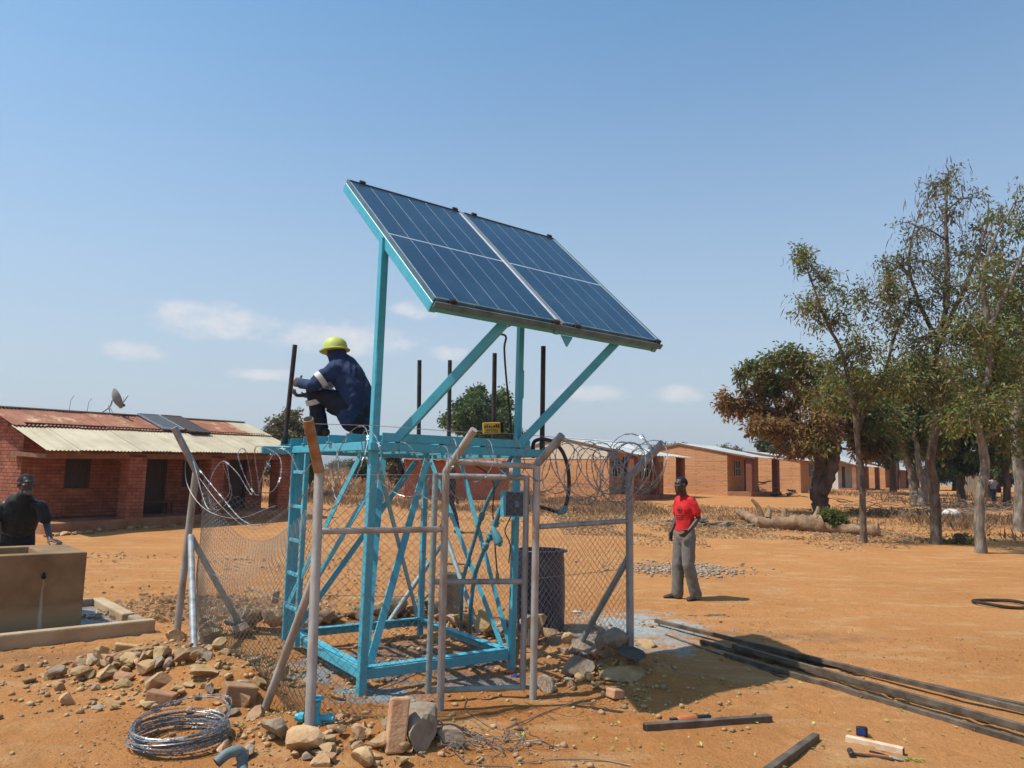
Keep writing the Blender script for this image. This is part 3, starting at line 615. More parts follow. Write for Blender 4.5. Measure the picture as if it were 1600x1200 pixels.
def gable_house(label, base, ang, width, length, eave, apex, mats, ver=1.7, base_z=None, upper=None, posts=(0, .5, 1), door_s=(.35,), win_s=(.12, .7), roof='roof_grey', skew=.5, gable_win=None, win_bars=True):
    """gable end faces the viewer: base = near corner at the verandah side, ang = bearing of the long axis; the verandah runs along the +u side"""
    w = V(math.cos(ang), math.sin(ang), 0); u = V(w[1], -w[0], 0)      # w away from the viewer, u to the right
    b = V(*base, base_z if base_z is not None else float(gz(*base)))
    def H(x, y, z): return b - u * x + w * y + V(0, 0, z)               # x leftwards along the gable, y along the house
    root = thing('brick_house', H(width / 2, length / 2, 0), label, 'house')
    ax = width * skew
    prof = [(0, -.4), (width, -.4), (width, eave), (ax, apex), (0, eave)]
    def prism(pr, y0, y1, name, m_):
        k = len(pr); vs_ = [H(x, y0, z) for x, z in pr] + [H(x, y1, z) for x, z in pr]; mb = MB()
        mb.add(vs_, [tuple(range(k)), tuple(range(2 * k - 1, k - 1, -1))] + [(i, k + i, k + (i + 1) % k, (i + 1) % k) for i in range(k)]); return mb.build(name, m_, root)
    prism(prof, 0, length, 'wall', mats[0])
    if upper:
        zs, um = upper; f = (eave - .0)
        pr = [(-.02, zs), (width + .02, zs), (width + .02, eave - .01), (ax, apex - .03), (-.02, eave - .01)]
        prism(pr, -.02, .3, 'painted_gable', um)
        mb = MB(); q = [H(-.02, .3, zs), H(-.02, length, zs), H(-.02, length, eave - .02), H(-.02, .3, eave - .02)]; mb.hexa([p for p in q] + [p - u * .015 for p in q]); mb.build('painted_wall', um, root)
    # roof: two slabs of corrugated sheeting; the verandah side runs on over the posts
    sl = (apex - eave) / max(ax, .1); ex = ver + .25; th = .05; ns = max(int(length / 1.9), 2)
    for i in range(ns):
        y0 = -.07 + (length + .3) * i / ns; y1 = -.07 + (length + .3) * (i + 1) / ns
        dz = .02 * (i % 2)
        mb = MB(); corr_sheet(mb, H(-ex, y0, eave - sl * .55 * ex + .06 + dz), H(-ex, y1 + .06, eave - sl * .55 * ex + .06 + dz), H(-.05, y0, eave + .08 + dz), H(-.05, y1 + .06, eave + .08 + dz), .3, .02); mb.build('roof_sheet', roof, root, True)
        mb = MB(); corr_sheet(mb, H(-.06, y0, eave + .085 + dz), H(-.06, y1 + .06, eave + .085 + dz), H(ax, y0, apex + .08 + dz), H(ax, y1 + .06, apex + .08 + dz), .3, .02); mb.build('roof_sheet', roof, root, True)
        mb = MB(); corr_sheet(mb, H(width + .35, y0, eave - .05 + dz), H(width + .35, y1 + .06, eave - .05 + dz), H(ax, y0, apex + .08 + dz), H(ax, y1 + .06, apex + .08 + dz), .3, .02); mb.build('roof_sheet', roof, root, True)
    for x0, z0_, x1, z1 in ((-ex, eave - sl * .55 * ex, ax, apex), (width + .35, eave - .1, ax, apex)):
        mb = MB(); mb.beam(H(x0, -.05, z0_ - .0), H(x1, -.05, z1 + .01), .04, .10); mb.build('bargeboard', 'timber_beam', root)
    # verandah floor and posts
    if ver:
        mb = MB(); mb.hexa([H(-ver, -.05, -.4), H(-.01, -.05, -.4), H(-.01, length, -.4), H(-ver, length, -.4), H(-ver, -.05, .16), H(-.01, -.05, .16), H(-.01, length, .16), H(-ver, length, .16)]); mb.build('verandah_floor', 'plinth', root)
        for t in posts:
            y = .02 + t * (length - .45); z1 = eave - sl * .55 * ver
            mb = MB(); mb.hexa([H(-ver + .02, y, .15), H(-ver + .38, y, .15), H(-ver + .38, y + .38, .15), H(-ver + .02, y + .38, .15), H(-ver + .02, y, z1), H(-ver + .38, y, z1 + .05), H(-ver + .38, y + .38, z1 + .05), H(-ver + .02, y + .38, z1)]); mb.build('post', mats[1], root)
    for s in door_s:
        mb = MB(); y = s * length; mb.obox(H(-.015, y, 1.15), w, u, (0, 0, 1), .42, .03, .98); d_ = mb.build('door', 'wood_dark', root)
        mb = MB(); mb.tube([H(-.05, y + .3, 1.1), H(-.1, y + .3, 1.1)], .02, 6); mb.build('handle', 'black_steel', d_)
    for s in win_s:
        y = s * length; mb = MB(); mb.obox(H(-.012, y, 1.55), w, u, (0, 0, 1), .42, .03, .5); wn = mb.build('window', 'dark_inside', root)
        mb = MB()
        for k in (-.4, -.13, .13, .4): mb.obox(H(-.055, y + k, 1.55), w, u, (0, 0, 1), .03, .015, .5)
        for k in (-.48, 0, .48): mb.obox(H(-.056, y, 1.55 + k), w, u, (0, 0, 1), .43, .012, .025)
        mb.build('frame', 'panel_alu', wn)
    return root
gable_house('brick house with cream painted upper gable behind the razor wire', (5.15, 39.5), R(49), 6.5, 5.6, 2.38, 3.12, ('far_brick', 'post_brick_shaded'), base_z=.75, upper=(1.98, 'cream_plaster'), ver=1.5, door_s=(.3,), win_s=(.1, .62), posts=(.0, .42, .97), skew=.5)
gable_house('ochre brick house with barred side window behind the woodpile', (13.15, 46.0), R(50), 6.7, 4.8, 2.35, 3.02, ('far_brick', 'post_brick_shaded'), base_z=.97, ver=1.5, win_s=(.3,), door_s=(.62,), posts=(.02, .96), skew=.48)
gable_house('ochre brick house half hidden behind its barred neighbour, left of the big trunk', (21.6, 56.5), R(50), 7.8, 4.6, 2.2, 2.85, ('far_brick_ochre', 'post_brick_shaded'), base_z=1.15, ver=0, door_s=(), win_s=(.5,), skew=.52)
gable_house('white plastered house with dark doorway behind the mango trunk', (30.2, 70), R(50), 5.0, 8, 2.5, 3.4, ('white_plaster', 'plinth'), base_z=1.2, ver=1.6, door_s=(.2,), win_s=(.6,), roof='roof_grey')
gable_house('small orange brick house far off between the tree trunks', (39.5, 80), R(50), 5.5, 9, 2.2, 3.0, ('far_brick', 'post_brick_shaded'), base_z=1.3, ver=1.4, door_s=(.25,), win_s=(.6,))
gable_house('low red brick house seen through the blue tower legs', (-4.9, 35.5), R(8), 4.2, 4.9, 2.0, 2.7, ('far_brick_red', 'far_brick_red'), base_z=.38, ver=0, door_s=(), win_s=(), roof='roof_rust')
# ------------------------------------------------------------------ trees and plants
def leaf_cloud(pos, dirs, length, width, rg, fold=.25):
    """two-triangle kite leaves; returns verts, quads"""
    n = len(pos); d = dirs / np.maximum(np.linalg.norm(dirs, axis=1, keepdims=True), 1e-6)
    rnd = rg.normal(size=(n, 3)); s = np.cross(d, rnd); s /= np.maximum(np.linalg.norm(s, axis=1, keepdims=True), 1e-6); nn = np.cross(d, s)
    L_ = (length * rg.uniform(.65, 1.25, n))[:, None]; w = (width * rg.uniform(.7, 1.2, n))[:, None]
    a = pos; b = pos + d * L_ * .45 + s * w + nn * w * fold; c = pos + d * L_ - V(0, 0, 1) * L_ * .12; e = pos + d * L_ * .45 - s * w + nn * w * fold
    vs_ = np.stack([a, b, c, e], 1).reshape(-1, 3); return vs_, np.arange(n * 4).reshape(n, 4)
def tree(name, label, base, trunks, clumps, leaf='leaf_green', bark='bark', ll=.12, lw=.03, nleaf=350, twigs=9, droop=.0, seed=1, group=None, pods=0, pods_on=(), cat='tree', tr=6, alt=None, twig_r=.010, shell=.35, dens=2.3):
    """trunks: polylines of (x,y,z,r) relative to base. clumps: (x,y,z,r[,weight[,leafmat]]) relative to base"""
    rg = np.random.default_rng(seed); base = np.asarray(base, float); nleaf = int(nleaf * dens); twigs = int(twigs * 1.35)
    root = thing(name, base, label, cat, group)
    wood = MB(); nodes = []
    for tk in trunks:
        tk = np.array(tk, float); P = bez(tk[:, :3], 6); rr = np.interp(np.linspace(0, 1, len(P)), np.linspace(0, 1, len(tk)), tk[:, 3])
        P = P + np.stack([fbm(np.arange(len(P)) * .7, np.full(len(P), seed * 1.3), 2, 3), fbm(np.arange(len(P)) * .7, np.full(len(P), seed * 2.3 + 9), 2, 4), np.zeros(len(P))], 1) * rr[:, None] * 1.2
        rr = rr * (1 + .25 * fbm(np.arange(len(P)) * .9, np.full(len(P), seed * 3.1), 2, 8)); 
        if tk[0, 2] <= .05: rr[0] *= 1.3; P[0, 2] -= .15
        wood.tube(P + base, rr, 9); nodes += [(p, r_) for p, r_ in zip(P[2:], rr[2:])]
    nP = np.array([q[0] for q in nodes]); nR = np.array([q[1] for q in nodes])
    groups = {}
    for ci, cl in enumerate(clumps):
        c = V(*cl[:3]); r_ = cl[3]; wgt = cl[4] if len(cl) > 4 else 1.; lm = cl[5] if len(cl) > 5 else leaf
        d = np.linalg.norm(nP - c, axis=1) + np.where(nP[:, 2] > c[2] - .1 * r_, 4.0, 0) ; k = int(np.argmin(d)); st = nP[k]; r0 = min(nR[k] * .55, .02 + .018 * np.linalg.norm(c - st))
        midp = (st + c) / 2 + rg.normal(size=3) * .12 * np.linalg.norm(c - st) + V(0, 0, .06 * np.linalg.norm(c - st)); limb = bez([st, midp, c], 5)
        lr = np.linspace(r0, max(r0 * .35, twig_r), len(limb)); wood.tube(limb + base, lr, 6, False)
        nt = max(int(twigs * wgt), 3); pos = []; dr = []
        for t in range(nt):
            u = rg.normal(size=3); u = unit(u) * rg.uniform(.55, 1.08) * r_ * V(1, 1, .8); e = c + u; s0 = limb[rg.integers(len(limb) // 2, len(limb))]
            tw = bez([s0, s0 * .45 + e * .55 + rg.normal(size=3) * .10 * r_, e - V(0, 0, droop * r_)], 4)
            wood.tube(tw + base, np.linspace(twig_r, twig_r * .4, len(tw)), 4, False)
            m_ = max(int(nleaf * wgt / nt), 3); tt = np.clip(rg.beta(2.2, 1.2, m_), 0, 1) * (len(tw) - 1); i0 = np.minimum(tt.astype(int), len(tw) - 2); f = (tt - i0)[:, None]
            p = tw[i0] * (1 - f) + tw[i0 + 1] * f; sp = r_ * .17; p = p + rg.normal(size=p.shape) * sp
            pos.append(p); dr.append((p - c) * .6 / max(r_, .1) + rg.normal(size=p.shape) * .6 + V(0, 0, -.15 - droop))
        pos = np.concatenate(pos); dr = np.concatenate(dr)
        sel = rg.random(len(pos))
        if alt is not None:
            for m2, lo, hi in ((lm, alt[1], 2.), (alt[0], -1., alt[1])):
                q = (sel >= lo) & (sel < hi)
                if q.any(): groups.setdefault(m2, []).append((pos[q], dr[q]))
        else: groups.setdefault(lm, []).append((pos, dr))
    wood.build('trunk', bark, root, True)
    for m2, lst in groups.items():
        p = np.concatenate([q[0] for q in lst]); d = np.concatenate([q[1] for q in lst]); vs_, fa = leaf_cloud(p + base, d, ll, lw, rg)
        mesh_from('crown', vs_, fa, m2, False, None, root, 4)
    if pods:
        cs = [c for i, c in enumerate(clumps) if not pods_on or i in pods_on]; p = []
        for c in cs:
            u = rg.normal(size=(pods, 3)); u = u / np.linalg.norm(u, axis=1, keepdims=True) * (rg.random((pods, 1)) ** .5) * c[3] * 1.05; p.append(V(*c[:3]) + u)
        p = np.concatenate(p); d = rg.normal(size=p.shape) * .28 + V(0, 0, -1); vs_, fa = leaf_cloud(p + base, d, .34, .012, rg, 0)
        tag(mesh_from('seed_pods', vs_, fa, 'leaf_pods', False, None, root, 4), kind='stuff')
    return root
def clumps_in(rg, n, cx, cy, cz, rx, ry, rz, r0, r1, wz=.3, low=-1):
    out = []
    while len(out) < n:
        u = rg.normal(size=3); u = unit(u) * rg.uniform(.35, 1) ** .6
        if u[2] < low: continue
        out.append((cx + u[0] * rx, cy + u[1] * ry, cz + u[2] * rz, rg.uniform(r0, r1)))
    return out
def px_clumps(lst, Y, base, s=1.0):
    """clump list given where it shows against the sky; each keeps its own distance round the trunk"""
    o = []
    for q in lst:
        p = atY(q[0], q[1], Y + (q[3] if len(q) > 3 else 0)); r_ = q[2] / (F / Y)
        o.append((p[0] - base[0], p[1] - base[1], p[2] - base[2], r_ * s, q[4] if len(q) > 4 else 1.) + ((q[5],) if len(q) > 5 else ()))
    return o
rg = np.random.default_rng(5)
def trk(px, Y, base, rad):
    o = []
    for (x, y), r_ in zip(px, rad): p = atY(x, y, Y) - base; o.append((p[0], p[1], max(p[2], 0) if not o else p[2], r_))
    o[0] = (0, 0, 0, rad[0]); return o
GR = 'slender trees at the yard edge'
# 1: thin straight tree nearest the mango
b = G(1350, 848); Y = b[1]
tree('slender_tree', 'thinnest straight tree at the yard edge, right of the cut log', b, [trk([(1350, 848), (1348, 780), (1340, 690), (1334, 640)], Y, b, [.095, .08, .07, .055]), trk([(1334, 640), (1318, 560), (1292, 500), (1262, 420), (1252, 400)], Y, V(0, 0, 0) + b, [.065, .05, .04, .025, .012])[:0] or [tuple(atY(x, y, Y) - b) + (r_,) for (x, y), r_ in zip([(1335, 645), (1318, 560), (1290, 500), (1268, 440), (1252, 395)], [.07, .05, .04, .025, .012])], [tuple(atY(x, y, Y + .5) - b) + (r_,) for (x, y), r_ in zip([(1338, 670), (1375, 600), (1400, 520), (1420, 470)], [.06, .05, .035, .015])]],
     px_clumps([(1258, 405, 34, 0, .6), (1285, 440, 38, .4, .6), (1262, 480, 40, -.3, .7), (1300, 500, 44, .2, .8), (1345, 470, 48, .5, .7), (1380, 440, 42, -.4, .6), (1310, 560, 50, .5, .9), (1360, 540, 55, -.5, 1.), (1335, 610, 55, .6, 1.1), (1395, 590, 60, -.4, 1.2), (1400, 500, 50, .7, .8), (1285, 610, 42, -.4, .8)], Y, b), 'leaf_olive', 'bark', .13, .026, 330, 12, .12, 3, GR, 26, (0, 1, 2, 4, 5), alt=('leaf_green', .35))
# 2: tall tree with a dead-looking top full of pods
b = G(1462, 850); Y = b[1]
tree('slender_tree', 'tallest tree with bare pod-hung top, second trunk from the right edge but one', b, [trk([(1462, 850), (1460, 770), (1455, 700), (1470, 620), (1462, 560), (1478, 480)], Y, b, [.145, .125, .115, .10, .085, .07]), [tuple(atY(x, y, Y) - b) + (r_,) for (x, y), r_ in zip([(1478, 480), (1480, 400), (1478, 330), (1482, 268)], [.09, .06, .035, .012])], [tuple(atY(x, y, Y + .7) - b) + (r_,) for (x, y), r_ in zip([(1468, 540), (1435, 470), (1420, 400), (1440, 320)], [.07, .05, .035, .012])], [tuple(atY(x, y, Y - .5) - b) + (r_,) for (x, y), r_ in zip([(1474, 520), (1510, 440), (1540, 360), (1545, 310)], [.07, .05, .03, .012])]],
     px_clumps([(1480, 275, 36, 0, .28), (1452, 305, 38, .5, .28), (1505, 310, 40, -.4, .3), (1478, 345, 45, .3, .36), (1435, 355, 42, -.5, .34), (1530, 350, 44, .5, .36), (1500, 395, 50, -.3, .45), (1450, 405, 50, .4, .5), (1415, 410, 38, 0, .45), (1545, 400, 46, .3, .5), (1475, 450, 56, -.6, .8), (1420, 470, 50, .6, .8), (1530, 455, 54, .2, .8), (1385, 425, 36, .2, .4), (1440, 530, 60, -.5, 1.2), (1500, 520, 60, .6, 1.2), (1420, 590, 60, .3, 1.2), (1480, 600, 62, -.6, 1.3), (1540, 540, 56, -.3, 1.1)], Y, b), 'leaf_grey', 'bark', .13, .024, 300, 16, .15, 8, GR, 46, tuple(range(0, 14)), twig_r=.015, alt=('leaf_green', .3))
# 3: leaning trunk in front
b = G(1532, 864); Y = b[1]
tree('slender_tree', 'leaning tree with pale upper limbs, nearest trunk at the yard edge', b, [trk([(1532, 864), (1530, 790), (1540, 720), (1525, 650), (1545, 580), (1542, 500)], Y, b, [.125, .11, .105, .09, .075, .06]), [tuple(atY(x, y, Y) - b) + (r_,) for (x, y), r_ in zip([(1542, 500), (1536, 430), (1555, 370), (1590, 310)], [.08, .055, .035, .012])], [tuple(atY(x, y, Y - .4) - b) + (r_,) for (x, y), r_ in zip([(1540, 520), (1575, 450), (1600, 390), (1612, 340)], [.06, .045, .03, .012])], [tuple(atY(x, y, Y + .5) - b) + (r_,) for (x, y), r_ in zip([(1528, 660), (1490, 600), (1470, 560)], [.06, .04, .02])]],
     px_clumps([(1590, 315, 40, 0, .3), (1560, 350, 42, .4, .35), (1605, 370, 46, -.4, .4), (1570, 410, 50, .3, .5), (1535, 430, 46, -.3, .5), (1600, 445, 54, .3, .8), (1560, 480, 54, .5, .9), (1520, 510, 50, -.4, .9), (1595, 520, 56, -.4, 1.), (1550, 560, 58, .5, 1.1), (1505, 580, 54, .3, 1.1), (1590, 600, 56, .2, 1.1), (1540, 630, 54, -.5, 1.2), (1490, 650, 48, .4, 1.), (1580, 670, 50, .4, 1.)], Y, b), 'leaf_olive', 'bark_pale', .13, .026, 330, 13, .15, 12, GR, 30, (0, 1, 2, 3, 4), alt=('leaf_green', .45))
# 4: right edge trunk
b = G(1593, 830); Y = b[1]
tree('slender_tree', 'pale straight trunk cut by the right edge of the view', b, [trk([(1593, 830), (1592, 740), (1586, 660), (1596, 600), (1605, 540)], Y, b, [.19, .17, .155, .14, .10]), [tuple(atY(x, y, Y) - b) + (r_,) for (x, y), r_ in zip([(1588, 650), (1570, 610), (1560, 560)], [.1, .07, .03])]],
     px_clumps([(1600, 520, 60, 0, 1.2, 'leaf_green'), (1575, 560, 52, .6, 1.2, 'leaf_green'), (1640, 560, 60, -.4), (1590, 470, 52, .4, 1., 'leaf_green'), (1630, 480, 60, .3), (1580, 440, 40, 0, .8, 'leaf_green'), (1650, 620, 60, .4), (1690, 560, 60, 0), (1620, 660, 50, .8)], Y, b), 'leaf_olive', 'bark_pale', .15, .035, 420, 12, .1, 15, GR)
# 5: mango with scorched leaves
b = G(1283, 804); Y = b[1]
tree('mango_tree', 'stout mango tree with scorched brown leaves and a forked dark trunk', b, [trk([(1283, 804), (1281, 770), (1284, 735), (1282, 712)], Y, b, [.37, .31, .29, .27]), [tuple(atY(x, y, Y) - b) + (r_,) for (x, y), r_ in zip([(1282, 715), (1262, 680), (1240, 655), (1205, 640), (1165, 625)], [.30, .22, .15, .09, .04])], [tuple(atY(x, y, Y - .3) - b) + (r_,) for (x, y), r_ in zip([(1284, 770), (1300, 735), (1305, 705), (1312, 672), (1330, 640)], [.25, .25, .22, .17, .10])], [tuple(atY(x, y, Y + .6) - b) + (r_,) for (x, y), r_ in zip([(1283, 715), (1290, 670), (1280, 620), (1270, 590)], [.25, .18, .12, .06])]],
     px_clumps([(1135, 628, 24, 0, .8, 'leaf_rust'), (1165, 640, 26, .5, .9, 'leaf_rust'), (1180, 665, 24, -.5, .8, 'leaf_rust'), (1160, 570, 22, 0, .5), (1195, 580, 30, .5, .9), (1185, 615, 26, .3, .5, 'leaf_rust'), (1225, 560, 34, -.4, 1.), (1215, 600, 34, .6, 1.), (1222, 640, 34, .3, 1., 'leaf_rust'), (1230, 675, 34, -.6, 1.1, 'leaf_rust'), (1262, 615, 40, -.3, 1.2, 'leaf_rust'), (1255, 580, 36, .5, 1.1), (1270, 655, 38, -.8, 1.1, 'leaf_rust'), (1300, 600, 42, .4, 1.3), (1310, 640, 40, .6, 1.2, 'leaf_rust'), (1345, 610, 40, -.3, 1.2), (1345, 660, 40, .5, 1.2), (1280, 690, 26, -1.1, .9, 'leaf_olive'), (1375, 640, 40, .4, 1.2), (1380, 690, 34, .8, 1.), (1350, 700, 30, 1.2, .9, 'leaf_rust'), (1250, 705, 20, -.8, .6, 'leaf_rust')], Y, b), 'leaf_green', 'bark_dark', .24, .045, 420, 11, .12, 21, None, alt=('leaf_rust', .28), twig_r=.02)
# 6: forked pale trees in the middle distance
for (x0, y0), limbs, lab, sd in (((1430, 790), [[(1430, 790), (1428, 760), (1422, 735), (1412, 705), (1405, 680)], [(1428, 752), (1436, 715), (1442, 680)]], 'pale forked trunk rising from the brush heap, left one of the pair', 31), ((1440, 792), [[(1440, 792), (1446, 760), (1452, 735), (1458, 700)], [(1446, 760), (1436, 730), (1432, 690), (1420, 650)]], 'thin twin-stemmed tree rising from the brush heap, right one of the pair', 32)):
    b = G(x0, y0); Y = b[1]
    tks = [trk(limbs[0], Y, b, list(np.linspace(.24, .12, len(limbs[0])))), [tuple(atY(x, y, Y) - b) + (r_,) for (x, y), r_ in zip(limbs[1], np.linspace(.18, .08, len(limbs[1])))]]
    tree('forked_tree', lab, b, tks, px_clumps([(1400, 650, 34, 0), (1430, 630, 38, .6), (1460, 650, 36, -.5), (1415, 600, 38, .5), (1450, 600, 40, -.5), (1395, 620, 30, .8), (1475, 615, 34, .3), (1440, 570, 36, 0), (1425, 690, 26, .8), (1468, 690, 26, .5)], Y, b), 'leaf_green', 'bark_pale', .26, .06, 420, 10, .1, sd, 'forked trees behind the brush heap', alt=('leaf_olive', .4), twig_r=.02)
# 7: dark round tree in the yard of the far houses, and the wood behind it
def bushy(name, label, px, Y, rpx, hpx, leaf, seed, n=20, trunk=True, bark='bark_dark', group=None, ll=.3, nleaf=260, alt=None, cat='tree', bz=None):
    p = atY(px[0], px[1], Y); b = g3(p[0], p[1]) if bz is None else V(p[0], p[1], bz); top = atY(px[0], px[1] - hpx, Y)[2] - b[2]; r_ = rpx / (F / Y)
    rr = np.random.default_rng(seed); cz = top * .6; cl = clumps_in(rr, n, 0, 0, cz, r_ * .8, r_ * .8, top * .36, r_ * .26, r_ * .42)
    tk = [[(0, 0, 0, r_ * .09), (r_ * .04, 0, top * .25, r_ * .075), (-r_ * .03, r_ * .02, top * .45, r_ * .06), (0, 0, top * .75, r_ * .03)], [(0, 0, top * .28, r_ * .05), (r_ * .3, .1, top * .5, r_ * .03), (r_ * .45, 0, top * .62, r_ * .015)], [(0, 0, top * .25, r_ * .05), (-r_ * .3, -.1, top * .48, r_ * .03), (-r_ * .45, 0, top * .62, r_ * .015)]]
    return tree(name, label, b, tk, cl, leaf, bark, ll, ll * .26, nleaf, 8, .05, seed, group, alt=alt, cat=cat, twig_r=.02)
bushy('leafy_tree', 'broad dark green tree standing among the far houses, behind the thin trunk', (1394, 768), 58, 58, 170, 'leaf_dark', 41, 26, ll=.34, nleaf=300)
WG = 'dense green trees behind the slender ones'
for k, (px, Y, rp, hp, lf, lab) in enumerate((((1500, 775), 42, 70, 200, 'leaf_dark', 'dense dark tree behind the tallest pod-hung tree'), ((1572, 770), 40, 62, 190, 'leaf_green', 'bright green leafy tree behind the right edge trunk'), ((1450, 770), 50, 62, 230, 'leaf_green', 'tall green tree behind the forked trunks'), ((1345, 768), 62, 48, 205, 'leaf_green', 'green crown showing above the mango tree'), ((1640, 770), 45, 80, 260, 'leaf_green', 'leafy tree reaching in from beyond the right edge'), ((1540, 772), 55, 70, 260, 'leaf_dark', 'dark tall crown behind the leaning tree'), ((1400, 770), 75, 50, 190, 'leaf_dark', 'far dark crown left of the forked trunks'))):
    bushy('leafy_tree', lab, px, Y, rp, hp, lf, 50 + k, 24, group=WG, ll=.28, nleaf=300, alt=('leaf_olive', .25))
bushy('mango_tree', 'dark reddish mango crown behind the brick houses, left of the stout mango', (1215, 764), 72, 36, 100, 'leaf_dark', 71, 20, ll=.4, alt=('leaf_rust', .3))
bushy('broad_tree', 'big rounded green tree behind the blue platform', (752, 752), 62, 66, 152, 'leaf_green', 72, 34, ll=.30, nleaf=420, alt=('leaf_dark', .35))
bushy('pale_tree', 'pale sparse-leaved tree behind the end of the verandah house', (432, 752), 34, 64, 118, 'leaf_grey', 73, 22, ll=.17, nleaf=170, bark='bark_pale')
bushy('bush', 'dark green bush beside the verandah house end, seen through the ladder', (484, 748), 36, 20, 42, 'leaf_green', 74, 12, ll=.16, nleaf=240, cat='bush')
bushy('bush', 'round dark bush under the hills behind the near tower leg', (566, 745), 55, 20, 26, 'leaf_dark', 75, 10, ll=.2, nleaf=240, cat='bush')
bushy('bush', 'dry leafy bush at the left end of the low red house', (622, 748), 44, 30, 50, 'leaf_grey', 76, 14, ll=.2, nleaf=240, cat='bush', alt=('dry_grass', .4))
for k, (x, Y, rp, hp) in enumerate(((1075, 140, 30, 62), (1030, 150, 34, 66), (1140, 150, 32, 60), (960, 140, 30, 62), (880, 150, 36, 64), (600, 160, 30, 40), (700, 150, 26, 44), (530, 180, 30, 30))):
    labs = ['far pale tree behind the roof of the barred ochre house', 'far pale tree left of the ochre house roof', 'far pale tree right of the ochre house ridge', 'far pale tree behind the cream gabled roof', 'far pale tree behind the left slope of the cream gable', 'far low tree on the skyline left of the red house', 'far low tree on the skyline behind the low red house', 'far low tree on the skyline under the hills']
    bushy('far_tree', labs[k], (x, 752), Y, rp, hp, 'leaf_grey', 80 + k, 12, group='pale trees on the skyline', ll=.55, nleaf=130, bark='bark_pale')
for k, (x, Y, rp, hp, lab) in enumerate(((1490, 75, 34, 52, 'dark low bush closing the view behind the tallest tree'), (1560, 70, 40, 60, 'dark low bush behind the walking person'), (1610, 66, 40, 70, 'dark low bush at the right edge'), (1520, 90, 36, 48, 'far low bush between the leaning tree and the tallest tree'), (1455, 95, 30, 40, 'far low bush behind the forked trunks'), (1660, 80, 50, 60, 'low bush beyond the right edge'))):
    bushy('bush', lab, (x, 766), Y, rp, hp, 'leaf_dark', 140 + k, 14, group='bushes behind the trees', ll=.4, nleaf=160, cat='bush', alt=('leaf_olive', .3))
# ---- ground cover
def scatter_pts(n, x0, x1, y0, y1, seed, thr=.0, ns=.5):
    r2 = np.random.default_rng(seed); x = r2.uniform(x0, x1, n * 3); y = r2.uniform(y0, y1, n * 3); k = (vnoise(x * ns, y * ns, seed) > thr); x, y = x[k][:n], y[k][:n]; return np.stack([x, y, gz(x, y)], 1), r2
def litter(name, label, specs, matn, L_, w, up=.15, seed=1, cat='leaves'):
    vs_, fs, nb = [], [], 0
    for (n, x0, x1, y0, y1, thr) in specs:
        p, r2 = scatter_pts(n, x0, x1, y0, y1, seed + nb, thr); d = r2.normal(size=p.shape); d[:, 2] = np.abs(d[:, 2]) * up; v_, f_ = leaf_cloud(p + V(0, 0, .012), d, L_, w, r2); vs_.append(v_); fs.append(f_ + nb); nb += len(v_)
    o = mesh_from(name, np.concatenate(vs_), np.concatenate(fs), matn, False, (0, 20, 0), None, 4); tag(o, label, cat, None, 'stuff')
litter('leaf_litter', 'dry leaf litter strewn below the trees and in front of the houses', [(1400, 3, 10, 18, 27, .55), (12000, 1.5, 12, 20.5, 29, .28), (12000, 4, 24, 22, 34, .30), (7000, -3, 9, 24, 38, .35), (1000, 9, 18, 17, 21, .5), (500, -9, -1, 9, 15, .5), (900, -4.8, -2.4, 8.6, 10.4, .35)], 'dry_leaf', .085, .022, .35, 7)
litter('fallen_leaves', 'small yellowish leaves scattered over the bare yard', [(120, -3.5, 5, 4.2, 9, .45), (60, .4, 4, 4.3, 6.4, .3)], 'leaf_yellow', .045, .011, .3, 9)
litter('chaff', 'fine straw and dry leaf bits over the bare yard', [(1300, -5, 6, 4, 10, .5), (900, -8, 10, 9, 17, .5), (400, -2.6, -.4, 4.2, 5.4, .3)], 'dry_leaf', .03, .007, .3, 19)
def grass(name, label, specs, matn, h, w, seed):
    vs_, fs, nb = [], [], 0
    for (n, x0, x1, y0, y1, thr, hh) in specs:
        p, r2 = scatter_pts(n, x0, x1, y0, y1, seed + nb, thr, .35); d = r2.normal(size=p.shape) * .45; d[:, 2] = 1; v_, f_ = leaf_cloud(p, d, hh, w * hh / h, r2); vs_.append(v_); fs.append(f_ + nb); nb += len(v_)
    o = mesh_from(name, np.concatenate(vs_), np.concatenate(fs), matn, False, (0, 30, 0), None, 4); tag(o, label, 'grass', None, 'stuff')
grass('dry_grass', 'dry brown grass and stalks between the yard and the houses', [(9000, -10, 6, 28, 44, .35, .34), (9000, -30, 2, 40, 80, .3, .55), (3000, 7, 24, 26, 34, .5, .22), (4000, 14, 26, 21, 32, .5, .4), (3000, 20, 40, 34, 60, .5, .5), (5000, -26, 30, 75, 140, .3, 1.0)], 'dry_grass', .4, .022, 3)
grass('green_grass', 'small tufts of green grass at the foot of the fence', [(90, -1.75, -1.3, 5.4, 5.7, .2, .075), (60, -2.5, -2.0, 6.6, 6.9, .2, .07), (20, -1.2, -.9, 4.6, 4.8, .1, .05)], 'leaf_olive', .1, .005, 6)
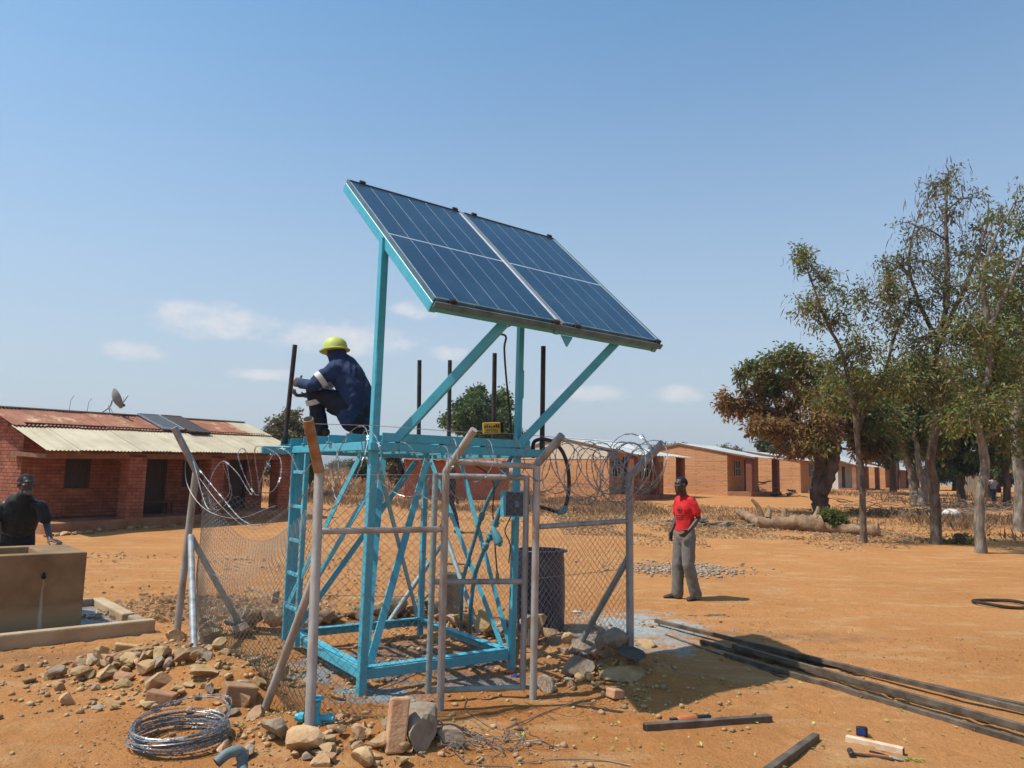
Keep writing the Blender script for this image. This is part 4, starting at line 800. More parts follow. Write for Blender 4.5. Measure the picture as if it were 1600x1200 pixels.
# dry brush heaps and firewood
def brush(name, label, c, rx, ry, h, n, seed, cat='brush', rad=.014, matn='twig', ln=(.5, 1.4)):
    r2 = np.random.default_rng(seed); mb = MB(); c = np.asarray(c, float); t = thing(name, c, label, cat)
    for k in range(n):
        x, y = c[0] + r2.normal() * rx * .5, c[1] + r2.normal() * ry * .5; z = float(gz(x, y)) + abs(r2.normal()) * h * .35 + .02; a = r2.uniform(0, 6.28); L_ = r2.uniform(*ln); d = V(math.cos(a), math.sin(a) * .7, r2.uniform(-.1, .28)) * L_
        if n <= 60: mb = MB()
        s = V(x, y, z) - d / 2; s[2] = max(s[2], float(gz(s[0], s[1])) + .01); e = s + d; e[2] = max(e[2], float(gz(e[0], e[1])) + .01); q = (s + e) / 2 + r2.normal(size=3) * L_ * .07; r_ = rad * r2.uniform(.5, 1.6); mb.tube([s, q, e], [r_, r_ * .8, r_ * .4], 5)
        if n <= 60: mb.build('branch', matn, t, True)
    if n > 60: tag(mb.build('branches', matn, t, True), kind='stuff')
    return t
p = G(1440, 806); brush('brush_heap', 'dark heap of dry thorny brushwood between the tree trunks', p, 5.0, 2.4, 1.0, 240, 1, rad=.012)
p = G(1560, 806); brush('brush_heap', 'low spread of dry branches behind the leaning tree', p, 4.0, 1.6, .6, 110, 2, rad=.014)
p = G(1515, 812); brush('brush_heap', 'pale fallen sticks beside the white cloth', p, 1.6, .8, .3, 22, 9, rad=.03)
p = G(1125, 771); brush('woodpile', 'heap of pale firewood branches against the ochre house', p, 3.2, 1.0, 1.1, 120, 3, cat='woodpile', rad=.035, ln=(.8, 2.0))
p = G(1100, 822); brush('branch_heap', 'grey crooked branches lying behind the man in red', p + V(0, 0, 0), 1.0, .5, .35, 11, 4, cat='branches', rad=.075, ln=(.7, 1.3), matn='bark_pale')
p = G(1290, 770); brush('woodpile', 'few split logs beside the verandah of the ochre house', G(1218, 775), 1.4, .6, .5, 14, 5, cat='woodpile', rad=.06, ln=(.5, .9), matn='bark_dark')
def log(name, label, a, b, r0, r1, m_='log_wood', knots=()):
    t = thing(name, (a + b) / 2, label, 'log'); mb = MB(); n = 26; P = np.array([a + (b - a) * i / (n - 1) for i in range(n)]); P[:, 2] += fbm(np.arange(n) * .5, np.full(n, a[0]), 2, 7) * r0 * .8
    rr = np.linspace(r0, r1, n) * (1 + .5 * fbm(np.arange(n) * .8, np.full(n, a[1]), 2, 3)); mb.tube(P, rr, 16)
    q_ = np.array(mb.v); cen = np.repeat(P, 16, 0); dv = q_ - cen; q_ = cen + dv * (1 + .55 * fbm(q_[:, 0] * 4 + q_[:, 2] * 5, q_[:, 1] * 4 - q_[:, 2] * 3, 3, 9))[:, None]; mb.v = [tuple(x) for x in q_]; mb.build('trunk', m_, t, True)
    d = unit(P[0] - P[1]); mb = MB(); mb.lathe([(.01, .006), (rr[0] * .86, .005), (rr[0] * .86, .0)], P[0], 14, d); mb.build('cut_end', 'cut_wood', t)
    d = unit(P[-1] - P[-2]); mb = MB(); mb.lathe([(.01, .006), (rr[-1] * .86, .005), (rr[-1] * .86, .0)], P[-1], 14, d); mb.build('cut_end', 'cut_wood', t)
    for s, ang, L_ in knots:
        p = a + (b - a) * s + V(0, 0, r0 * .5); mb = MB(); q = p + V(math.cos(ang) * .4, math.sin(ang) * .4, .8) * L_; mb.tube(bez([p, (p + q) / 2 + V(.05, 0, .05), q], 4), np.linspace(r0 * .4, r0 * .16, 9), 8); mb.build('stub', m_, t, True)
    return t
A = G(1283, 832); Bq = G(1195, 826); log('fallen_log', 'thick gnarled fallen trunk with stubs at the foot of the mango', A + V(.1, 0, .22), Bq + V(-.2, 0, .2), .27, .17, 'log_wood', ((.15, .5, .5), (.6, 2.2, .35), (.85, 1.2, .45), (.95, 2.8, .7)))
A = G(1190, 826); Bq = G(1158, 812); log('fallen_log', 'curved smaller limb lying at the left end of the fallen trunk', A + V(0, 0, .14), Bq + V(0, .3, .28), .15, .12, 'log_wood')
A = G(1369, 838); log('cut_log', 'short cut log with round sawn face beside the thin tree', A + V(.05, -.1, .16), A + V(-1.5, 1.0, .16), .17, .15, 'log_wood')
for (x, y), lab in (((1300, 832), 'small green bush at the root end of the fallen trunk'),):
    b = G(x, y); rr = np.random.default_rng(3); tree('bush', lab, b, [[(0, 0, 0, .03), (0, 0, .3, .02), (.05, 0, .5, .01)]], clumps_in(rr, 12, 0, 0, .38, .42, .35, .3, .16, .24), 'leaf_green', 'bark', .14, .02, 240, 8, 0, 4, cat='bush', alt=('leaf_olive', .5), twig_r=.006)
b = G(1500, 850); t = thing('tree_stump', b, 'small dark stump with leafy shoots between two slender trees', 'stump')
mb = MB(); mb.lathe([(.17, -.1), (.14, .1), (.13, .22), (.10, .27), (.02, .28)], b, 12); mb.build('stump', 'bark_dark', t, True)
r2 = np.random.default_rng(8); p = r2.normal(size=(160, 3)) * V(.35, .2, .06) + b + V(.15, 0, .12); v_, f_ = leaf_cloud(p, r2.normal(size=(160, 3)), .14, .04, r2); tag(mesh_from('shoots', v_, f_, 'leaf_olive', False, None, t, 4), kind='stuff')
# white rag caught on the brush
b = G(1487, 812); mb = MB(); P_, Fc = ICO[2]; Q = P_ * V(.32, .25, .22); Q = Q * (1 + .5 * np.stack([fbm(P_[:, 0] * 2.3, P_[:, 1] * 2.3 + P_[:, 2], 3, 5)] * 3, 1)) + b + V(0, 0, .2); mb.add(Q, Fc); tag(mb.build('cloth', 'white_cloth', None, True), 'crumpled white cloth caught on the brush', 'cloth')
# reed screen far right
for k in range(40):
    pass
def reed_screen():
    a = G(1500, 770); b = G(1545, 772); t = thing('reed_fence', (a + b) / 2, 'pale pole fence standing behind the trees at the right', 'fence'); n = 26
    for i in range(n):
        p = a + (b - a) * i / (n - 1); p = g3(p[0], p[1]); h = random.uniform(1.4, 2.1); mb = MB(); mb.tube([p - V(0, 0, .1), p + V(random.uniform(-.06, .06), 0, h)], .07, 6); mb.build('pole', 'thatch', t)
reed_screen()
# ------------------------------------------------------------------ blue steel stand with the solar panels
TN = V(-1.122, 6.124, 0); TPH = R(34.5); E1 = V(math.cos(TPH), math.sin(TPH), 0); E2 = V(-E1[1], E1[0], 0); UP = V(0, 0, 1)
TW, TD = 1.42, 1.72
def T(x, y, z): return TN + E1 * x + E2 * y + UP * z
PZ = 1.94
PAN = dict(TL=V(-1.572, 6.714, 4.388), TR=V(.429, 8.309, 4.388), BR=V(1.406, 7.084, 2.994), BL=V(-.596, 5.489, 2.994))
mat('edge_steel', [(.055, .10, .125), (.085, .15, .18), (.13, .19, .215)], scale=7, rough=.6, bump=.1)
def tower():
    root = thing('tank_stand', T(TW / 2, TD / 2, 0), 'light blue painted steel stand with platform, diagonal flat bars and panel props', 'stand')
    P = 'tower_paint'
    def part(name, mb, sub=None, bw=.004): 
        o = mb.build(name, P, sub or root); bevel(o, bw); return o
    w = .066
    # legs as heavy angle iron; near and right ones run on up to the panel
    for x, y, top, n1, n2 in ((0, 0, 3.66, E1, E2), (TW, 0, 3.52, -E1, E2), (0, TD, PZ, E1, -E2), (TW, TD, PZ, -E1, -E2)):
        lean = E1 * .03 if top > 3 else 0 * E1
        a = T(x, y, -.1); b = T(x, y, top) + lean
        part('leg', MB().beam(a, b, w if x == 0 else .055, w if x == 0 else .055, E1))
        if top > 3:   # spliced upper length, welded on
            part('splice_plate', MB().obox(T(x, y, 2.55) + lean * .7 - E2 * (w / 2 + .004), E1, E2, UP, w * .42, .004, .13), bw=.001)
    # base ring
    bz = .20
    for a, b, up in (((0, 0), (TW, 0), E2), ((0, 0), (0, TD), E1), ((TW, 0), (TW, TD), E1), ((0, TD), (TW, TD), E2)):
        A, B = T(*a, bz - .06), T(*b, bz - .06); d = unit(B - A)
        mb = MB(); mb.beam(A + d * (w / 2 + .002), B - d * (w / 2 + .002), .012, .078); part('base_beam', mb, bw=.002)
        q = (T(TW / 2, TD / 2, 0) - (A + B) / 2); q[2] = 0; q = unit(q)
        mb = MB(); mb.beam(A + d * (w / 2 + .002) + q * .045 + UP * .046, B - d * (w / 2 + .002) + q * .045 + UP * .046, .078, .010); part('base_beam_flange', mb, bw=.002)
    # platform: ring of channels outside the legs, then deck angles laid across
    ov = .17
    x0, x1, y0, y1 = -.05, TW + .30, -.06, TD + .42
    for a, b in (((x0, y0), (x1, y0)), ((x1, y0), (x1, y1)), ((x0, y1), (x1, y1)), ((x0, y0), (x0, y1))):
        A, B = T(*a, PZ - .02), T(*b, PZ - .02); d = unit(B - A); ins = (.031 if (a[0] == b[0]) else 0)
        mb = MB(); mb.beam(A + d * ins, B - d * ins, .055, .068); part('platform_beam', mb)
    for i in range(4):
        x = .22 + i * (TW - .1) / 3.2
        part('joist', MB().beam(T(x, y0 + .035, PZ + .0), T(x, y1 - .035, PZ + .0), .05, .05))
    for i, y in enumerate((.02, .34, .68, 1.02, 1.36, 1.70, 2.0)):
        dx = random.uniform(-.03, .03); A = T(-.10 + dx, y, PZ + .024); B = T(TW + .33 + dx, y, PZ + .024)
        if i in (0,): A = T(.05, -.085, PZ + .023); B = T(TW + .1, -.085, PZ + .023)
        mb = MB(); mb.angle(A, B, .068, .008, E2 if i else E2, UP); part('deck_angle', mb, bw=.001)
    # arms carrying on to the left beyond the ladder
    part('platform_beam', MB().beam(T(.1, TD + .02, PZ - .03), T(-.36, TD + .06, PZ - .03), .06, .07))
    # ladder on the left face
    lad = [T(-.05, TD + .0, 0), T(-.05, TD - .36, 0)]
    rails = MB()
    for q in lad: part('ladder_rail', MB().beam(q + UP * .1, q + UP * (PZ - .065), .035, .045, E1))
    for z in (.42, .735, 1.05, 1.37, 1.70): part('ladder_rung', MB().beam(lad[0] + UP * z - E2 * .02, lad[1] + UP * z + E2 * .02, .03, .032), bw=.003)
    # diagonal flat bars
    def flat(a, b, wd=.062, th=.008, nr=E1): 
        mb = MB(); mb.beam(a, b, wd, th, nr); part('brace', mb, bw=.001); d = unit(b - a); f_ = unit(np.cross(np.cross(d, nr), d))
        for p in (a + d * .035, b - d * .035):
            for s in (-1,): mb = MB(); mb.lathe([(.013, 0), (.013, .009), (.006, .010), (.006, .018)], p + f_ * s * (th / 2 + .0005), 6, f_ * s); mb.build('bolt', 'galvanised', root)
    flat(T(-.046, .10, PZ - .08), T(-.046, TD - .02, .42), nr=E1)
    flat(T(.05, .02, PZ - .30), T(.05, TD - .10, .40), nr=E1)
    dg = unit(T(TW, TD, 0) - T(0, 0, 0)); pr = unit(np.cross(dg, UP))
    flat(T(.07, .06, .12), T(TW - .02, TD - .06, PZ - .08), .075, .01, -E2)
    flat(T(.06, .09, .10), T(TW * .62, TD - .05, PZ - .08), .075, .01, -E2)
    flat(T(.06, .05, PZ - .08), T(TW - .07, TD - .04, .24), .07, .01, E1 - E2)
    flat(T(TW - .02, .10, .16), T(TW - .01, TD - .12, PZ - .08), .06, .01, E1)
    flat(T(TW + .045, .08, .16), T(TW + .045, TD * .62, PZ - .08), .06, .01, E1)
    flat(T(.10, TD + .046, .2), T(TW - .1, TD + .046, PZ - .1), .06, .008, E2)
    # props out to the low edge of the panel
    low = lambda t: PAN['BL'] + (PAN['BR'] - PAN['BL']) * t
    back = unit(PAN['TL'] - PAN['BL']); nrm = unit(np.cross(PAN['BR'] - PAN['BL'], back)); nrm = nrm if nrm[2] > 0 else -nrm
    for (xx, t) in ((.20, .30), (TW, .81)):
        A = T(xx, -.05, PZ + .05); B = low(t) + back * .06 - nrm * .115
        part('prop', MB().beam(A, B, .062, .075, UP))
    # panel frame: channels under the modules; the sides show as bright blue
    u = unit(PAN['BR'] - PAN['BL']); q = lambda a, b, n_: PAN['BL'] + u * a + back * b + nrm * n_
    Wp = np.linalg.norm(PAN['BR'] - PAN['BL']); Lp = np.linalg.norm(PAN['TL'] - PAN['BL'])
    for a in (.03, Wp / 2, Wp - .03): part('panel_rail', MB().beam(q(a, -.005, -.065), q(a, Lp + .005, -.065), .06, .085, nrm))
    for b in (.03, .75, Lp - .7, Lp - .03):
        for a0, a1 in ((.062, Wp / 2 - .032), (Wp / 2 + .032, Wp - .062)): part('panel_rail', MB().beam(q(a0, b, -.075), q(a1, b, -.075), .055, .06, nrm))
    # gusset hanging at the middle of the low edge
    c = q(Wp * .553, .0, -.11); mb = MB(); mb.hexa([c - u * .07, c + u * .07, c + u * .07 + back * .012, c - u * .07 + back * .012, c - UP * .09 - u * .006, c - UP * .09 + u * .006, c - UP * .09 + u * .006 + back * .012, c - UP * .09 - u * .006 + back * .012]); part('gusset', mb, bw=.001)
    # two solar modules, each a thing of its own lying on the frame
    gap = .022
    for k, (a0, a1, lab) in enumerate(((.0, Wp / 2 - gap / 2, 'large dark blue solar panel, left one of the tilted pair on the stand'), (Wp / 2 + gap / 2, Wp, 'large dark blue solar panel, right one of the tilted pair on the stand'))):
        m = thing('solar_panel', q((a0 + a1) / 2, Lp / 2, 0), lab, 'solar panel', 'solar panels on the blue stand')
        mb = MB(); mb.obox(q((a0 + a1) / 2, Lp / 2, -.0016), u, back, nrm, (a1 - a0) / 2 - .012, Lp / 2 - .014, .010); mb.build('backsheet', 'panel_line', m)
        ncol = 6; mg = .03; cw = (a1 - a0 - 2 * mg) / ncol
        for c_ in range(ncol):
            for h in range(2):
                b0, b1 = (mg, Lp / 2 - .010) if h == 0 else (Lp / 2 + .010, Lp - mg)
                aa, ab = a0 + mg + c_ * cw + .0022, a0 + mg + (c_ + 1) * cw - .0022
                mb = MB(); mb.obox(q((aa + ab) / 2, (b0 + b1) / 2, .0075), u, back, nrm, (ab - aa) / 2, (b1 - b0) / 2, .0015); mb.build('cell_strip', 'cell', m)
        for a_, inner in ((a0, k == 1), (a1, k == 0)):
            s_ = .006 if a_ == a0 else -.006
            fr = MB(); fr.beam(q(a_ + s_, 0, 0), q(a_ + s_, Lp, 0), .011, .034, nrm); fr.build('side_frame', 'panel_alu' if inner else 'edge_steel', m)
        fr = MB(); fr.beam(q(a0 + .024, .010, 0), q(a1 - .024, .010, 0), .02, .036, nrm); fr.build('low_frame', 'edge_steel', m)
        fr = MB(); fr.beam(q(a0 + .024, Lp - .010, 0), q(a1 - .024, Lp - .010, 0), .02, .036, nrm); fr.build('top_frame', 'panel_dark_edge', m)
        for b in (-.012, Lp + .012):
            for a in (a0 + .16, a1 - .06): mb = MB(); mb.obox(q(a, b, -.012), u, back, nrm, .028, .014, .045); mb.build('clamp', 'black_steel', m)
    # dark trim bar along the high edge, steel apron along the low edge
    bevel(MB().beam(q(0, -.034, -.022), q(Wp, -.034, -.022), .012, .052, nrm).build('edge_bar', 'edge_steel', root), .001)
    # cable drop from the panel
    pts = [q(Wp * .30, .05, -.12), atY(772, 520, 6.2), atY(790, 525, 6.3), atY(788, 545, 6.4), atY(791, 590, 6.6), atY(797, 650, 6.9), atY(800, 700, 7.0)]
    mb = MB(); mb.tube(bez(pts, 8), .009, 6); tag(mb.build('cable', 'plastic_black', None, True), 'black cable dropping from under the solar panels to the platform', 'cable')
    mb = MB(); mb.tube(bez([q(Wp * .30, .05, -.12), atY(770, 498, 6.15), atY(800, 492, 6.2), atY(802, 505, 6.3), atY(790, 512, 6.35)], 8), .007, 6); tag(mb.build('cable', 'plastic_black', None, True), 'short loop of black wire under the low panel edge', 'cable')
    return root
tower()
# black pipe uprights on the platform
PG = 'black pipe uprights on the platform'
for (xt, yt, xb, yb, Y, lab) in ((655.5, 563, 654, 700, 8.55, 'black pipe upright standing at the far left of the platform, left of the near prop'), (703, 563, 701, 706, 8.75, 'black pipe upright crossed by the near blue prop'), (773, 552, 771, 700, 8.0, 'black pipe upright in front of the rounded tree'), (849, 541, 847, 702, 7.3, 'black pipe upright at the right end of the platform'), (461, 539, 445, 692, 7.55, 'black pipe gripped by the squatting worker')):
    A = atY(xb, yb, Y); B = atY(xt, yt, Y); t = thing('pipe_post', A, lab, 'pipe', PG); d = unit(B - A)
    mb = MB(); mb.lathe([(.024, 0), (.024, np.linalg.norm(B - A)), (.019, np.linalg.norm(B - A)), (.019, np.linalg.norm(B - A) - .08)], A, 12, d, True); mb.build('pipe', 'black_steel', t, True)
    mb = MB(); mb.obox(A + d * .03, d, E1, E2, .04, .029, .006); mb.build('weld_tab', 'black_steel', t)
# yellow welding-rod packet on the deck
def packet():
    c = atY(768, 669, 7.35); t = thing('rod_packet', c - V(0, 0, .07), 'yellow carton of welding rods standing on the platform by the black pipe', 'packet')
    ax, ay = unit(V(.98, .12, .06)), unit(V(-.12, .98, 0)); az = np.cross(ax, ay)
    mb = MB(); mb.obox(c, ax, ay, az, .085, .03, .055); bevel(mb.build('carton', 'yellow_pack', t), .004)
    mb = MB(); mb.obox(c + ax * .1, ax, ay, az, .014, .026, .05); mb.build('end_flap', 'dark_inside', t)
    pr = MB()
    for k in range(7): 
        h = random.uniform(.008, .018); pr.obox(c - ax * (.065 - k * .022) + az * (.012 + random.uniform(-.004, .008)) - ay * .0306, ax, ay, az, random.uniform(.005, .009), .0008, h)
    for k in range(3): pr.obox(c - az * (.018 + k * .011) - ay * .0306, ax, ay, az, random.uniform(.05, .07), .0008, .0025)
    tag(pr.build('print', 'plastic_black', t), kind='stuff')
packet()
# switch box on the right leg with painted pipework
def pumpworks():
    c = atY(802, 787, 6.76); t = thing('switch_box', c - V(0, 0, .11), 'small blue box with dark glossy front fixed to the right tower leg', 'switch box')
    ax, ay = unit(V(.93, .28, 0)), unit(V(-.28, .93, 0))
    mb = MB()
    hw, hh, dp, th = .10, .112, .075, .012
    for s in (-1, 1): mb.obox(c + ax * s * (hw - th / 2), ax, ay, UP, th / 2, dp, hh); mb.obox(c + UP * s * (hh - th / 2), ax, ay, UP, hw - th - .0005, dp, th / 2)
    mb.obox(c + ay * (dp - .006), ax, ay, UP, hw - th - .001, .006, hh - th - .001); bevel(mb.build('case', 'tower_paint', t), .003)
    mb = MB(); mb.obox(c - ay * (dp - .02), ax, ay, UP, hw - th - .002, .005, hh - th - .002); mb.build('front_glass', 'cell', t)
    mb = MB(); mb.obox(c - ay * (dp - .014) + ax * .015, ax, ay, UP, .018, .002, .028); mb.build('sticker', 'pipe_paint', t)
    mb = MB(); mb.obox(c + ay * (dp + .02), ax, ay, UP, .03, .02, .05); mb.build('bracket', 'tower_paint', t)
    Yb = c[1]
    mb = MB(); mb.tube(bez([c - UP * hh + ax * -.02, atY(789, 830, Yb), atY(797, 850, Yb), atY(795, 880, Yb + .1)], 6), .006, 6); mb.build('cable', 'plastic_black', t, True)
    # riser with fittings
    t = thing('water_pipe', G(735, 1000), 'painted blue riser pipe with couplings and a bulbous valve beside the switch box', 'pipe')
    P = bez([G(735, 997) - V(0, 0, .1), atY(735, 960, 7.4), atY(741, 905, 7.25), atY(752, 870, 7.1), atY(765, 840, 6.95), atY(775, 815, 6.85), atY(784, 790, 6.8)], 8)
    mb = MB(); mb.tube(P, .02, 9); mb.build('pipe', 'pipe_paint', t, True)
    for (x, y, r_, L_) in ((766, 838, .033, .05), (774, 818, .035, .045), (781, 800, .034, .05), (758, 854, .031, .05)):
        p = atY(x, y, 6.9); d = unit(atY(x + 7, y - 20, 6.88) - p); mb = MB(); mb.lathe([(.02, -L_ / 2 - .01), (r_, -L_ / 2), (r_ * 1.08, -L_ * .2), (r_ * .9, 0), (r_ * 1.08, L_ * .2), (r_, L_ / 2), (.02, L_ / 2 + .01)], p, 10, d); mb.build('coupling', 'pipe_paint', t, True)
    p = atY(771, 826, 6.85); d = unit(atY(781, 852, 6.8) - p); mb = MB(); mb.lathe([(.018, -.02), (.028, .02), (.036, .06), (.042, .11), (.038, .145), (.02, .15), (.016, .17), (.003, .172)], p, 12, d); mb.build('valve_body', 'pipe_paint', t, True)
    # second bent pipe from the platform to the ground
    t = thing('water_pipe', G(720, 992), 'bent blue pipe running from the platform corner down to the ground, left of the riser', 'pipe')
    P = bez([G(720, 992) - V(0, 0, .1), atY(721, 950, 7.6), atY(724, 905, 7.55), atY(741, 845, 7.45), atY(757, 795, 7.3), atY(778, 752, 7.15), atY(800, 712, 7.05), atY(808, 692, 7.05)], 8)
    mb = MB(); mb.tube(P, .019, 9); mb.build('pipe', 'pipe_paint', t, True)
    mb = MB(); mb.lathe([(.02, -.04), (.029, -.03), (.029, .03), (.02, .04)], P[30], 10, P[31] - P[30]); mb.build('coupling', 'pipe_paint', t, True)
    # hanging lead with a yellow plug
    mb = MB(); P = bez([T(TW * .75, .5, PZ - .06), atY(767, 745, 7.1), atY(770, 800, 7.05), atY(774, 860, 7.0), atY(777, 897, 7.0)], 8); t = thing('lead', P[-1], 'thin black lead with a yellow plug hanging inside the gate', 'cable')
    mb.tube(P, .007, 6); mb.build('wire', 'plastic_black', t, True); mb = MB(); mb.lathe([(.006, .02), (.016, .0), (.018, -.04), (.012, -.055)], P[-1], 8); mb.build('plug', 'leaf_yellow', t, True)
    # black poly hose looping out to the right
    t = thing('hose', atY(843, 795, 7.0), 'black plastic hose looping behind the razor wire with a blue elbow', 'hose')
    P = bez([T(TW + .2, .0, PZ - .06), atY(835, 690, 7.0), atY(858, 688, 6.95), atY(877, 703, 6.95), atY(887, 730, 6.95), atY(889, 760, 6.95), atY(886, 782, 6.95), atY(881, 798, 6.95)], 8)
    mb = MB(); mb.tube(P, .018, 9); mb.build('pipe', 'plastic_black', t, True)
    P2 = bez([atY(880, 800, 6.95), atY(872, 800, 6.95), atY(858, 796, 6.9), atY(828, 786, 6.9), atY(806, 775, 6.9)], 6); mb = MB(); mb.tube(P2, .016, 9); mb.build('pipe', 'black_steel', t, True)
    mb = MB(); mb.tube(bez([atY(884, 790, 6.95), atY(881, 799, 6.95), atY(871, 800, 6.95)], 5), .026, 9); mb.build('elbow', 'pipe_paint', t, True)
pumpworks()
# ------------------------------------------------------------------ chain-link enclosure
FA, FB, FC, FD, FE, FF = V(-3.15, 7.86, 0), V(-1.31, 5.31, 0), V(-.48, 5.80, 0), V(.215, 6.15, 0), V(1.10, 6.98, .16), V(-.80, 9.35, .1)
TOPZ = {'A': 1.74, 'B': 1.72, 'C': 1.75, 'D': 1.79, 'E': 1.76, 'F': 1.72}
def fence():
    t = thing('fence', V(-.9, 7.0, 0), 'square chain-link enclosure of grey pipe posts with cranked tops round the stand', 'fence')
    def pipe(name, pts, r_, m_, n=12): mb = MB(); mb.tube(pts, r_, n); return mb.build(name, m_, t, True)
    def arm_to(P, z, px, Y): return atY(px[0], px[1], Y)
    post = lambda P, z: [V(P[0], P[1], -.1), V(P[0], P[1], z)]
    # A: pale twisted post wrapped in mesh, arm bent to the left
    a0 = G(275, 995); a1 = atY(296, 820, 7.95); a2 = atY(307, 733, 7.9)
    pipe('post', bez([a0 - V(0, 0, .1), a1, a2], 6), .036, 'galvanised_dusty'); pipe('cranked_arm', [a2 - V(0, 0, .02), atY(272, 668, 7.75)], .036, 'galvanised')
    br = atY(298, 838, 7.85); pipe('brace_pipe', [br, G(303, 1018)], .030, 'galvanised'); pipe('brace_pipe', [br, G(380, 985)], .032, 'galvanised_dusty')
    # B
    p0 = G(484, 1140); p1 = atY(499, 735, 5.25); pipe('post', [p0 - V(0, 0, .1), p1], .033, 'galvanised_dusty'); pipe('cranked_arm', [p1 - V(0, 0, .01), atY(481, 655, 5.0)], .036, 'rusty_pipe')
    pipe('brace_pipe', [atY(490, 905, 5.3), G(414, 1108)], .030, 'galvanised_dusty')
    mb = MB(); mb.lathe([(.03, 0), (.03, -.01)], atY(481, 655, 5.0) + V(0, 0, .004), 10, (atY(481, 655, 5.0) - p1)); mb.build('bore', 'dark_inside', t)
    # C
    p0 = G(688, 1110); p1 = atY(697, 735, 5.78); pipe('post', [p0 - V(0, 0, .1), p1], .028, 'galvanised_dusty'); pipe('cranked_arm', [p1 - V(0, 0, .01), atY(741, 671, 5.6)], .029, 'galvanised_dusty')
    # D
    p0 = G(833, 1092); p1 = atY(839, 722, 6.12); pipe('post', [p0 - V(0, 0, .1), p1], .029, 'galvanised_dusty'); pipe('cranked_arm', [p1 - V(0, 0, .02), atY(878, 680, 5.95)], .031, 'galvanised')
    # E
    p0 = G(985, 1020); p1 = atY(983, 742, 6.95); pipe('post', [p0 - V(0, 0, .15), p1], .034, 'galvanised'); pipe('cranked_arm', [p1 - V(0, 0, .02), atY(1036, 692, 6.75)], .036, 'galvanised')
    pipe('brace_pipe', [atY(981, 872, 6.95), G(899, 1020)], .028, 'mint_pipe')
    # F, behind the tower
    p0 = V(FF[0], FF[1], 0); p1 = V(FF[0] + .02, FF[1], 1.72); pipe('post', [p0 - V(0, 0, .1), p1], .034, 'galvanised'); pipe('cranked_arm', [p1, p1 + V(.06, .22, .3)], .034, 'mint_pipe')
    b0 = atY(697, 840, 9.3); pipe('brace_pipe', [b0, G(601, 982)], .028, 'mint_pipe'); pipe('brace_pipe', [b0, G(750, 992)], .028, 'mint_pipe')
    # rails
    pipe('rail', [atY(501, 830, 5.3), atY(692, 827, 5.78)], .022, 'galvanised_dusty'); pipe('rail', [atY(842, 823, 6.15), atY(981, 814, 6.95)], .022, 'galvanised'); pipe('rail', [atY(698, 721, 5.8), atY(838, 729, 6.12)], .023, 'galvanised_dusty')
    # line wires
    def line(pts, r_=.0022): mb = MB(); mb.tube(pts, r_, 4); mb.build('line_wire', 'wire', t)
    line([atY(484, 662, 5.0), atY(586, 665, 5.3), atY(735, 676, 5.6)]); line([atY(741, 673, 5.6), atY(877, 684, 5.95)]); line([atY(878, 684, 5.95), atY(1034, 697, 6.75)])
    line([atY(499, 742, 5.25), atY(697, 742, 5.78)]); line([atY(492, 930, 5.3), atY(688, 933, 5.78)]); line([V(FA[0], FA[1], .7), V(FB[0], FB[1], .75)]); line([V(FD[0], FD[1], .9), V(FE[0], FE[1], .9)])
    line(bez([atY(310, 745, 7.8), atY(345, 790, 7.4), atY(390, 826, 6.9), atY(430, 812, 6.3), atY(494, 760, 5.3)], 6)); line(bez([atY(290, 705, 7.8), atY(292, 755, 7.8), atY(320, 795, 7.5), atY(370, 810, 7.1), atY(430, 790, 6.4)], 6), .0028)
    return t
FENCE = fence()
def chain(parent, A, B, z0, z1, sag=0., bulge=0., pitch=.034, r_=.0014, seed=1, name='chain_link', skew=0.):
    """woven zig-zag wires from A to B: each upright wire hooks its neighbour"""
    rg2 = np.random.default_rng(seed); A = np.asarray(A, float); B = np.asarray(B, float); L_ = np.linalg.norm((B - A)[:2]); d = unit(V(B[0] - A[0], B[1] - A[1], 0)); nr = V(-d[1], d[0], 0)
    n = int(L_ / pitch); hz = pitch * 1.0
    P = []; 
    zA = lambda s: z0 + (A[2] + (B[2] - A[2]) * s)
    rows = int((z1 - z0) / hz); S = []; E = []
    def pt(i, k):
        u = min((i + (k + i) % 2) / n, 1); v = k / rows
        w_ = 4 * u * (1 - u); zt = z1 - sag * w_ ** .8
        z = zA(u) + (zt - z0) * v; o = bulge * w_ * math.sin(v * math.pi) + .014 * (vnoise(u * 9 + seed, v * 7, seed) - .5) * 2 + .0022 * (1 if (i + k) % 2 else -1)
        x = L_ * u + skew * v * w_ + .012 * (vnoise(u * 7, v * 9 + seed, seed + 3) - .5) * 2
        return V(A[0], A[1], 0) + d * x + nr * o + V(0, 0, z + .012 * (vnoise(u * 6 + 3, v * 6, seed + 5) - .5))
    mb = MB()
    vs_, fs = [], []
    for i in range(n):
        Q = np.array([pt(i, k) for k in range(rows + 1)]); b0 = len(vs_) ; D = np.gradient(Q, axis=0); T_ = D / np.maximum(np.linalg.norm(D, axis=1, keepdims=True), 1e-9)
        s1 = np.cross(np.tile(nr, (len(Q), 1)), np.tile(UP, (len(Q), 1))); s1 = np.tile(d, (len(Q), 1)) * .7 + np.tile(UP, (len(Q), 1)) * .7; 
        # three-sided wire
        offs = [nr * r_ * 1.2, -nr * r_ * .6 + d * r_, -nr * r_ * .6 - d * r_]
        seg0 = len(vs_)
        for q in Q: vs_ += [q + o for o in offs]
        for k in range(len(Q) - 1):
            for m_ in range(3): fs.append((seg0 + k * 3 + m_, seg0 + k * 3 + (m_ + 1) % 3, seg0 + (k + 1) * 3 + (m_ + 1) % 3, seg0 + (k + 1) * 3 + m_))
    o = mesh_from(name, np.array(vs_), np.array(fs), 'wire', False, None, parent, 4); tag(o, kind='stuff'); return o
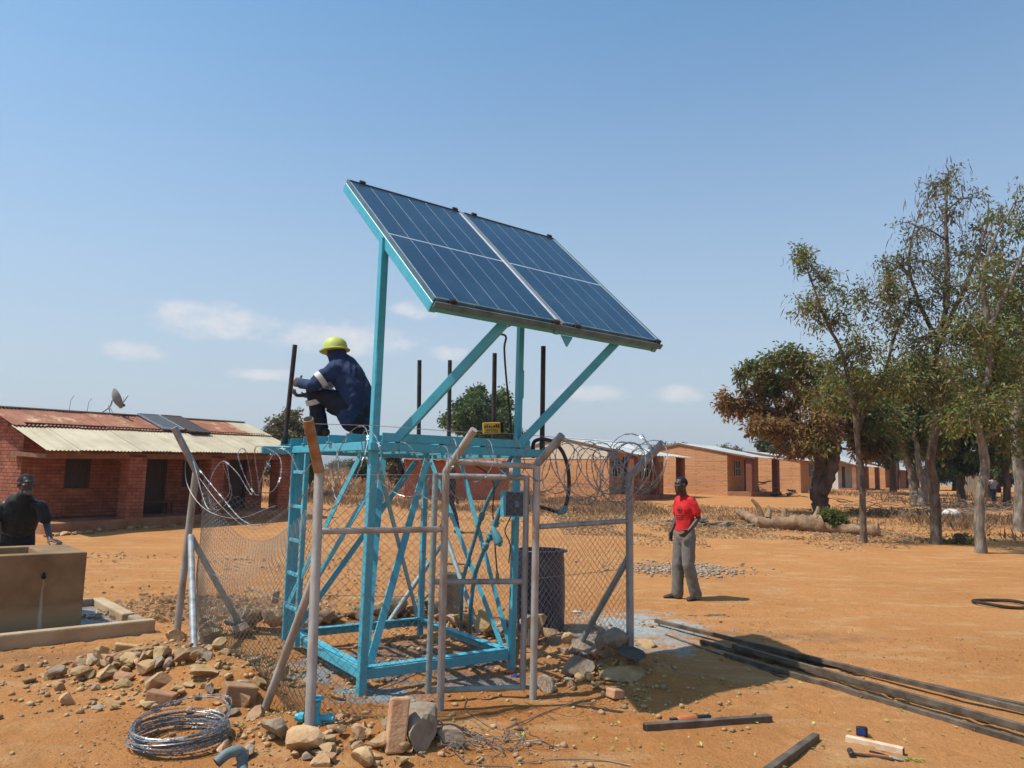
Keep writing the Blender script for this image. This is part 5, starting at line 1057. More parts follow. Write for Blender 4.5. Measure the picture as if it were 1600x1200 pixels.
chain(FENCE, FA, FB, .03, 1.68, sag=.55, bulge=-.22, seed=2, skew=.1, r_=.002)
chain(FENCE, FB, FC, .03, 1.68, seed=3, r_=.0019)
chain(FENCE, FD, FE, .02, 1.60, seed=4)
chain(FENCE, FE, FF, .05, 1.55, seed=5)
chain(FENCE, FF, FA, .05, 1.6, seed=6, sag=.35)
def gate():
    gl = V(-.585, 5.985, 0); gr = V(.135, 6.13, 0)
    t = thing('gate', V(.15, 6.13, .06), 'half open pipe-framed chain-link gate hung on the right post', 'gate')
    d = unit(gr - gl); zb, zt, zm = .075, 1.695, .88
    for p in (gl, gr): mb = MB(); mb.tube([p + UP * (zb - .02), p + UP * (zt + .018)], .024, 12); mb.build('stile', 'mint_pipe' if p is gl else 'galvanised', t, True)
    for z in (zb, zm, zt): mb = MB(); mb.tube([gl + d * .02 + UP * z, gr - d * .02 + UP * z], .022, 12); mb.build('rail', 'galvanised' if z > zb else 'mint_pipe', t, True)
    for z in (.45, 1.50): 
        mb = MB(); mb.tube([gr + d * .045 + UP * (z - .06), gr + d * .045 + UP * (z + .06)], .016, 8); mb.build('hinge', 'galvanised_dusty', t, True)
    chain(t, gl + d * .03, gr - d * .03, zb + .02, zt - .02, seed=9)
gate()
# ---- razor wire
def razor(name, label, P, barb=.085, r_=.0028, seed=1, group=None, bl=.030, bw=.010):
    rg2 = np.random.default_rng(seed); P = np.asarray(P, float); t = thing(name, P.min(0) * V(0, 0, 1) + P.mean(0) * V(1, 1, 0), label, 'razor wire', group)
    mb = MB(); mb.tube(P, r_, 4, True); mb.build('strand', 'razor_metal', t)
    s = np.concatenate([[0], np.cumsum(np.linalg.norm(np.diff(P, axis=0), axis=1))]); k = np.arange(.03, s[-1], barb); X = np.stack([np.interp(k, s, P[:, i]) for i in range(3)], 1); D = np.stack([np.interp(np.minimum(k + .01, s[-1]), s, P[:, i]) for i in range(3)], 1) - X
    D /= np.maximum(np.linalg.norm(D, axis=1, keepdims=True), 1e-6); Nn = np.cross(D, rg2.normal(size=D.shape)); Nn /= np.maximum(np.linalg.norm(Nn, axis=1, keepdims=True), 1e-6); B2 = np.cross(D, Nn)
    vs_, fs = [], []
    for x, dd, nn, b2 in zip(X, D, Nn, B2):
        b0 = len(vs_)
        # double blade: four points, thin but solid
        pr = [x - dd * bl * .9 + nn * bw, x + nn * .003, x + dd * bl * .9 + nn * bw, x + dd * bl * .3, x + dd * bl * .9 - nn * bw, x - nn * .003, x - dd * bl * .9 - nn * bw, x - dd * bl * .3]
        vs_ += [p + b2 * .0009 for p in pr] + [p - b2 * .0009 for p in pr]
        for q in ((7, 0, 1, 3), (3, 4, 5, 7), (1, 2, 3, 3), (5, 6, 7, 7)):
            q2 = list(dict.fromkeys(q)); fs.append([b0 + i for i in q2]); fs.append([b0 + 8 + i for i in q2[::-1]])
        for i in range(8): fs.append([b0 + i, b0 + (i + 1) % 8, b0 + 8 + (i + 1) % 8, b0 + 8 + i])
    o = mesh_from('barbs', np.array(vs_), fs, 'razor_metal', False, None, t); tag(o, kind='stuff'); return t
def coil_path(A, B, rad, turns, seed, squash=.9, n=22, jit=.16, ph=0.):
    rg2 = np.random.default_rng(seed); A = np.asarray(A, float); B = np.asarray(B, float); ax = unit(B - A); s1 = unit(np.cross(ax, UP)); s2 = np.cross(s1, ax); N = int(turns * n); out = []
    rj = rad * (1 + jit * rg2.normal(size=int(turns) + 3)); oj = rg2.normal(size=(int(turns) + 3, 3)) * rad * .16; aj = np.clip(1 + rg2.normal(size=int(turns) + 3) * .5, .3, 2)
    cum = np.concatenate([[0], np.cumsum(aj)]); 
    for i in range(N + 1):
        k = i / n; j = int(k); f = k - j; r_ = rj[j] * (1 - f) + rj[j + 1] * f; o = oj[j] * (1 - f) + oj[j + 1] * f; u = (cum[j] * (1 - f) + cum[j + 1] * f) / cum[int(turns)]
        th = 2 * math.pi * k + ph; tilt = math.sin(th) * rad * .5 * math.sin(j * 1.7 + f)
        out.append(A + (B - A) * min(u, 1.05) + ax * tilt + o + s1 * math.cos(th) * r_ + s2 * math.sin(th) * r_ * squash)
    return np.array(out)
RWG = 'razor wire along the fence top'
razor('razor_wire', 'tight coil of razor wire stretched between gate post and right corner post', coil_path(atY(846, 735, 6.15), atY(1010, 726, 6.75), .255, 13, 5), seed=1, group=RWG, r_=.0034)
razor('razor_wire', 'stray looser razor wire tangled into the right corner coil', coil_path(atY(920, 745, 6.4), atY(1015, 722, 6.75), .23, 7, 8, ph=1.), seed=2, group=RWG, r_=.0034)
razor('razor_wire', 'few wide razor wire loops hung between the two front posts', coil_path(atY(505, 735, 5.22), atY(668, 728, 5.72), .235, 4.5, 11, .95, 22, .2), seed=3, group=RWG, r_=.003)
razor('razor_wire', 'thin stretched razor wire over the gate header', np.concatenate([coil_path(atY(700, 722, 5.75), atY(845, 720, 6.05), .15, 4, 13, .95, 22, .25)]), seed=4, group=RWG, r_=.0028)
loops = bez([atY(300, 712, 7.8), atY(322, 790, 7.5), atY(338, 825 - 38, 7.4), atY(358, 770, 7.3), atY(352, 722, 7.3), atY(335, 735, 7.3), atY(325, 770, 7.3), atY(338, 797, 7.25), atY(362, 772, 7.2), atY(348, 722, 7.1), atY(370, 738, 7.0), atY(394, 772, 6.9), atY(384, 706, 6.8), atY(372, 712, 6.7), atY(390, 760, 6.6), atY(405, 770, 6.5), atY(398, 704, 6.4), atY(415, 700, 6.2), atY(437, 715, 6.0), atY(438, 745, 5.9), atY(425, 768, 5.8), atY(405, 762, 5.7), atY(430, 705, 5.6), atY(452, 708, 5.5), atY(470, 740, 5.4), atY(490, 720, 5.2)], 8)
razor('razor_wire', 'sagging pulled-out loops of razor wire between left corner post and front post', loops, seed=5, group=RWG, r_=.003)
razor('razor_wire', 'single razor strand slung low across the left fence bay', bez([atY(312, 735, 7.75), atY(345, 775, 7.4), atY(378, 812, 7.0), atY(410, 820, 6.6), atY(455, 790, 5.9), atY(493, 755, 5.3)], 10), seed=6, group=RWG, r_=.0028)
# coil of razor wire lying on the ground
def ground_coil():
    c = G(281, 1160); N = 24; P = []
    rg2 = np.random.default_rng(4)
    for k in range(N):
        r_ = .272 + rg2.normal() * .010; oz = .012 + .105 * k / (N - 1); ox, oy = rg2.normal(size=2) * .010; tl = rg2.normal(size=2) * .010
        if k >= N - 2: oz += .03; tl = V(.02, .05)
        for i in range(40): th = 2 * math.pi * i / 40; P.append(c + V(ox + r_ * math.cos(th), oy + r_ * math.sin(th), oz + tl[0] * math.cos(th) + tl[1] * math.sin(th) + .105 / N * i / 40))
    razor('razor_wire_coil', 'coiled roll of bright razor wire lying on the bare earth', P, .05, .0030, 7, None, .020, .008)
    P = bez([c + V(-.26, -.05, .13), c + V(-.20, .14, .16), c + V(0, .30, .20), c + V(.22, .22, .21), c + V(.27, .02, .15), c + V(.23, -.12, .10), c + V(.1, -.2, .06)], 10)
    razor('razor_wire', 'loose end of razor wire arching over the coil on the ground', P, .07, .003, 8, None, .026, .010)
ground_coil()
# ------------------------------------------------------------------ people
from mathutils.bvhtree import BVHTree
def loft(mb, pts, rad, side=(1, 0, 0), n=14):
    P = [np.asarray(p, float) for p in pts]; rd = [(r_, r_) if not isinstance(r_, (tuple, list)) else r_ for r_ in rad]
    T0 = unit(P[1] - P[0]); T1 = unit(P[-1] - P[-2]); 
    def m0(r_): return min(r_)
    P = [P[0] - T0 * m0(rd[0]) * .85, P[0] - T0 * m0(rd[0]) * .5] + P + [P[-1] + T1 * m0(rd[-1]) * .5, P[-1] + T1 * m0(rd[-1]) * .85]
    rd = [tuple(.45 * x for x in rd[0]), tuple(.85 * x for x in rd[0])] + rd + [tuple(.85 * x for x in rd[-1]), tuple(.45 * x for x in rd[-1])]
    A = np.array(P); Tn = np.gradient(A, axis=0); vs_ = []; sd = np.asarray(side, float)
    for p, t, (rx, ry) in zip(A, Tn, rd):
        t = unit(t); s = sd - t * (sd @ t); s = unit(s) if np.linalg.norm(s) > .15 else unit(np.cross(t, (0.3, .9, .2))); q = np.cross(t, s); vs_ += [p + s * rx * math.cos(a) + q * ry * math.sin(a) for a in np.arange(n) * 2 * math.pi / n]
    m_ = len(P); fs = [(i * n + k, i * n + (k + 1) % n, (i + 1) * n + (k + 1) % n, (i + 1) * n + k) for i in range(m_ - 1) for k in range(n)] + [tuple(range(n - 1, -1, -1)), tuple((m_ - 1) * n + k for k in range(n))]
    mb.add(vs_, fs); return mb
def ell(mb, c, r3, f=(0, 1, 0), u=(0, 0, 1), sub=2):
    f = unit(f); u = np.asarray(u, float); u = unit(u - f * (u @ f)); r_ = np.cross(f, u); M = np.stack([r_ * r3[0], f * r3[1], u * r3[2]]); mb.add(ICO[sub][0] @ M + np.asarray(c, float), ICO[sub][1]); return mb
def remesh(name, mb, voxel, mat_, parent, smooth=4, wr=0., wf=14., wz=.6, seed=0):
    me = bpy.data.meshes.new('tmp'); me.from_pydata([tuple(map(float, v)) for v in mb.v], [], [list(map(int, f)) for f in mb.f]); ob = bpy.data.objects.new('tmp', me); COL.objects.link(ob)
    md = ob.modifiers.new('r', 'REMESH'); md.mode = 'VOXEL'; md.voxel_size = voxel; sm = ob.modifiers.new('s', 'SMOOTH'); sm.factor = .5; sm.iterations = smooth
    bpy.context.view_layer.update(); dg = bpy.context.evaluated_depsgraph_get(); ev = ob.evaluated_get(dg); m2 = ev.to_mesh()
    co = np.empty(len(m2.vertices) * 3, np.float32); m2.vertices.foreach_get('co', co); co = co.reshape(-1, 3).astype(float); no = np.empty(len(m2.vertices) * 3, np.float32); m2.vertices.foreach_get('normal', no); no = no.reshape(-1, 3)
    fs = [tuple(p.vertices) for p in m2.polygons]; ev.to_mesh_clear(); bpy.data.objects.remove(ob); bpy.data.meshes.remove(me)
    if wr:
        a = fbm(co[:, 0] * wf + co[:, 1] * wf * .7, co[:, 2] * wf * wz + co[:, 1] * wf * .4, 3, seed) + .6 * fbm(co[:, 1] * wf * 1.3 - co[:, 2] * wf * .9, co[:, 0] * wf + co[:, 2] * wf * .5, 3, seed + 5); rid = 1 - np.abs(a) * 4
        b_ = fbm(co[:, 0] * wf * 2.6 + co[:, 2] * wf * 1.1, co[:, 2] * wf * 2.2 * wz - co[:, 1] * wf * 1.7, 2, seed + 11); rid = rid + .55 * (1 - np.abs(b_) * 5)
        co = co + no * ((rid - .6) * wr)[:, None]
    return mesh_from(name, co, fs, mat_, True, None, parent)
def hand(mb, w, d, nrm, thumb, curl=.5, k=1., spread=.004):
    """palm from wrist w along d, palm faces nrm, thumb on +thumb side"""
    d = unit(d); nrm = unit(nrm - d * (nrm @ d)); s = unit(np.asarray(thumb, float) - d * (thumb @ d) - nrm * (thumb @ nrm))
    loft(mb, [w, w + d * .045 * k, w + d * .088 * k], [(.028 * k, .019 * k), (.038 * k, .017 * k), (.040 * k, .015 * k)], s, 12)
    for off, L_ in ((.030, .070), (.010, .079), (-.010, .073), (-.029, .058)):
        p = w + d * .086 * k + s * off * k * 1.06; dd = d.copy(); pts = [p - d * .012]; 
        for j, f in enumerate((.45, .32, .25)):
            a = curl * (.7 + .35 * j); dd = unit(dd * math.cos(a) + nrm * math.sin(a)); p = p + dd * L_ * f * k; pts.append(p)
        loft(mb, pts, [.0088 * k, .0088 * k, .0080 * k, .0068 * k], s, 8)
    p = w + d * .022 * k + s * .030 * k; d1 = unit(d * .7 + s * .65 + nrm * .35); p1 = p + d1 * .040 * k; d2 = unit(d * .9 + s * .15 + nrm * (.3 + .5 * curl)); p2 = p1 + d2 * .034 * k; loft(mb, [p, p1, p2], [.0125 * k, .0105 * k, .0082 * k], s, 8)
def head(mb, c, f, u=(0, 0, 1), k=1.):
    """c centre of the skull, f gaze"""
    f = unit(f); u = np.asarray(u, float); u = unit(u - f * (u @ f)); r_ = np.cross(f, u); Q = lambda x, y, z: np.asarray(c, float) + (r_ * x + f * y + u * z) * k
    ell(mb, Q(0, -.010, .028), (.076 * k, .094 * k, .090 * k), f, u); ell(mb, Q(0, .022, -.035), (.060 * k, .066 * k, .075 * k), f, u); ell(mb, Q(0, .055, -.085), (.036 * k, .036 * k, .030 * k), f, u)
    ell(mb, Q(0, .075, .028), (.056 * k, .020 * k, .014 * k), f, u); ell(mb, Q(0, .094, -.022), (.017 * k, .020 * k, .015 * k), f, u); loft(mb, [Q(0, .080, .020), Q(0, .097, -.018)], [.009 * k, .012 * k], r_, 8)
    for s in (-1, 1): ell(mb, Q(.046 * s, .055, -.012), (.024 * k, .024 * k, .018 * k), f, u); ell(mb, Q(.079 * s, -.012, -.004), (.010 * k, .021 * k, .031 * k), f, u); ell(mb, Q(.013 * s, .098, -.028), (.009 * k, .009 * k, .008 * k), f, u)
    ell(mb, Q(0, .082, -.055), (.026 * k, .014 * k, .008 * k), f, u); ell(mb, Q(0, .080, -.068), (.024 * k, .014 * k, .009 * k), f, u)
    return Q
def eyes(Q, parent, k=1.):
    for s in (-1, 1): mb = MB(); ell(mb, Q(.031 * s, .074, .008), (.012 * k, .009 * k, .0045 * k)); e = mb.build('eye', 'eye_white', parent, True); mb = MB(); ell(mb, Q(.031 * s, .0805, .008), (.0065 * k, .004 * k, .0048 * k)); mb.build('pupil', 'plastic_black', e, True)
def haircap(Q, parent, m_='hair', k=1.):
    P, Fc = ICO[3]; L_ = P * V(.0785, .0965, .0925) + V(0, -.011, .029); keep = [all((P[i][2] > -.25 and not (P[i][1] > .55 and P[i][2] < .52) and not (P[i][1] > .1 and P[i][2] < .0)) for i in f) for f in Fc]; fs = [f for f, q in zip(Fc, keep) if q]
    used = sorted({i for f in fs for i in f}); mp = {j: i for i, j in enumerate(used)}; vs_ = np.array([Q(*L_[i]) for i in used]); inner = np.array([Q(*(L_[i] * .97 + V(0, -.011, .029) * .03)) for i in used]); n = len(used)
    F2 = [tuple(mp[i] for i in f) for f in fs] + [tuple(n + mp[i] for i in f[::-1]) for f in fs]; mesh_from('hair', np.concatenate([vs_, inner]), F2, m_, True, None, parent)
class Fig:
    def __init__(s, base, f): s.b = np.asarray(base, float); s.f = unit(V(f[0], f[1], 0)); s.r = V(s.f[1], -s.f[0], 0)
    def __call__(s, x, y, z): return s.b + s.r * x + s.f * y + V(0, 0, z)
def shoe(mb, heel, d, L_=.27, w=.048, h=.06):
    d = unit(V(d[0], d[1], 0)); s = V(d[1], -d[0], 0); loft(mb, [heel + UP * .045, heel + d * L_ * .35 + UP * .05, heel + d * L_ * .7 + UP * .034, heel + d * L_ * .92 + UP * .028], [(w * .8, .043), (w * .85, .046), (w * 1.05, .033), (w * .8, .022)], s, 12)
def man_in_red():
    g = g3(2.555, 11.12); t = thing('person', g, 'standing person in a red T-shirt and grey trousers looking left', 'person'); H = Fig(g, (-.84, -.54)); H.r = H.r * .88
    # body
    mb = MB()
    hc = H(-.01, .09, 1.625); hf = H.f * .86 + V(-.5, .05, .02)
    Q = head(mb, hc, hf, (-.03, 0, 1)); loft(mb, [H(0, .0, 1.42), H(0, .035, 1.50), H(0, .06, 1.57)], [.062, .054, .056], H.r)
    loft(mb, [H(0, 0, .95), H(0, .0, 1.1), H(0, .01, 1.28), H(0, -.01, 1.40)], [(.135, .09), (.13, .088), (.15, .10), (.12, .075)], H.r)
    le = H(-.222, -.075, 1.165); lw = H(-.20, .105, .985); loft(mb, [H(-.15, -.01, 1.41), H(-.18, -.03, 1.36), H(-.205, -.055, 1.25), le, (le * .5 + lw * .5) + H.r * -.01, lw], [.052, .05, .043, .037, .036, .026], H.f, 12)
    hand(mb, lw, V(*(H(-.13, .17, .90) - lw)), H.r, H.f * 1.0 + UP * .2, .45)
    re = H(.225, -.03, 1.16); rw = H(.205, .09, .95); loft(mb, [H(.15, -.01, 1.41), H(.185, -.02, 1.36), re, rw], [.052, .05, .038, .026], H.f, 12); hand(mb, rw, V(*(H(.2, .12, .85) - rw)), -H.r, H.f, .4)
    for s, kx, ky, ax, ay in ((-1, -.115, .04, -.125, -.09), (1, .10, .05, .105, .06)): loft(mb, [H(.085 * s, 0, .92), H(kx, ky, .5), H(ax, ay, .09)], [.085, .055, .042], H.r, 12)
    remesh('body', mb, .0065, 'skin', t, 3); eyes(Q, t); haircap(Q, t)
    # T-shirt
    mb = MB(); loft(mb, [H(0, .0, .975), H(0, .005, 1.05), H(0, .005, 1.15), H(0, .015, 1.28), H(0, .0, 1.39), H(0, .0, 1.435)], [(.152, .122), (.147, .115), (.145, .112), (.157, .118), (.143, .096), (.085, .07)], H.r, 20)
    loft(mb, [H(-.13, .0, 1.405), H(-.172, -.025, 1.35), H(-.203, -.05, 1.235)], [.060, .064, .066], H.f, 14); loft(mb, [H(.13, 0, 1.405), H(.178, -.015, 1.35), H(.208, -.025, 1.235)], [.060, .064, .066], H.f, 14)
    mat('shirt_red', [(.42, .010, .012), (.56, .016, .018), (.62, .022, .022)], scale=9, rough=.85, bump=.2, bscale=140, bdist=.002)
    sh = remesh('t_shirt', mb, .011, 'shirt_red', t, 4, .011, 7, .55, 2)
    # printed badge: ring, tick and two lines of small lettering
    me = sh.data; bv = BVHTree.FromPolygons([v.co for v in me.vertices], [tuple(p.vertices) for p in me.polygons]); off = OFF[sh.name]
    def on(x, z):
        o = H(x, .6, z) - off; h = bv.ray_cast(Vector(o), Vector(-H.f)); return np.array(h[0]) + off + H.f * .0035 if h[0] is not None else H(x, .14, z)
    def patch(mb2, pts): b0 = len(mb2.v); q = [on(*p) for p in pts]; mb2.add(q + [p - H.f * .0015 for p in q], [tuple(range(len(q))), tuple(range(2 * len(q) - 1, len(q) - 1, -1))])
    pr = MB(); cx, cz, r0, r1 = -.02, 1.27, .040, .052
    for i in range(20):
        a, b = 2 * math.pi * i / 20, 2 * math.pi * (i + 1) / 20; patch(pr, [(cx + r0 * math.cos(a), cz + r0 * math.sin(a)), (cx + r1 * math.cos(a), cz + r1 * math.sin(a)), (cx + r1 * math.cos(b), cz + r1 * math.sin(b)), (cx + r0 * math.cos(b), cz + r0 * math.sin(b))])
    for i in range(10): a, b = 2 * math.pi * i / 10, 2 * math.pi * (i + 1) / 10; patch(pr, [(cx, cz), (cx + .022 * math.cos(a), cz + .018 * math.sin(a)), (cx + .022 * math.cos(b), cz + .018 * math.sin(b))])
    for row, z in enumerate((1.185, 1.155, 1.13)):
        x = -.085
        while x < .06: wd = random.uniform(.008, .018); patch(pr, [(x, z), (x + wd, z), (x + wd, z + .011), (x, z + .011)]); x += wd + .006
    tag(pr.build('print', 'shirt_black', sh), kind='stuff')
    # trousers
    mb = MB(); loft(mb, [H(0, 0, .86), H(0, 0, .94), H(0, 0, 1.0)], [(.172, .125), (.165, .118), (.155, .108)], H.r, 18)
    for s, kx, ky, ax, ay in ((-1, -.115, .04, -.13, -.09), (1, .10, .05, .11, .06)): loft(mb, [H(.085 * s, 0, .90), H(.10 * s, .02, .72), H(kx, ky, .5), H((kx + ax) / 2, (ky + ay) / 2, .28), H(ax, ay, .07)], [(.098, .108), (.095, .10), (.082, .09), (.076, .084), (.078, .090)], H.r, 16)
    remesh('trousers', mb, .011, 'trouser_grey', t, 4, .008, 8, .4, 4)
    mb = MB(); loft(mb, [H(0, 0, .985), H(0, 0, 1.005)], [(.158, .112), (.158, .112)], H.r, 18); 
    for ax, ay, d in ((-.13, -.15, V(-.75, -.66, 0)), (.11, .0, V(-.97, -.25, 0))): mb = MB(); shoe(mb, H(ax, ay, -.005), d); remesh('shoe', mb, .009, 'shoe', t, 2)
man_in_red()
def worker():
    # squats on the deck, back to the viewer, both hands at the pipe
    Y = 7.25; J = lambda x, y, dy=0.: atY(x, y, Y + dy)
    base = J(535, 668); t = thing('person', base, 'squatting worker in navy overalls and a yellow-green helmet on the platform', 'person')
    hip, sp, ch, nk = J(552, 636, .0), J(551, 612, .0), J(538, 583, -.02), J(527, 562, -.03)
    side = unit(V(.30, .95, 0))       # across the shoulders, mostly along the line of sight
    hipL, hipR = hip - side * .10, hip + side * .10
    shN, shF = J(524, 577, -.17), J(531, 570, .16)
    elN, haN = J(487, 603, -.22), J(462, 598, -.02); elF, haF = J(500, 612, .22), J(472, 619, .10)
    knN, ftN = J(487, 611, -.06), J(502, 664, .02)
    knF, ftF = J(520, 636, .26), J(572, 664, .16)
    mb = MB(); Q = head(mb, J(524, 551, -.02), V(-.55, .8, -.2)); loft(mb, [J(531, 572, 0), J(526, 560, -.02)], [.062, .058], side)
    loft(mb, [hip, sp, ch, nk], [(.14, .10), (.13, .10), (.15, .10), (.08, .07)], side)
    for a, b, c, in ((shN, elN, haN), (shF, elF, haF)): loft(mb, [a, b, c + (b - c) * .18], [.05, .04, .028], side, 12)
    pipe_d = unit(atY(461, 539, 7.55) - atY(445, 692, 7.55))
    wn = haN + (elN - haN) * .22 + V(.01, 0, 0); hand(mb, wn, J(453, 594, .10) - wn, unit(V(.2, 1, 0)), UP, .75, 1.2)
    wf = haF + (elF - haF) * .2; hand(mb, wf, J(462, 618, .05) - wf, unit(V(-.1, -.3, .9)), V(-.2, -1, 0), .9, 1.08)
    for h, k, f in ((hipL, knN, ftN), (hipR, knF, ftF)): loft(mb, [h, k, f + UP * .06], [.08, .052, .04], side, 12)
    remesh('body', mb, .007, 'skin', t, 3); eyes(Q, t)
    # jacket
    mb = MB(); loft(mb, [J(556, 650, 0), J(556, 632, 0), J(553, 610, 0), J(543, 587, 0), J(535, 569, 0), J(527, 557, -.01)], [(.205, .155), (.205, .165), (.20, .155), (.205, .145), (.175, .115), (.098, .088)], side, 20)
    for a, b, c in ((shN, elN, haN), (shF, elF, haF)): loft(mb, [a + (ch - a) * .2, a, (a + b) / 2, b, b + (c - b) * .62], [(.075, .08), (.076, .078), (.068, .07), (.056, .058), (.043, .045)], side, 14)
    jk = remesh('jacket', mb, .012, 'overall', t, 3, .016, 6, .9, 7)
    mb = MB(); loft(mb, [nk + UP * .02, nk + UP * .062], [(.092, .092), (.088, .088)], side, 16); remesh('collar', mb, .010, 'overall', t, 2)
    # trousers
    mb = MB(); loft(mb, [J(556, 655, 0), J(556, 640, 0), J(554, 630, 0)], [(.19, .14), (.20, .155), (.18, .14)], side, 18)
    for h, k, f, s in ((hipL, knN, ftN, -1), (hipR, knF, ftF, 1)): loft(mb, [h, (h + k) / 2 + UP * .005, k, (k + f) / 2 + V(.005, 0, .0), V(f[0], f[1], PZ + .15)], [(.115, .115), (.100, .10), (.078, .078), (.074, .074), (.066, .07)], side, 14)
    remesh('trousers', mb, .012, 'overall_dark', t, 3, .012, 7, .8, 9)
    # reflective bands: near sleeve and near shin
    def band(c, ax, r_, w_):
        mb = MB(); ax = unit(ax); mb.lathe([(r_ - .004, -w_ / 2), (r_, -w_ / 2), (r_, w_ / 2), (r_ - .004, w_ / 2)], c, 24, ax, False); mb.build('reflective_band', 'reflective', t, True)
    a = shN + (elN - shN) * .62; band(a, elN - shN, .083, .055); k = knN + (ftN - knN) * .30; band(k + V(.003, 0, 0), ftN - knN, .088, .05); a = shF + (elF - shF) * .62; band(a, elF - shF, .082, .055)
    for f, d in ((ftN, V(-.8, .5, 0)), (ftF, V(-.85, .4, 0))): mb = MB(); shoe(mb, V(f[0], f[1], PZ + .098) - unit(d) * .07, d, .28, .05); remesh('boot', mb, .009, 'shoe', t, 2)
    # helmet
    c = J(524, 551, -.02); up = unit(V(-.10, .05, 1)); fwd = unit(V(-.55, .8, -.1)); h = thing('helmet_tmp', c, 'x', 'x'); bpy.data.objects.remove(h)
    mb = MB(); prof = [(.141, -.012), (.143, -.004), (.120, .006), (.118, .03), (.108, .07), (.085, .10), (.05, .118), (.008, .124)]
    mb.lathe(prof, c + up * .028, 28, up, True); hm = mb.build('helmet', 'helmet', t, True)
    ax = unit(np.cross(up, fwd)); f0 = np.cross(ax, up)
    mb = MB(); mb.add([c + up * .026 + (f0 * math.cos(a) * (.152 + .045 * max(0, math.cos(a)) ** 2) + ax * math.sin(a) * .150) + up * dz for dz in (0, -.007) for a in np.linspace(-1.2, 1.2, 13)] + [c + up * .03 + (f0 * math.cos(a) * .11 + ax * math.sin(a) * .11) + up * dz for dz in (0, -.007) for a in np.linspace(-1.2, 1.2, 13)], [(i, i + 1, 26 + i + 1, 26 + i) for i in range(12)] + [(13 + i, 39 + i, 39 + i + 1, 13 + i + 1) for i in range(12)] + [(i, 13 + i, 13 + i + 1, i + 1) for i in range(12)]); mb.build('peak', 'helmet', hm, True)
    for s in (-.028, 0, .028):
        P = [c + up * (.028 + math.cos(a) * .124) + f0 * math.sin(a) * .112 + ax * s * 1.0 + up * (-.006 if s else 0) for a in np.linspace(-1.1, 1.1, 12)]; mb = MB(); mb.tube(P, .005, 6); mb.build('ridge', 'helmet', hm, True)
worker()
def leaning_man():
    g = g3(-6.0, 9.2); t = thing('person', g, 'person in a dark polo shirt leaning on the concrete trough, looking right', 'person'); J = lambda x, y, Y=8.85: atY(x, y, Y)
    side = unit(V(-.97, -.22, 0)); fw = V(.22, -.97, 0)
    mb = MB(); hc = J(41, 757, 8.65); Q = head(mb, hc, V(.86, -.50, .02), (.02, 0, 1), 1.04); loft(mb, [J(36, 782, 8.77), J(38, 772, 8.70)], [.068, .062], side)
    pel = atY(22, 868, 9.15) * V(1, 1, 0) + V(0, 0, .93); loft(mb, [pel, J(28, 825, 9.00), J(33, 795, 8.85), J(36, 782, 8.79)], [(.14, .1), (.14, .1), (.15, .11), (.1, .08)], side)
    shR, elR, haR = J(64, 789, 8.78), J(73, 818, 8.82), atZ(78, 845, .875); shL, elL, haL = J(9, 789, 8.78), J(-3, 815, 8.85), atZ(-4, 848, .875)
    for a, b, c in ((shR, elR, haR), (shL, elL, haL)): loft(mb, [a, (a + b) / 2, b, c + UP * .02], [.056, .05, .04, .029], side, 12)
    hand(mb, haR + UP * .012, V(.9, -.35, -.12), -UP, V(-.2, -1, 0), .12, 1.1); hand(mb, haL + UP * .012, V(-.5, -.8, -.1), -UP, V(1, -.3, 0), .12, 1.1)
    for s in (-1, 1): loft(mb, [pel + side * .09 * s, pel + side * .10 * s + V(0, .08, -.42), V(pel[0], pel[1], 0) + side * .11 * s + V(0, .12, .09)], [.085, .055, .042], side, 12)
    remesh('body', mb, .007, 'skin', t, 3); eyes(Q, t, 1.04); haircap(Q, t, 'hair', 1.04)
    mb = MB(); ell(mb, Q(0, .072, -.088), (.040, .036, .026), V(.86, -.5, 0)); ell(mb, Q(.028, .055, -.08), (.02, .03, .03), V(.86, -.5, 0)); ell(mb, Q(-.028, .055, -.08), (.02, .03, .03), V(.86, -.5, 0)); remesh('beard', mb, .006, 'beard', t, 2)
    mb = MB(); loft(mb, [pel + V(0, 0, -.02), pel + UP * .1, J(28, 822, 9.00), J(33, 797, 8.87), J(36, 784, 8.80), J(37, 777, 8.75)], [(.19, .14), (.18, .135), (.185, .14), (.205, .135), (.165, .105), (.085, .078)], side, 20)
    for a, b in ((shR, elR), (shL, elL)): loft(mb, [a + (J(36, 790, 8.80) - a) * .25, a, a + (b - a) * .75], [.062, .064, .064], side, 14)
    remesh('polo_shirt', mb, .012, 'shirt_black', t, 4, .013, 7, .6, 12)
    mb = MB(); loft(mb, [J(36.5, 780, 8.75), J(37.5, 774, 8.71)], [(.088, .082), (.080, .076)], side, 16); remesh('collar', mb, .01, 'shirt_black', t, 2)
    mb = MB(); loft(mb, [pel - UP * .06, pel + UP * .04], [(.175, .13), (.165, .12)], side, 16)
    for s in (-1, 1): loft(mb, [pel + side * .09 * s, pel + side * .10 * s + V(0, .08, -.42), V(pel[0], pel[1], 0) + side * .11 * s + V(0, .12, .1)], [.105, .085, .08], side, 14)
    remesh('trousers', mb, .014, 'overall_dark', t, 3, .006, 9, .5, 5)
    for s in (-1, 1): mb = MB(); shoe(mb, V(pel[0], pel[1], g[2] - .01) + side * .11 * s + V(0, .2, 0), fw); remesh('shoe', mb, .012, 'shoe', t, 2)
leaning_man()
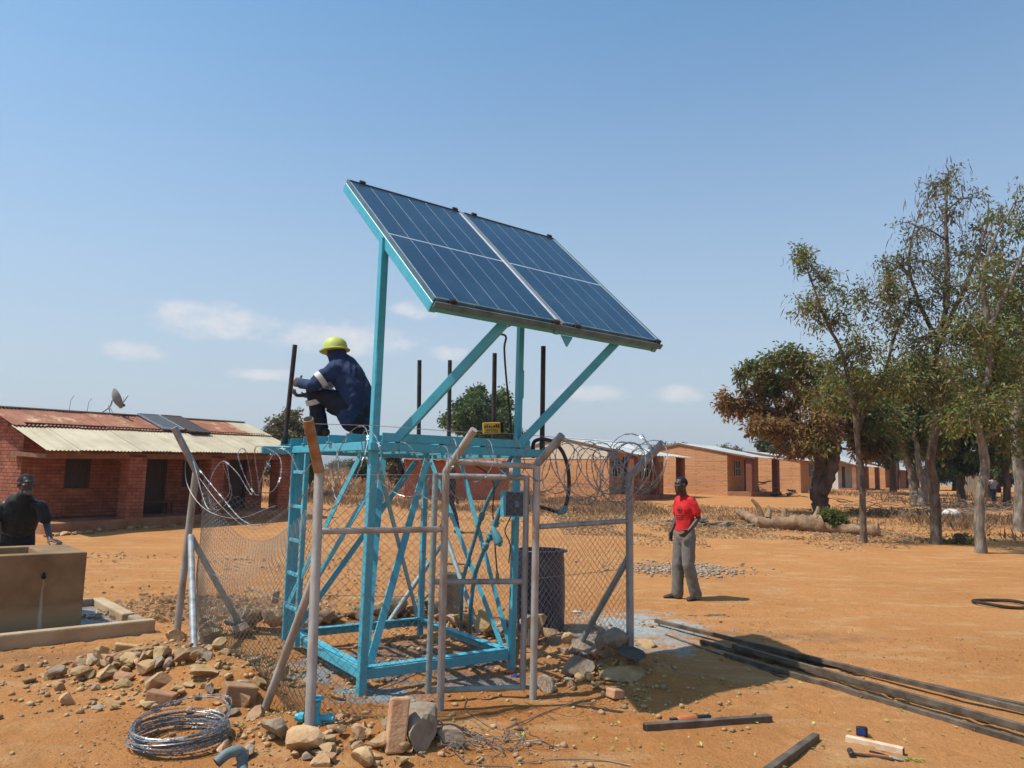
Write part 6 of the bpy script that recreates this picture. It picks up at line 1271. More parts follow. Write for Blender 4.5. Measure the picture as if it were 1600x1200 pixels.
def far_person(label, g, f, shirt, trou, k=1., stride=.2, arms=.12):
    t = thing('person', g, label, 'person'); H0 = Fig(g, f); H = lambda x, y, z: H0(x * k, y * k, z * k)
    mb = MB(); Q = head(mb, H(0, .03, 1.64), H0.f, (0, 0, 1), k); loft(mb, [H(0, 0, 1.42), H(0, .02, 1.56)], [.06 * k, .055 * k], H0.r); loft(mb, [H(0, 0, .95), H(0, 0, 1.2), H(0, 0, 1.4)], [(.13 * k, .09 * k), (.14 * k, .09 * k), (.12 * k, .08 * k)], H0.r)
    for s in (-1, 1):
        w_ = H(.24 * s, arms * s + .05, .92); loft(mb, [H(.17 * s, 0, 1.4), H(.24 * s, .0, 1.15), w_], [.05 * k, .04 * k, .028 * k], H0.f, 10); hand(mb, w_, -UP + H0.f * .3, -H0.r * s, H0.f, .4, k * 1.1); loft(mb, [H(.09 * s, 0, .9), H(.1 * s, stride * s * .5 + .03, .5), H(.1 * s, stride * s, .09)], [.08 * k, .055 * k, .042 * k], H0.r, 10)
    remesh('body', mb, .011, 'skin', t, 2); haircap(Q, t, 'hair', k)
    mb = MB(); loft(mb, [H(0, 0, .93), H(0, 0, 1.2), H(0, 0, 1.38), H(0, 0, 1.44)], [(.18 * k, .125 * k), (.175 * k, .12 * k), (.17 * k, .1 * k), (.09 * k, .07 * k)], H0.r, 16)
    for s in (-1, 1): loft(mb, [H(.15 * s, 0, 1.41), H(.2 * s, 0, 1.34), H(.235 * s, 0, 1.2)], [.07 * k, .07 * k, .065 * k], H0.f, 12)
    remesh('shirt', mb, .016, shirt, t, 3, .006, 8, .6, 3)
    mb = MB(); loft(mb, [H(0, 0, .86), H(0, 0, .98)], [(.165 * k, .12 * k), (.15 * k, .11 * k)], H0.r, 14)
    for s in (-1, 1): loft(mb, [H(.09 * s, 0, .9), H(.1 * s, stride * s * .5 + .03, .5), H(.1 * s, stride * s, .12)], [.1 * k, .08 * k, .065 * k], H0.r, 12)
    remesh('trousers', mb, .016, trou, t, 3, .005, 8, .5, 6)
    for s in (-1, 1): mb = MB(); shoe(mb, H(.1 * s, stride * s - .07, -.005), H0.f, .26 * k, .045 * k); remesh('shoe', mb, .014, 'shoe', t, 1)
far_person('person in a pale shirt and jeans walking off among the far trees', G(1553, 787), (.2, 1), 'shirt_pale', 'jeans', .92)
far_person('person in dark trousers walking past behind the gate', G(702, 832), (.95, -.25), 'shirt_black', 'overall_dark', 1., .26, .2)
# ------------------------------------------------------------------ concrete trough on its apron, left
def trough():
    A = atZ(137, 862, .84); x1 = A[0]; y0 = A[1]; ang = R(9.5); ax = V(math.cos(ang), -math.sin(ang), 0) * 1; ay = V(math.sin(ang), math.cos(ang), 0)
    ax = -unit(atZ(0, 868, .84) - A); ay = V(-ax[1], ax[0], 0); L_ = 2.6; D = 1.0; Hh = .84; th = .13
    P = lambda x, y, z: A - V(0, 0, .84) - ax * x + ay * y + V(0, 0, z)
    t = thing('water_trough', P(L_ / 2, D / 2, 0), 'stained concrete water trough with a drip hole, on a kerbed slab', 'trough')
    m = bpy.data.materials.get('concrete'); mb = MB()
    for (a, b, c, d) in ((0, L_, 0, th), (0, L_, D - th, D), (0, .38, th, D - th), (L_ - th, L_, th, D - th)): 
        q = [P(b, c, .02), P(a, c, .02), P(a, d, .02), P(b, d, .02), P(b, c, Hh), P(a, c, Hh), P(a, d, Hh), P(b, d, Hh)]
        # sides lean out slightly towards the foot
        mb.hexa(q)
    o = mb.build('wall', trough_mat(P(.0, 0, 0), ax), t); bevel(o, .018, 3)
    mb = MB(); mb.hexa([P(L_ - th, th, .1), P(.38, th, .1), P(.38, D - th, .1), P(L_ - th, D - th, .1), P(L_ - th, th, .45), P(.38, th, .45), P(.38, D - th, .45), P(L_ - th, D - th, .45)]); mb.build('floor', 'concrete', t)
    hp = atY(53, 893, P(0, 0, 0)[1] + .12); s = (A - hp) @ ax; c = P(s, -.006, hp[2] ); mb = MB(); mb.lathe([(.022, 0), (.022, .012), (.014, .013)], P(s, .002, hp[2]), 10, -ay); mb.build('outlet', 'dark_inside', t)
    mb = MB(); mb.lathe([(.012, 0), (.012, .012)], P(s, .001, hp[2] + .03), 8, -ay); mb.build('outlet', 'dark_inside', t)
    # apron and kerb
    kt = thing('kerb_slab', P(1, 0, 0), 'low concrete kerb and wet apron round the trough', 'kerb'); kw, kh = .11, .15
    x_r = -.62; y_f = -.22; y_b = D + .72
    def K(name, a, b, c, d, z0, z1, m_): 
        mb = MB(); mb.hexa([P(b, c, z0), P(a, c, z0), P(a, d, z0), P(b, d, z0), P(b, c, z1), P(a, c, z1), P(a, d, z1), P(b, d, z1)]); o = mb.build(name, m_, kt); bevel(o, .018, 2); return o
    K('kerb', x_r, L_ + .5, y_f - kw, y_f, -.15, kh, 'concrete_pale'); K('kerb', x_r + .001, x_r + kw, y_f + .002, y_f + .50, -.15, kh - .035, 'concrete'); K('kerb', x_r, x_r + kw * 1.2, y_f + .62, y_b, -.15, kh * .75, 'concrete_pale'); K('kerb', x_r + kw * 1.2, L_ + .5, y_b - kw, y_b, -.15, kh * .8, 'concrete')
    K('apron', x_r + kw * 1.2, L_ + .5, y_f + .003, y_b - kw - .003, -.1, .03, 'apron_wet')
mat('apron_wet', [(.11, .095, .08), (.20, .175, .15), (.30, .27, .235)], scale=4, rough=.5, bump=.4, bscale=18, bdist=.01, stretch=(1, 3, 1), rr=.2)
def trough_mat(org, ax):
    m = mat('trough_concrete', [(.15, .085, .040), (.225, .135, .066), (.29, .185, .098)], scale=2.4, rough=.85, bump=.3, bscale=30, bdist=.006); nt = m.node_tree; n = nt.nodes; l = nt.links; b = n['Principled BSDF']
    src = b.inputs['Base Color'].links[0].from_socket; geo = n.new('ShaderNodeNewGeometry'); sx = n.new('ShaderNodeSeparateXYZ'); l.new(geo.outputs['Position'], sx.inputs[0])
    # long-standing tide line: paler below it; whitish lime run under the outlet
    nz = n.new('ShaderNodeTexNoise'); nz.inputs['Scale'].default_value = 5
    def mth(op, a, c):
        k = n.new('ShaderNodeMath'); k.operation = op
        for i, s in enumerate((a, c)):
            if isinstance(s, (int, float)): k.inputs[i].default_value = s
            else: l.new(s, k.inputs[i])
        return k.outputs[0]
    z = mth('ADD', sx.outputs[2], mth('MULTIPLY', mth('SUBTRACT', nz.outputs[0], .5), .16)); mr = n.new('ShaderNodeMapRange'); l.new(z, mr.inputs[0]); mr.inputs[1].default_value = .26; mr.inputs[2].default_value = .34; mr.inputs[3].default_value = .75; mr.inputs[4].default_value = 0
    mx = n.new('ShaderNodeMix'); mx.data_type = 'RGBA'; l.new(mr.outputs[0], mx.inputs[0]); l.new(src, mx.inputs[6]); mx.inputs[7].default_value = (.32, .225, .125, 1)
    vd = n.new('ShaderNodeVectorMath'); vd.operation = 'DOT_PRODUCT'; sub = n.new('ShaderNodeVectorMath'); sub.operation = 'SUBTRACT'; l.new(geo.outputs['Position'], sub.inputs[0]); hp = atY(53, 893, org[1] + .12); s0 = (np.asarray(org) - hp) @ ax; sub.inputs[1].default_value = tuple(np.asarray(org) - ax * s0); l.new(sub.outputs[0], vd.inputs[0]); vd.inputs[1].default_value = tuple(ax)
    d = mth('ABSOLUTE', mth('ADD', vd.outputs['Value'], mth('MULTIPLY', mth('SUBTRACT', nz.outputs[0], .5), .03)), 0); wd = mth('MULTIPLY', mth('SUBTRACT', hp[2], sx.outputs[2]), .045); q = mth('SUBTRACT', mth('ADD', wd, .008), d); m2 = n.new('ShaderNodeMapRange'); l.new(q, m2.inputs[0]); m2.inputs[1].default_value = 0; m2.inputs[2].default_value = .022; m2.inputs[3].default_value = 0; m2.inputs[4].default_value = .55
    below = mth('LESS_THAN', sx.outputs[2], float(hp[2])); fac = mth('MULTIPLY', m2.outputs[0], below); mx2 = n.new('ShaderNodeMix'); mx2.data_type = 'RGBA'; l.new(fac, mx2.inputs[0]); l.new(mx.outputs[2], mx2.inputs[6]); mx2.inputs[7].default_value = (.55, .50, .42, 1); l.new(mx2.outputs[2], b.inputs['Base Color'])
    return m
trough()
# ------------------------------------------------------------------ blue-black plastic drum
def drum():
    c = g3(.385, 8.78, -.01); t = thing('drum', c, 'battered dark blue plastic drum with an open top, behind the fence', 'drum'); n = 40
    prof = [(.02, .0), (.245, .0), (.262, .03), (.276, .25), (.279, .30), (.279, .34), (.281, .60), (.282, .66), (.281, .70), (.272, .86), (.276, .885), (.276, .90), (.262, .90), (.26, .87), (.262, .30), (.255, .05), (.02, .045)]
    mb = MB(); mb.lathe(prof, c, n, (-.03, 0, 1), False); V_ = np.array(mb.v); a = np.arctan2(V_[:, 1] - c[1], V_[:, 0] - c[0]); hz_ = V_[:, 2] - c[2]
    dent = .045 * np.exp(-((a + 1.9) / .35) ** 2) * np.exp(-((hz_ - .42) / .25) ** 2) + .03 * np.exp(-((a + .9) / .3) ** 2) * np.exp(-((hz_ - .62) / .16) ** 2); V_[:, 0] -= np.cos(a) * dent; V_[:, 1] -= np.sin(a) * dent; mb.v = [tuple(p) for p in V_]; mb.build('body', 'drum_plastic', t, True)
    mb = MB(); P = [c + V(.283 * math.cos(x), .283 * math.sin(x), .892) for x in np.linspace(0, 2 * math.pi, 41)[:-1]]; mb.tube(P, .011, 6, closed=True); mb.build('rim', 'drum_plastic', t, True)
drum()
# ------------------------------------------------------------------ stones, bricks and rubble
SID = [0]
def stone(px, r_, lab=None, m_='stone', flat=.75, up=.35, group='loose stones round the enclosure', sub=2, xy=None, dz=0, stretch=None, bury=.3):
    p = G(*px) if xy is None else g3(*xy); SID[0] += 1; mb = MB(); rock(mb, V(0, 0, 0), r_, sub, flat, seed=SID[0] * 7 + 3, stretch=stretch); v_ = np.array(mb.v); v_ += p + V(0, 0, -v_[:, 2].min() - r_ * bury + dz); mb.v = [tuple(q) for q in v_]
    if lab and '{}' in lab: lab = lab.format(('fist-sized ' if r_ > .085 else 'small ' if r_ < .04 else '') + {'stone': 'tan', 'stone_grey': 'greyish', 'brick_loose': 'reddish'}[m_])
    return tag(mb.build('stone', m_), lab or 'rough stone in the rubble strewn round the fence foot', 'stone', group)
big = [((655, 1155), .155, 'big pale broken concrete block leaning at the front fence post', 'stone_grey', .95), ((703, 1158), .085, 'rounded grey stone right of the concrete block', 'stone_grey', .7), ((592, 1165), .085, 'tan angular stone left of the upright brick', 'stone', .8), ((476, 1165), .125, 'wide flat stone at the foot of the front left post', 'stone', .6), ((436, 1150), .10, 'broken slab leaning left of the front post', 'stone_grey', .9), ((400, 1118), .11, 'pale yellowish stone left of the leaning slab', 'stone', .7), ((560, 1150), .075, 'brown stone with flat top, middle of the front heap', 'stone', .8), ((530, 1125), .07, 'reddish stone just behind the front heap', 'brick_loose', .8), ((625, 1125), .075, 'stone behind the upright brick', 'stone', .7), ((500, 1192), .09, 'half buried stone at the lower edge of the view', 'stone', .5),
       ((572, 1190), .085, 'yellowish stone at the bottom edge below the upright brick', 'stone', .6), ((625, 1192), .06, 'small stone at the bottom edge', 'stone', .6), ((850, 1080), .075, 'pale cube-like stone at the gate hinge post', 'stone_grey', .95), ((905, 1055), .14, 'grey lumpy stone left of the flat lid', 'stone_grey', .7), ((940, 1030), .16, 'squared stone behind the flat lid', 'stone', .55), ((985, 1055), .20, 'large cracked block carrying the dark lid', 'stone', .62), ((1010, 1010), .12, 'slab leaning behind the corner post', 'stone', .5), ((880, 1020), .07, 'dark stone inside the right fence bay', 'stone_grey', .7), ((245, 1075), .09, 'orange brick lump standing on the rubble', 'brick_loose', .85), ((240, 1102), .08, 'whitish broken block left of the razor coil', 'stone', .55), ((300, 1030), .12, 'flat pale slab on top of the left heap', 'stone', .55), ((322, 1052), .11, 'pale slab edge on the right of the left heap', 'stone', .6), ((275, 1005), .11, 'brown slab leaning at the left corner post', 'stone', .8), ((76, 1060), .05, 'small red stone alone on the bare earth', 'brick_loose', .8), ((30, 1048), .055, 'buff stone near the left edge', 'stone', .7), ((375, 1098), .095, 'squared tan block right of the left heap', 'brick_loose', .8), ((345, 1115), .075, 'pale chipped stone below the squared block', 'stone', .7)]
for px, r_, lab, m_, fl in big: stone(px, r_, lab, m_, fl)
rg3 = np.random.default_rng(17)
def heap(n, c, rx, ry, r0, r1, lab, grp, mats=('stone', 'stone', 'brick_loose', 'stone', 'stone', 'stone_grey'), lift=0.):
    for k in range(n):
        x, y = c[0] + rg3.normal() * rx * .5, c[1] + rg3.normal() * ry * .5; d = math.hypot((x - c[0]) / rx, (y - c[1]) / ry); stone(None, float(rg3.uniform(r0, r1)), lab, mats[int(rg3.integers(len(mats)))], .75, xy=(x, y), group=grp, sub=1, dz=lift * max(0, 1 - d) * rg3.random())
c = G(215, 1040); heap(70, c, 1.05, .5, .025, .085, '{} broken stone in the low heap left of the enclosure', 'rubble heap left of the enclosure', lift=.06)
c = G(310, 1085); heap(30, c, .55, .35, .02, .055, '{} chipped stone between the left heap and the razor coil', 'chips by the razor coil', lift=.03)
c = G(540, 1165); heap(46, c, .75, .22, .018, .055, '{} stone packed between the front blocks', 'stones in the front heap', lift=.04)
c = G(940, 1060); heap(34, c, .55, .4, .02, .06, '{} stone scattered round the right corner post', 'stones at the right corner post', lift=.03)
for k in range(64):      # loose stone footing along the two back sides
    u = rg3.random(); A, B = ((FA, FF) if k < 42 else (FF, FE)); p = A + (B - A) * u; n_ = unit(V(-(B - A)[1], (B - A)[0], 0)); p = p + n_ * rg3.normal() * .12 + V(.0, -.05, 0); stone(None, float(rg3.uniform(.06, .13)), '{} stone in the rough footing under the back fence', 'stone' if k % 3 else 'stone_grey', .8, xy=(p[0], p[1]), group='footing stones under the back fence', sub=1, dz=float(rg3.random() * .12))
def loose_brick(px, ang, lab, up=False, m_='brick_loose', s=(.115, .055, .038), tilt=.15):
    p = G(*px); t = None; mb = MB(); a = V(math.cos(ang), math.sin(ang), 0); 
    if up: az = unit(V(.05, .25, 1)); mb.obox(p + az * s[0] * .9, V(0.95, .3, 0), np.cross(az, V(.95, .3, 0)), az, s[1], s[2], s[0])
    else: az = unit(V(tilt, .1, 1)); mb.obox(p + az * s[2] * .9, a - az * (a @ az), np.cross(az, a), az, *s)
    o = mb.build('brick', m_); bevel(o, .012, 2); tag(o, lab, 'brick'); return o
loose_brick((616, 1172), 0, 'tan brick standing on end in front of the concrete block', True, s=(.155, .058, .05)); loose_brick((372, 1095), .5, 'tan brick lying on the stones above the razor coil', s=(.11, .07, .06)); loose_brick((250, 1100), .1, 'half brick lying left of the razor coil', s=(.10, .06, .045)); loose_brick((196, 1018), .4, 'orange brick lying on the left heap', s=(.1, .05, .035)); loose_brick((960, 1090), .7, 'broken brick below the right corner stones', s=(.06, .05, .035))
def gravel(name, label, specs, m_, seed):
    r2 = np.random.default_rng(seed); mb = MB(); P0, F0 = ICO[0]
    vs_, fs = [], []
    for n, cx, cy, rx, ry, r0, r1 in specs:
        x = cx + r2.normal(size=n) * rx * .5; y = cy + r2.normal(size=n) * ry * .5; z = gz(x, y); r_ = r0 * (r1 / r0) ** (r2.random(n) ** 2.2)
        for i in range(n):
            q = P0 * (1 + r2.uniform(-.3, .3, (12, 1))) * V(1.1, .9, .7) * r_[i]; th = r2.random() * 6.28; q = q @ np.array([[math.cos(th), math.sin(th), 0], [-math.sin(th), math.cos(th), 0], [0, 0, 1]]) + V(x[i], y[i], z[i] + r_[i] * .35); b0 = len(vs_) * 12; vs_.append(q); fs.append(np.array(F0) + b0)
    tag(mesh_from(name, np.concatenate(vs_), np.concatenate(fs), m_, False, (0, 7, 0), None, 3), label, 'gravel', None, 'stuff')
gravel('gravel', 'small stones, clods and chips scattered over the earth', [(1500, -2.5, 6.4, 1.5, .9, .006, .032), (700, -1.0, 5.1, 1.6, .5, .006, .028), (500, .9, 6.5, 1.1, 1.0, .006, .03), (500, 0, 6.5, 9, 4, .004, .010), (160, 2, 10, 10, 6, .005, .014), (700, -.8, 8.9, 2.4, .9, .01, .04), (500, -.6, 7.2, 1.6, 1.6, .006, .03), (160, -3.0, 9.4, 1.8, 1.0, .01, .03)], 'stone', 5)
gravel('gravel_patch', 'patch of pale pebbles on the ground behind the man in red', [(900, *G(1066, 890)[:2], 1.15, .85, .018, .045)], 'stone_grey', 6)
mat('lid_dull', [(.06, .05, .04), (.12, .10, .08)], scale=8, rough=.9, bump=.2, spec=.15)
# dark flat lid on the corner stones
p = G(980, 1040); mb = MB(); mb.lathe([(.0, .012), (.12, .012), (.125, .006), (.12, 0), (.0, 0)], p + V(.02, -.08, .12), 24, (.12, -.22, 1)); tag(mb.build('lid', 'lid_dull', None, True), 'flat dark round lid lying on the cracked block', 'lid')
# ------------------------------------------------------------------ steel lengths lying on the ground
def bar(name, lab, a, b, w, h, m_='rust_bar', lift=0., hollow=True, group=None):
    a = np.array(a, float); b = np.array(b, float); a[2] = gz(a[0], a[1]); b[2] = gz(b[0], b[1]); k = np.linspace(0, 1, 30)[:, None]; Lq = a + (b - a) * k; rise = max(0., float((gz(Lq[:, 0], Lq[:, 1]) - Lq[:, 2]).max())) * .5 - .003
    a[2] += h / 2 + lift + rise; b[2] += h / 2 + lift + rise; t = thing(name, (a + b) / 2 - V(0, 0, h / 2), lab, 'steel bar', group); d = unit(b - a); mb = MB(); mb.beam(a, b, w, h); bevel(mb.build('tube', m_, t), .003)
    if hollow:
        for p, q in ((a, -d), (b, d)): mb = MB(); sd = unit(np.cross(d, UP)); mb.obox(p + q * .001, sd, d, np.cross(sd, d), w / 2 - .005, .0015, h / 2 - .005); mb.build('bore', 'dark_inside', t)
SG = 'long steel lengths lying beside the panel shadow'
e = lambda px, py, dz=0: G(px, py) + V(0, 0, dz)
A0, B0 = e(1024, 977), e(1760, 1160); bar('steel_length', 'longest dusty steel length, topmost of the bundle with the free far end', A0, B0, .042, .042, lift=.03, group=SG)
bar('steel_length', 'steel length with a gap behind the bundle, farthest from the viewer', e(1150, 1012), e(1800, 1150), .04, .04, group=SG)
bar('steel_length', 'dark steel length in the middle of the bundle', e(1095, 1006), e(1820, 1205), .04, .045, group=SG)
bar('steel_length', 'grey steel length along the near side of the bundle', e(1133, 1027), e(1790, 1222), .042, .045, group=SG)
bar('steel_length', 'thin steel strip lying flat below the longest length', e(1040, 992), e(1230, 1060), .03, .01, hollow=False, group=SG)
bar('steel_length', 'narrow steel length squeezed into the near side of the bundle', e(1145, 1022), e(1785, 1210), .035, .05, lift=.05, group=SG)
bar('steel_offcut', 'short square steel offcut lying across the panel shadow corner', e(1007, 1142), e(1204, 1128), .05, .05)
bar('steel_offcut', 'short dark steel offcut cut by the bottom edge of the view', e(1180, 1226), e(1275, 1156), .05, .045)
# angle grinder / saw handle beside the offcut
def tools():
    p = e(1075, 1127) + V(0, 0, .02); t = thing('hacksaw', p, 'orange handled tool lying behind the steel offcut', 'tool'); d = unit(e(1110, 1127) - e(1050, 1132)); s = V(-d[1], d[0], 0)
    mb = MB(); loft(mb, [p - d * .07, p, p + d * .06], [(.028, .022), (.03, .024), (.024, .02)], s, 10); mb.build('handle', 'orange_handle', t, True); mb = MB(); loft(mb, [p + d * .07, p + d * .17], [.020, .017], s, 10); mb.build('grip', 'plastic_black', t, True); mb = MB(); mb.beam(p - d * .14 + UP * .0, p - d * .07, .03, .02); mb.build('head', 'black_steel', t)
    a, b = e(1322, 1158), e(1412, 1178); a = a + V(0, 0, .006); b = b + V(0, 0, .006); bar_t = thing('timber_block', (a + b) / 2, 'pale orange-stained wooden stick lying by the hammer', 'timber'); mb = MB(); mb.beam(a + UP * .01, b + UP * .01, .045, .045); bevel(mb.build('stick', 'level_wood', bar_t), .004); d = unit(b - a); sd = unit(np.cross(d, UP)); mb = MB(); mb.obox(b + UP * .01 + d * .001, sd, d, UP, .019, .002, .019); mb.build('end_grain', 'dark_inside', bar_t)
    p = e(1347, 1151) + V(0, 0, .012); t = thing('tape_measure', p, 'small blue and black tape measure behind the wooden stick', 'tape measure'); d = V(.97, -.2, 0); s = V(.2, .97, 0); mb = MB(); mb.obox(p + UP * .02, d, s, UP, .036, .02, .034); bevel(mb.build('case', 'plastic_black', t), .012, 3); mb = MB(); mb.lathe([(.026, 0), (.026, .004), (.01, .005)], p + UP * .022 - s * .0195 - d * .006, 16, -s); mb.build('cheek', 'blue_plastic', t, True); mb = MB(); mb.obox(p + d * .045 + UP * .0, d, s, UP, .012, .012, .004); mb.build('tape_end', 'leaf_yellow', t)
    p = e(1330, 1181); q = e(1385, 1188); t = thing('hammer', p, 'small hammer with dark head and thin handle', 'hammer'); mb = MB(); mb.tube([p + UP * .015, q + UP * .012, e(1395, 1189) + UP * .01], [.009, .010, .012], 8); mb.build('handle', 'wood_dark', t, True); mb = MB(); h = V(.25, .97, 0); mb.lathe([(.016, -.045), (.020, -.04), (.018, -.01), (.018, .01), (.014, .03), (.018, .045)], p + UP * .018, 12, h); mb.build('head', 'black_steel', t, True)
    p, q = e(1358, 1179), e(1408, 1190); d = unit(q - p); s = V(-d[1], d[0], 0); t = thing('screwdriver', p, 'pliers with dark orange-striped handles beside the wooden stick', 'pliers')
    for k, sg in enumerate((-1, 1)): mb = MB(); mb.tube(bez([p + s * .022 * sg + UP * .012, p + d * .06 + s * .020 * sg + UP * .012, p + d * .115 + UP * .012], 5), .0085, 8); mb.build('handle', 'plastic_black' if k else 'orange_handle', t, True)
    mb = MB(); loft(mb, [p + d * .12 + UP * .012, p + d * .15 + UP * .012, p + d * .19 + UP * .01], [(.016, .009), (.014, .009), (.006, .006)], s, 10); mb.build('jaw', 'galvanised', t, True)
    # cotton waste
    r2 = np.random.default_rng(3); c = e(1425, 1190); P = np.cumsum(r2.normal(size=(60, 3)) * V(.02, .014, .006), 0); P = P - P.mean(0); P = P * V(.07, .035, .015) / np.abs(P).max(0) + c + UP * .012; mb = MB(); mb.tube(P, .004, 5); tag(mb.build('string', 'leaf_yellow', None, True), 'scrap of yellowish string on the earth beside the wooden stick', 'string')
tools()
# old tyre lying on the earth
p = G(1563, 946); t = thing('tyre', p, 'thin worn bicycle tyre lying flat on the yard', 'tyre'); P = [p + V(.335 * math.cos(a), .335 * math.sin(a) * 1.0, .03 + .012 * math.sin(a * 2 + 1)) for a in np.linspace(0, 2 * math.pi, 49)[:-1]]; mb = MB(); mb.tube(P, .022, 8, closed=True); mb.build('casing', 'rubber', t, True); mb = MB(); mb.tube([q + V(0, 0, .016) for q in P], .009, 6, closed=True); mb.build('tread', 'rubber', t, True)
# teal pipe bend at the bottom edge
def pipe_bend():
    p = atY(372, 1172, 4.62); t = thing('pipe_bend', G(372, 1190), 'dull teal pipe elbow lying at the bottom edge', 'pipe bend'); g = G(372, 1196)
    mb = MB(); P = bez([atZ(338, 1192, .09), atZ(352, 1180, .12), atZ(366, 1174, .13), atZ(377, 1177, .11), atZ(379, 1205, .03), atZ(380, 1235, .01)], 8); mb.tube(P, .030, 14, True); mb.build('elbow', 'teal_dull', t, True)
    d = unit(P[0] - P[1]); mb = MB(); mb.lathe([(.001, .0015), (.025, .0015), (.025, 0)], P[0], 14, d); mb.build('bore', 'dark_inside', t); mb = MB(); mb.lathe([(.034, -.012), (.034, .012)], P[26], 14, P[27] - P[25]); mb.build('collar', 'teal_dull', t, True)
pipe_bend()
# blue valve at the front post
def valve():
    p = G(492, 1130); t = thing('valve', p, 'blue painted water valve at the foot of the front left post', 'valve'); mb = MB(); mb.lathe([(.05, -.03), (.055, .0), (.045, .03), (.028, .05), (.026, .10), (.034, .105), (.034, .13), (.02, .14)], p, 14); mb.build('body', 'tower_paint', t, True); mb = MB(); mb.tube([p + V(-.13, .02, .03), p + V(.12, .0, .03)], .024, 10); mb.build('pipe', 'tower_paint', t, True)
    for s in (-1, 1): mb = MB(); mb.lathe([(.034, -.015), (.034, .015)], p + V(.09 * s, .01, .03), 8, (1, 0, 0)); mb.build('nut', 'tower_paint', t)
    mb = MB(); P = [p + V(.045 * math.cos(a), .045 * math.sin(a), .155) for a in np.linspace(0, 2 * math.pi, 17)[:-1]]; mb.tube(P, .007, 6, closed=True); mb.build('handwheel', 'tower_paint', t, True); mb = MB(); mb.tube([p + V(-.045, 0, .155), p + V(.045, 0, .155)], .006, 6); mb.build('spoke', 'tower_paint', t); mb = MB(); mb.tube([p + V(0, 0, .12), p + V(0, 0, .16)], .008, 6); mb.build('stem', 'tower_paint', t)
valve()
# tangle of thin wire and thorn twigs
r2 = np.random.default_rng(23); c = G(765, 1168); 
for k in range(26):
    a = r2.uniform(0, 6.28); L_ = r2.uniform(.12, .42); s0 = c + V(r2.normal() * .16, r2.normal() * .10, 0); P = []; d = V(math.cos(a), math.sin(a) * .7, 0); 
    for i in range(7): q = s0 + d * L_ * (i / 6 - .5) + V(*r2.normal(size=2) * .015, 0); P.append(V(q[0], q[1], float(gz(q[0], q[1])) + .012 + .07 * max(0, math.sin(i / 6 * 3.14)) * r2.random()))
    mb = MB(); mb.tube(bez(P, 3), .0028 * r2.uniform(.7, 1.6), 5); tag(mb.build('wire_offcut', 'twig' if k % 3 else 'wire', None, True), ('dry twig' if k % 3 else 'grey wire offcut') + ' in the tangle in front of the gate', 'wire', 'tangle of wire and twigs before the gate')
for (pts, lab) in (([(700, 1165), (735, 1195), (800, 1200)], 'thin wire curling out of the tangle towards the bottom edge'), ([(730, 1092), (728, 1110), (770, 1140), (800, 1150)], 'crooked dry twig standing by the gate bottom'), ([(805, 1195), (870, 1188), (940, 1190), (985, 1198)], 'thin cable lying along the bottom edge'), ([(790, 1140), (880, 1105), (930, 1100)], 'thin dark cord trailing right from the tangle')):
    P = bez([G(*q) + V(0, 0, .008) for q in pts], 8); mb = MB(); mb.tube(P, .0045, 5); tag(mb.build('cord', 'twig', None, True), lab, 'cord')
p = G(818, 1160); mb = MB(); r4 = np.random.default_rng(2); v_, f_ = leaf_cloud(np.tile(p + V(0, 0, .03), (14, 1)) + r4.normal(size=(14, 3)) * .012, r4.normal(size=(14, 3)), .035, .01, r4); tag(mesh_from('flower', v_, f_, 'leaf_yellow', False, None, None, 4), 'small yellow scrap on the earth right of the wire tangle', 'scrap')
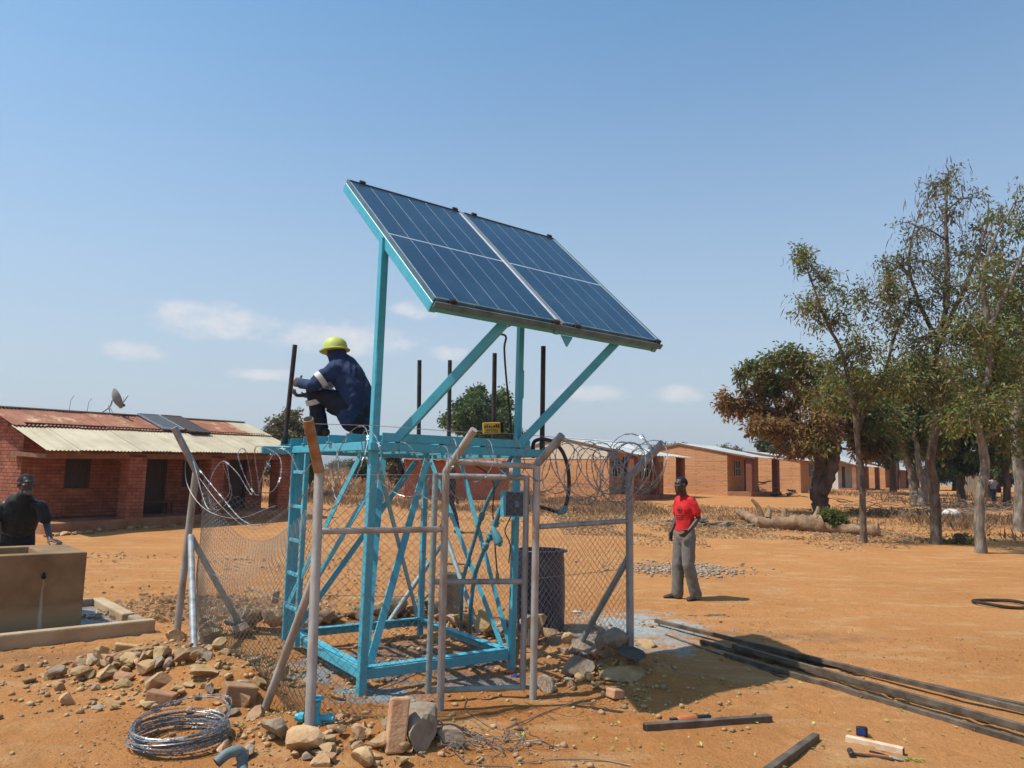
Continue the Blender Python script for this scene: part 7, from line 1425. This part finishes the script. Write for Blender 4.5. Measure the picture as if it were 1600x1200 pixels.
# tap stand behind the tower
def tap_stand():
    p = G(706, 962); t = thing('tap_stand', p, 'grey concrete tap pedestal with a bent pipe, behind the gate', 'tap stand'); mb = MB(); mb.obox(p + UP * .24, V(1, .1, 0), V(-.1, 1, 0), UP, .12, .1, .27); bevel(mb.build('pedestal', 'concrete', t), .015, 2); mb = MB(); a = p + UP * .49; mb.tube([a + V(-.12, 0, 0), a + V(-.12, 0, .12), a + V(.14, 0, .12), a + V(.14, 0, -.05)], .012, 8); mb.build('pipe', 'galvanised', t, True)
tap_stand()
# scraps of rag and foil inside the gate
for (px, m_, lab, s) in (((795, 1052), 'orange_handle', 'scrap of red plastic at the right tower foot', (.05, .03, .02)), ((805, 1058), 'blue_plastic', 'scrap of blue plastic at the right tower foot', (.04, .03, .015)), ((775, 1078), 'panel_alu', 'bent strip of grey sheet inside the gate', (.14, .02, .006)), ((900, 958), 'white_cloth', 'white scrap on the spilt paint beyond the fence', (.07, .03, .02)), ((1120, 962), 'bark_pale', 'pale stick on the ground below the man in red', (.12, .02, .015))):
    p = G(*px); mb = MB(); P_, Fc = ICO[1]; mb.add((P_ * (1 + .3 * fbm(P_[:, :1] * 3, P_[:, 1:2] * 3, 2, 3))) * np.array(s) + p + V(0, 0, s[2] * .7), Fc); tag(mb.build('scrap', m_), lab, 'scrap')
p, q = G(1075, 962), G(1140, 964); bar('stick', 'thin wooden stick lying on the ground in front of the man in red', p, q, .015, .012, 'bark_pale', hollow=False)
# ------------------------------------------------------------------ dusty air
def haze():
    m = bpy.data.materials.new('dusty_air'); m.use_nodes = True; nt = m.node_tree; nt.nodes.remove(nt.nodes['Principled BSDF']); pv = nt.nodes.new('ShaderNodeVolumePrincipled'); pv.inputs['Color'].default_value = (.80, .86, .93, 1); pv.inputs['Density'].default_value = .00045; pv.inputs['Anisotropy'].default_value = .2
    nt.links.new(pv.outputs[0], nt.nodes['Material Output'].inputs['Volume']); MATS['dusty_air'] = m
    mb = MB(); mb.hexa([(-2800, -600, -6), (2800, -600, -6), (2800, 3600, -6), (-2800, 3600, -6), (-2800, -600, 100), (2800, -600, 100), (2800, 3600, 100), (-2800, 3600, 100)]); tag(mb.build('haze', 'dusty_air', None, loc=(0, 1500, -6)), kind='stuff')
haze()
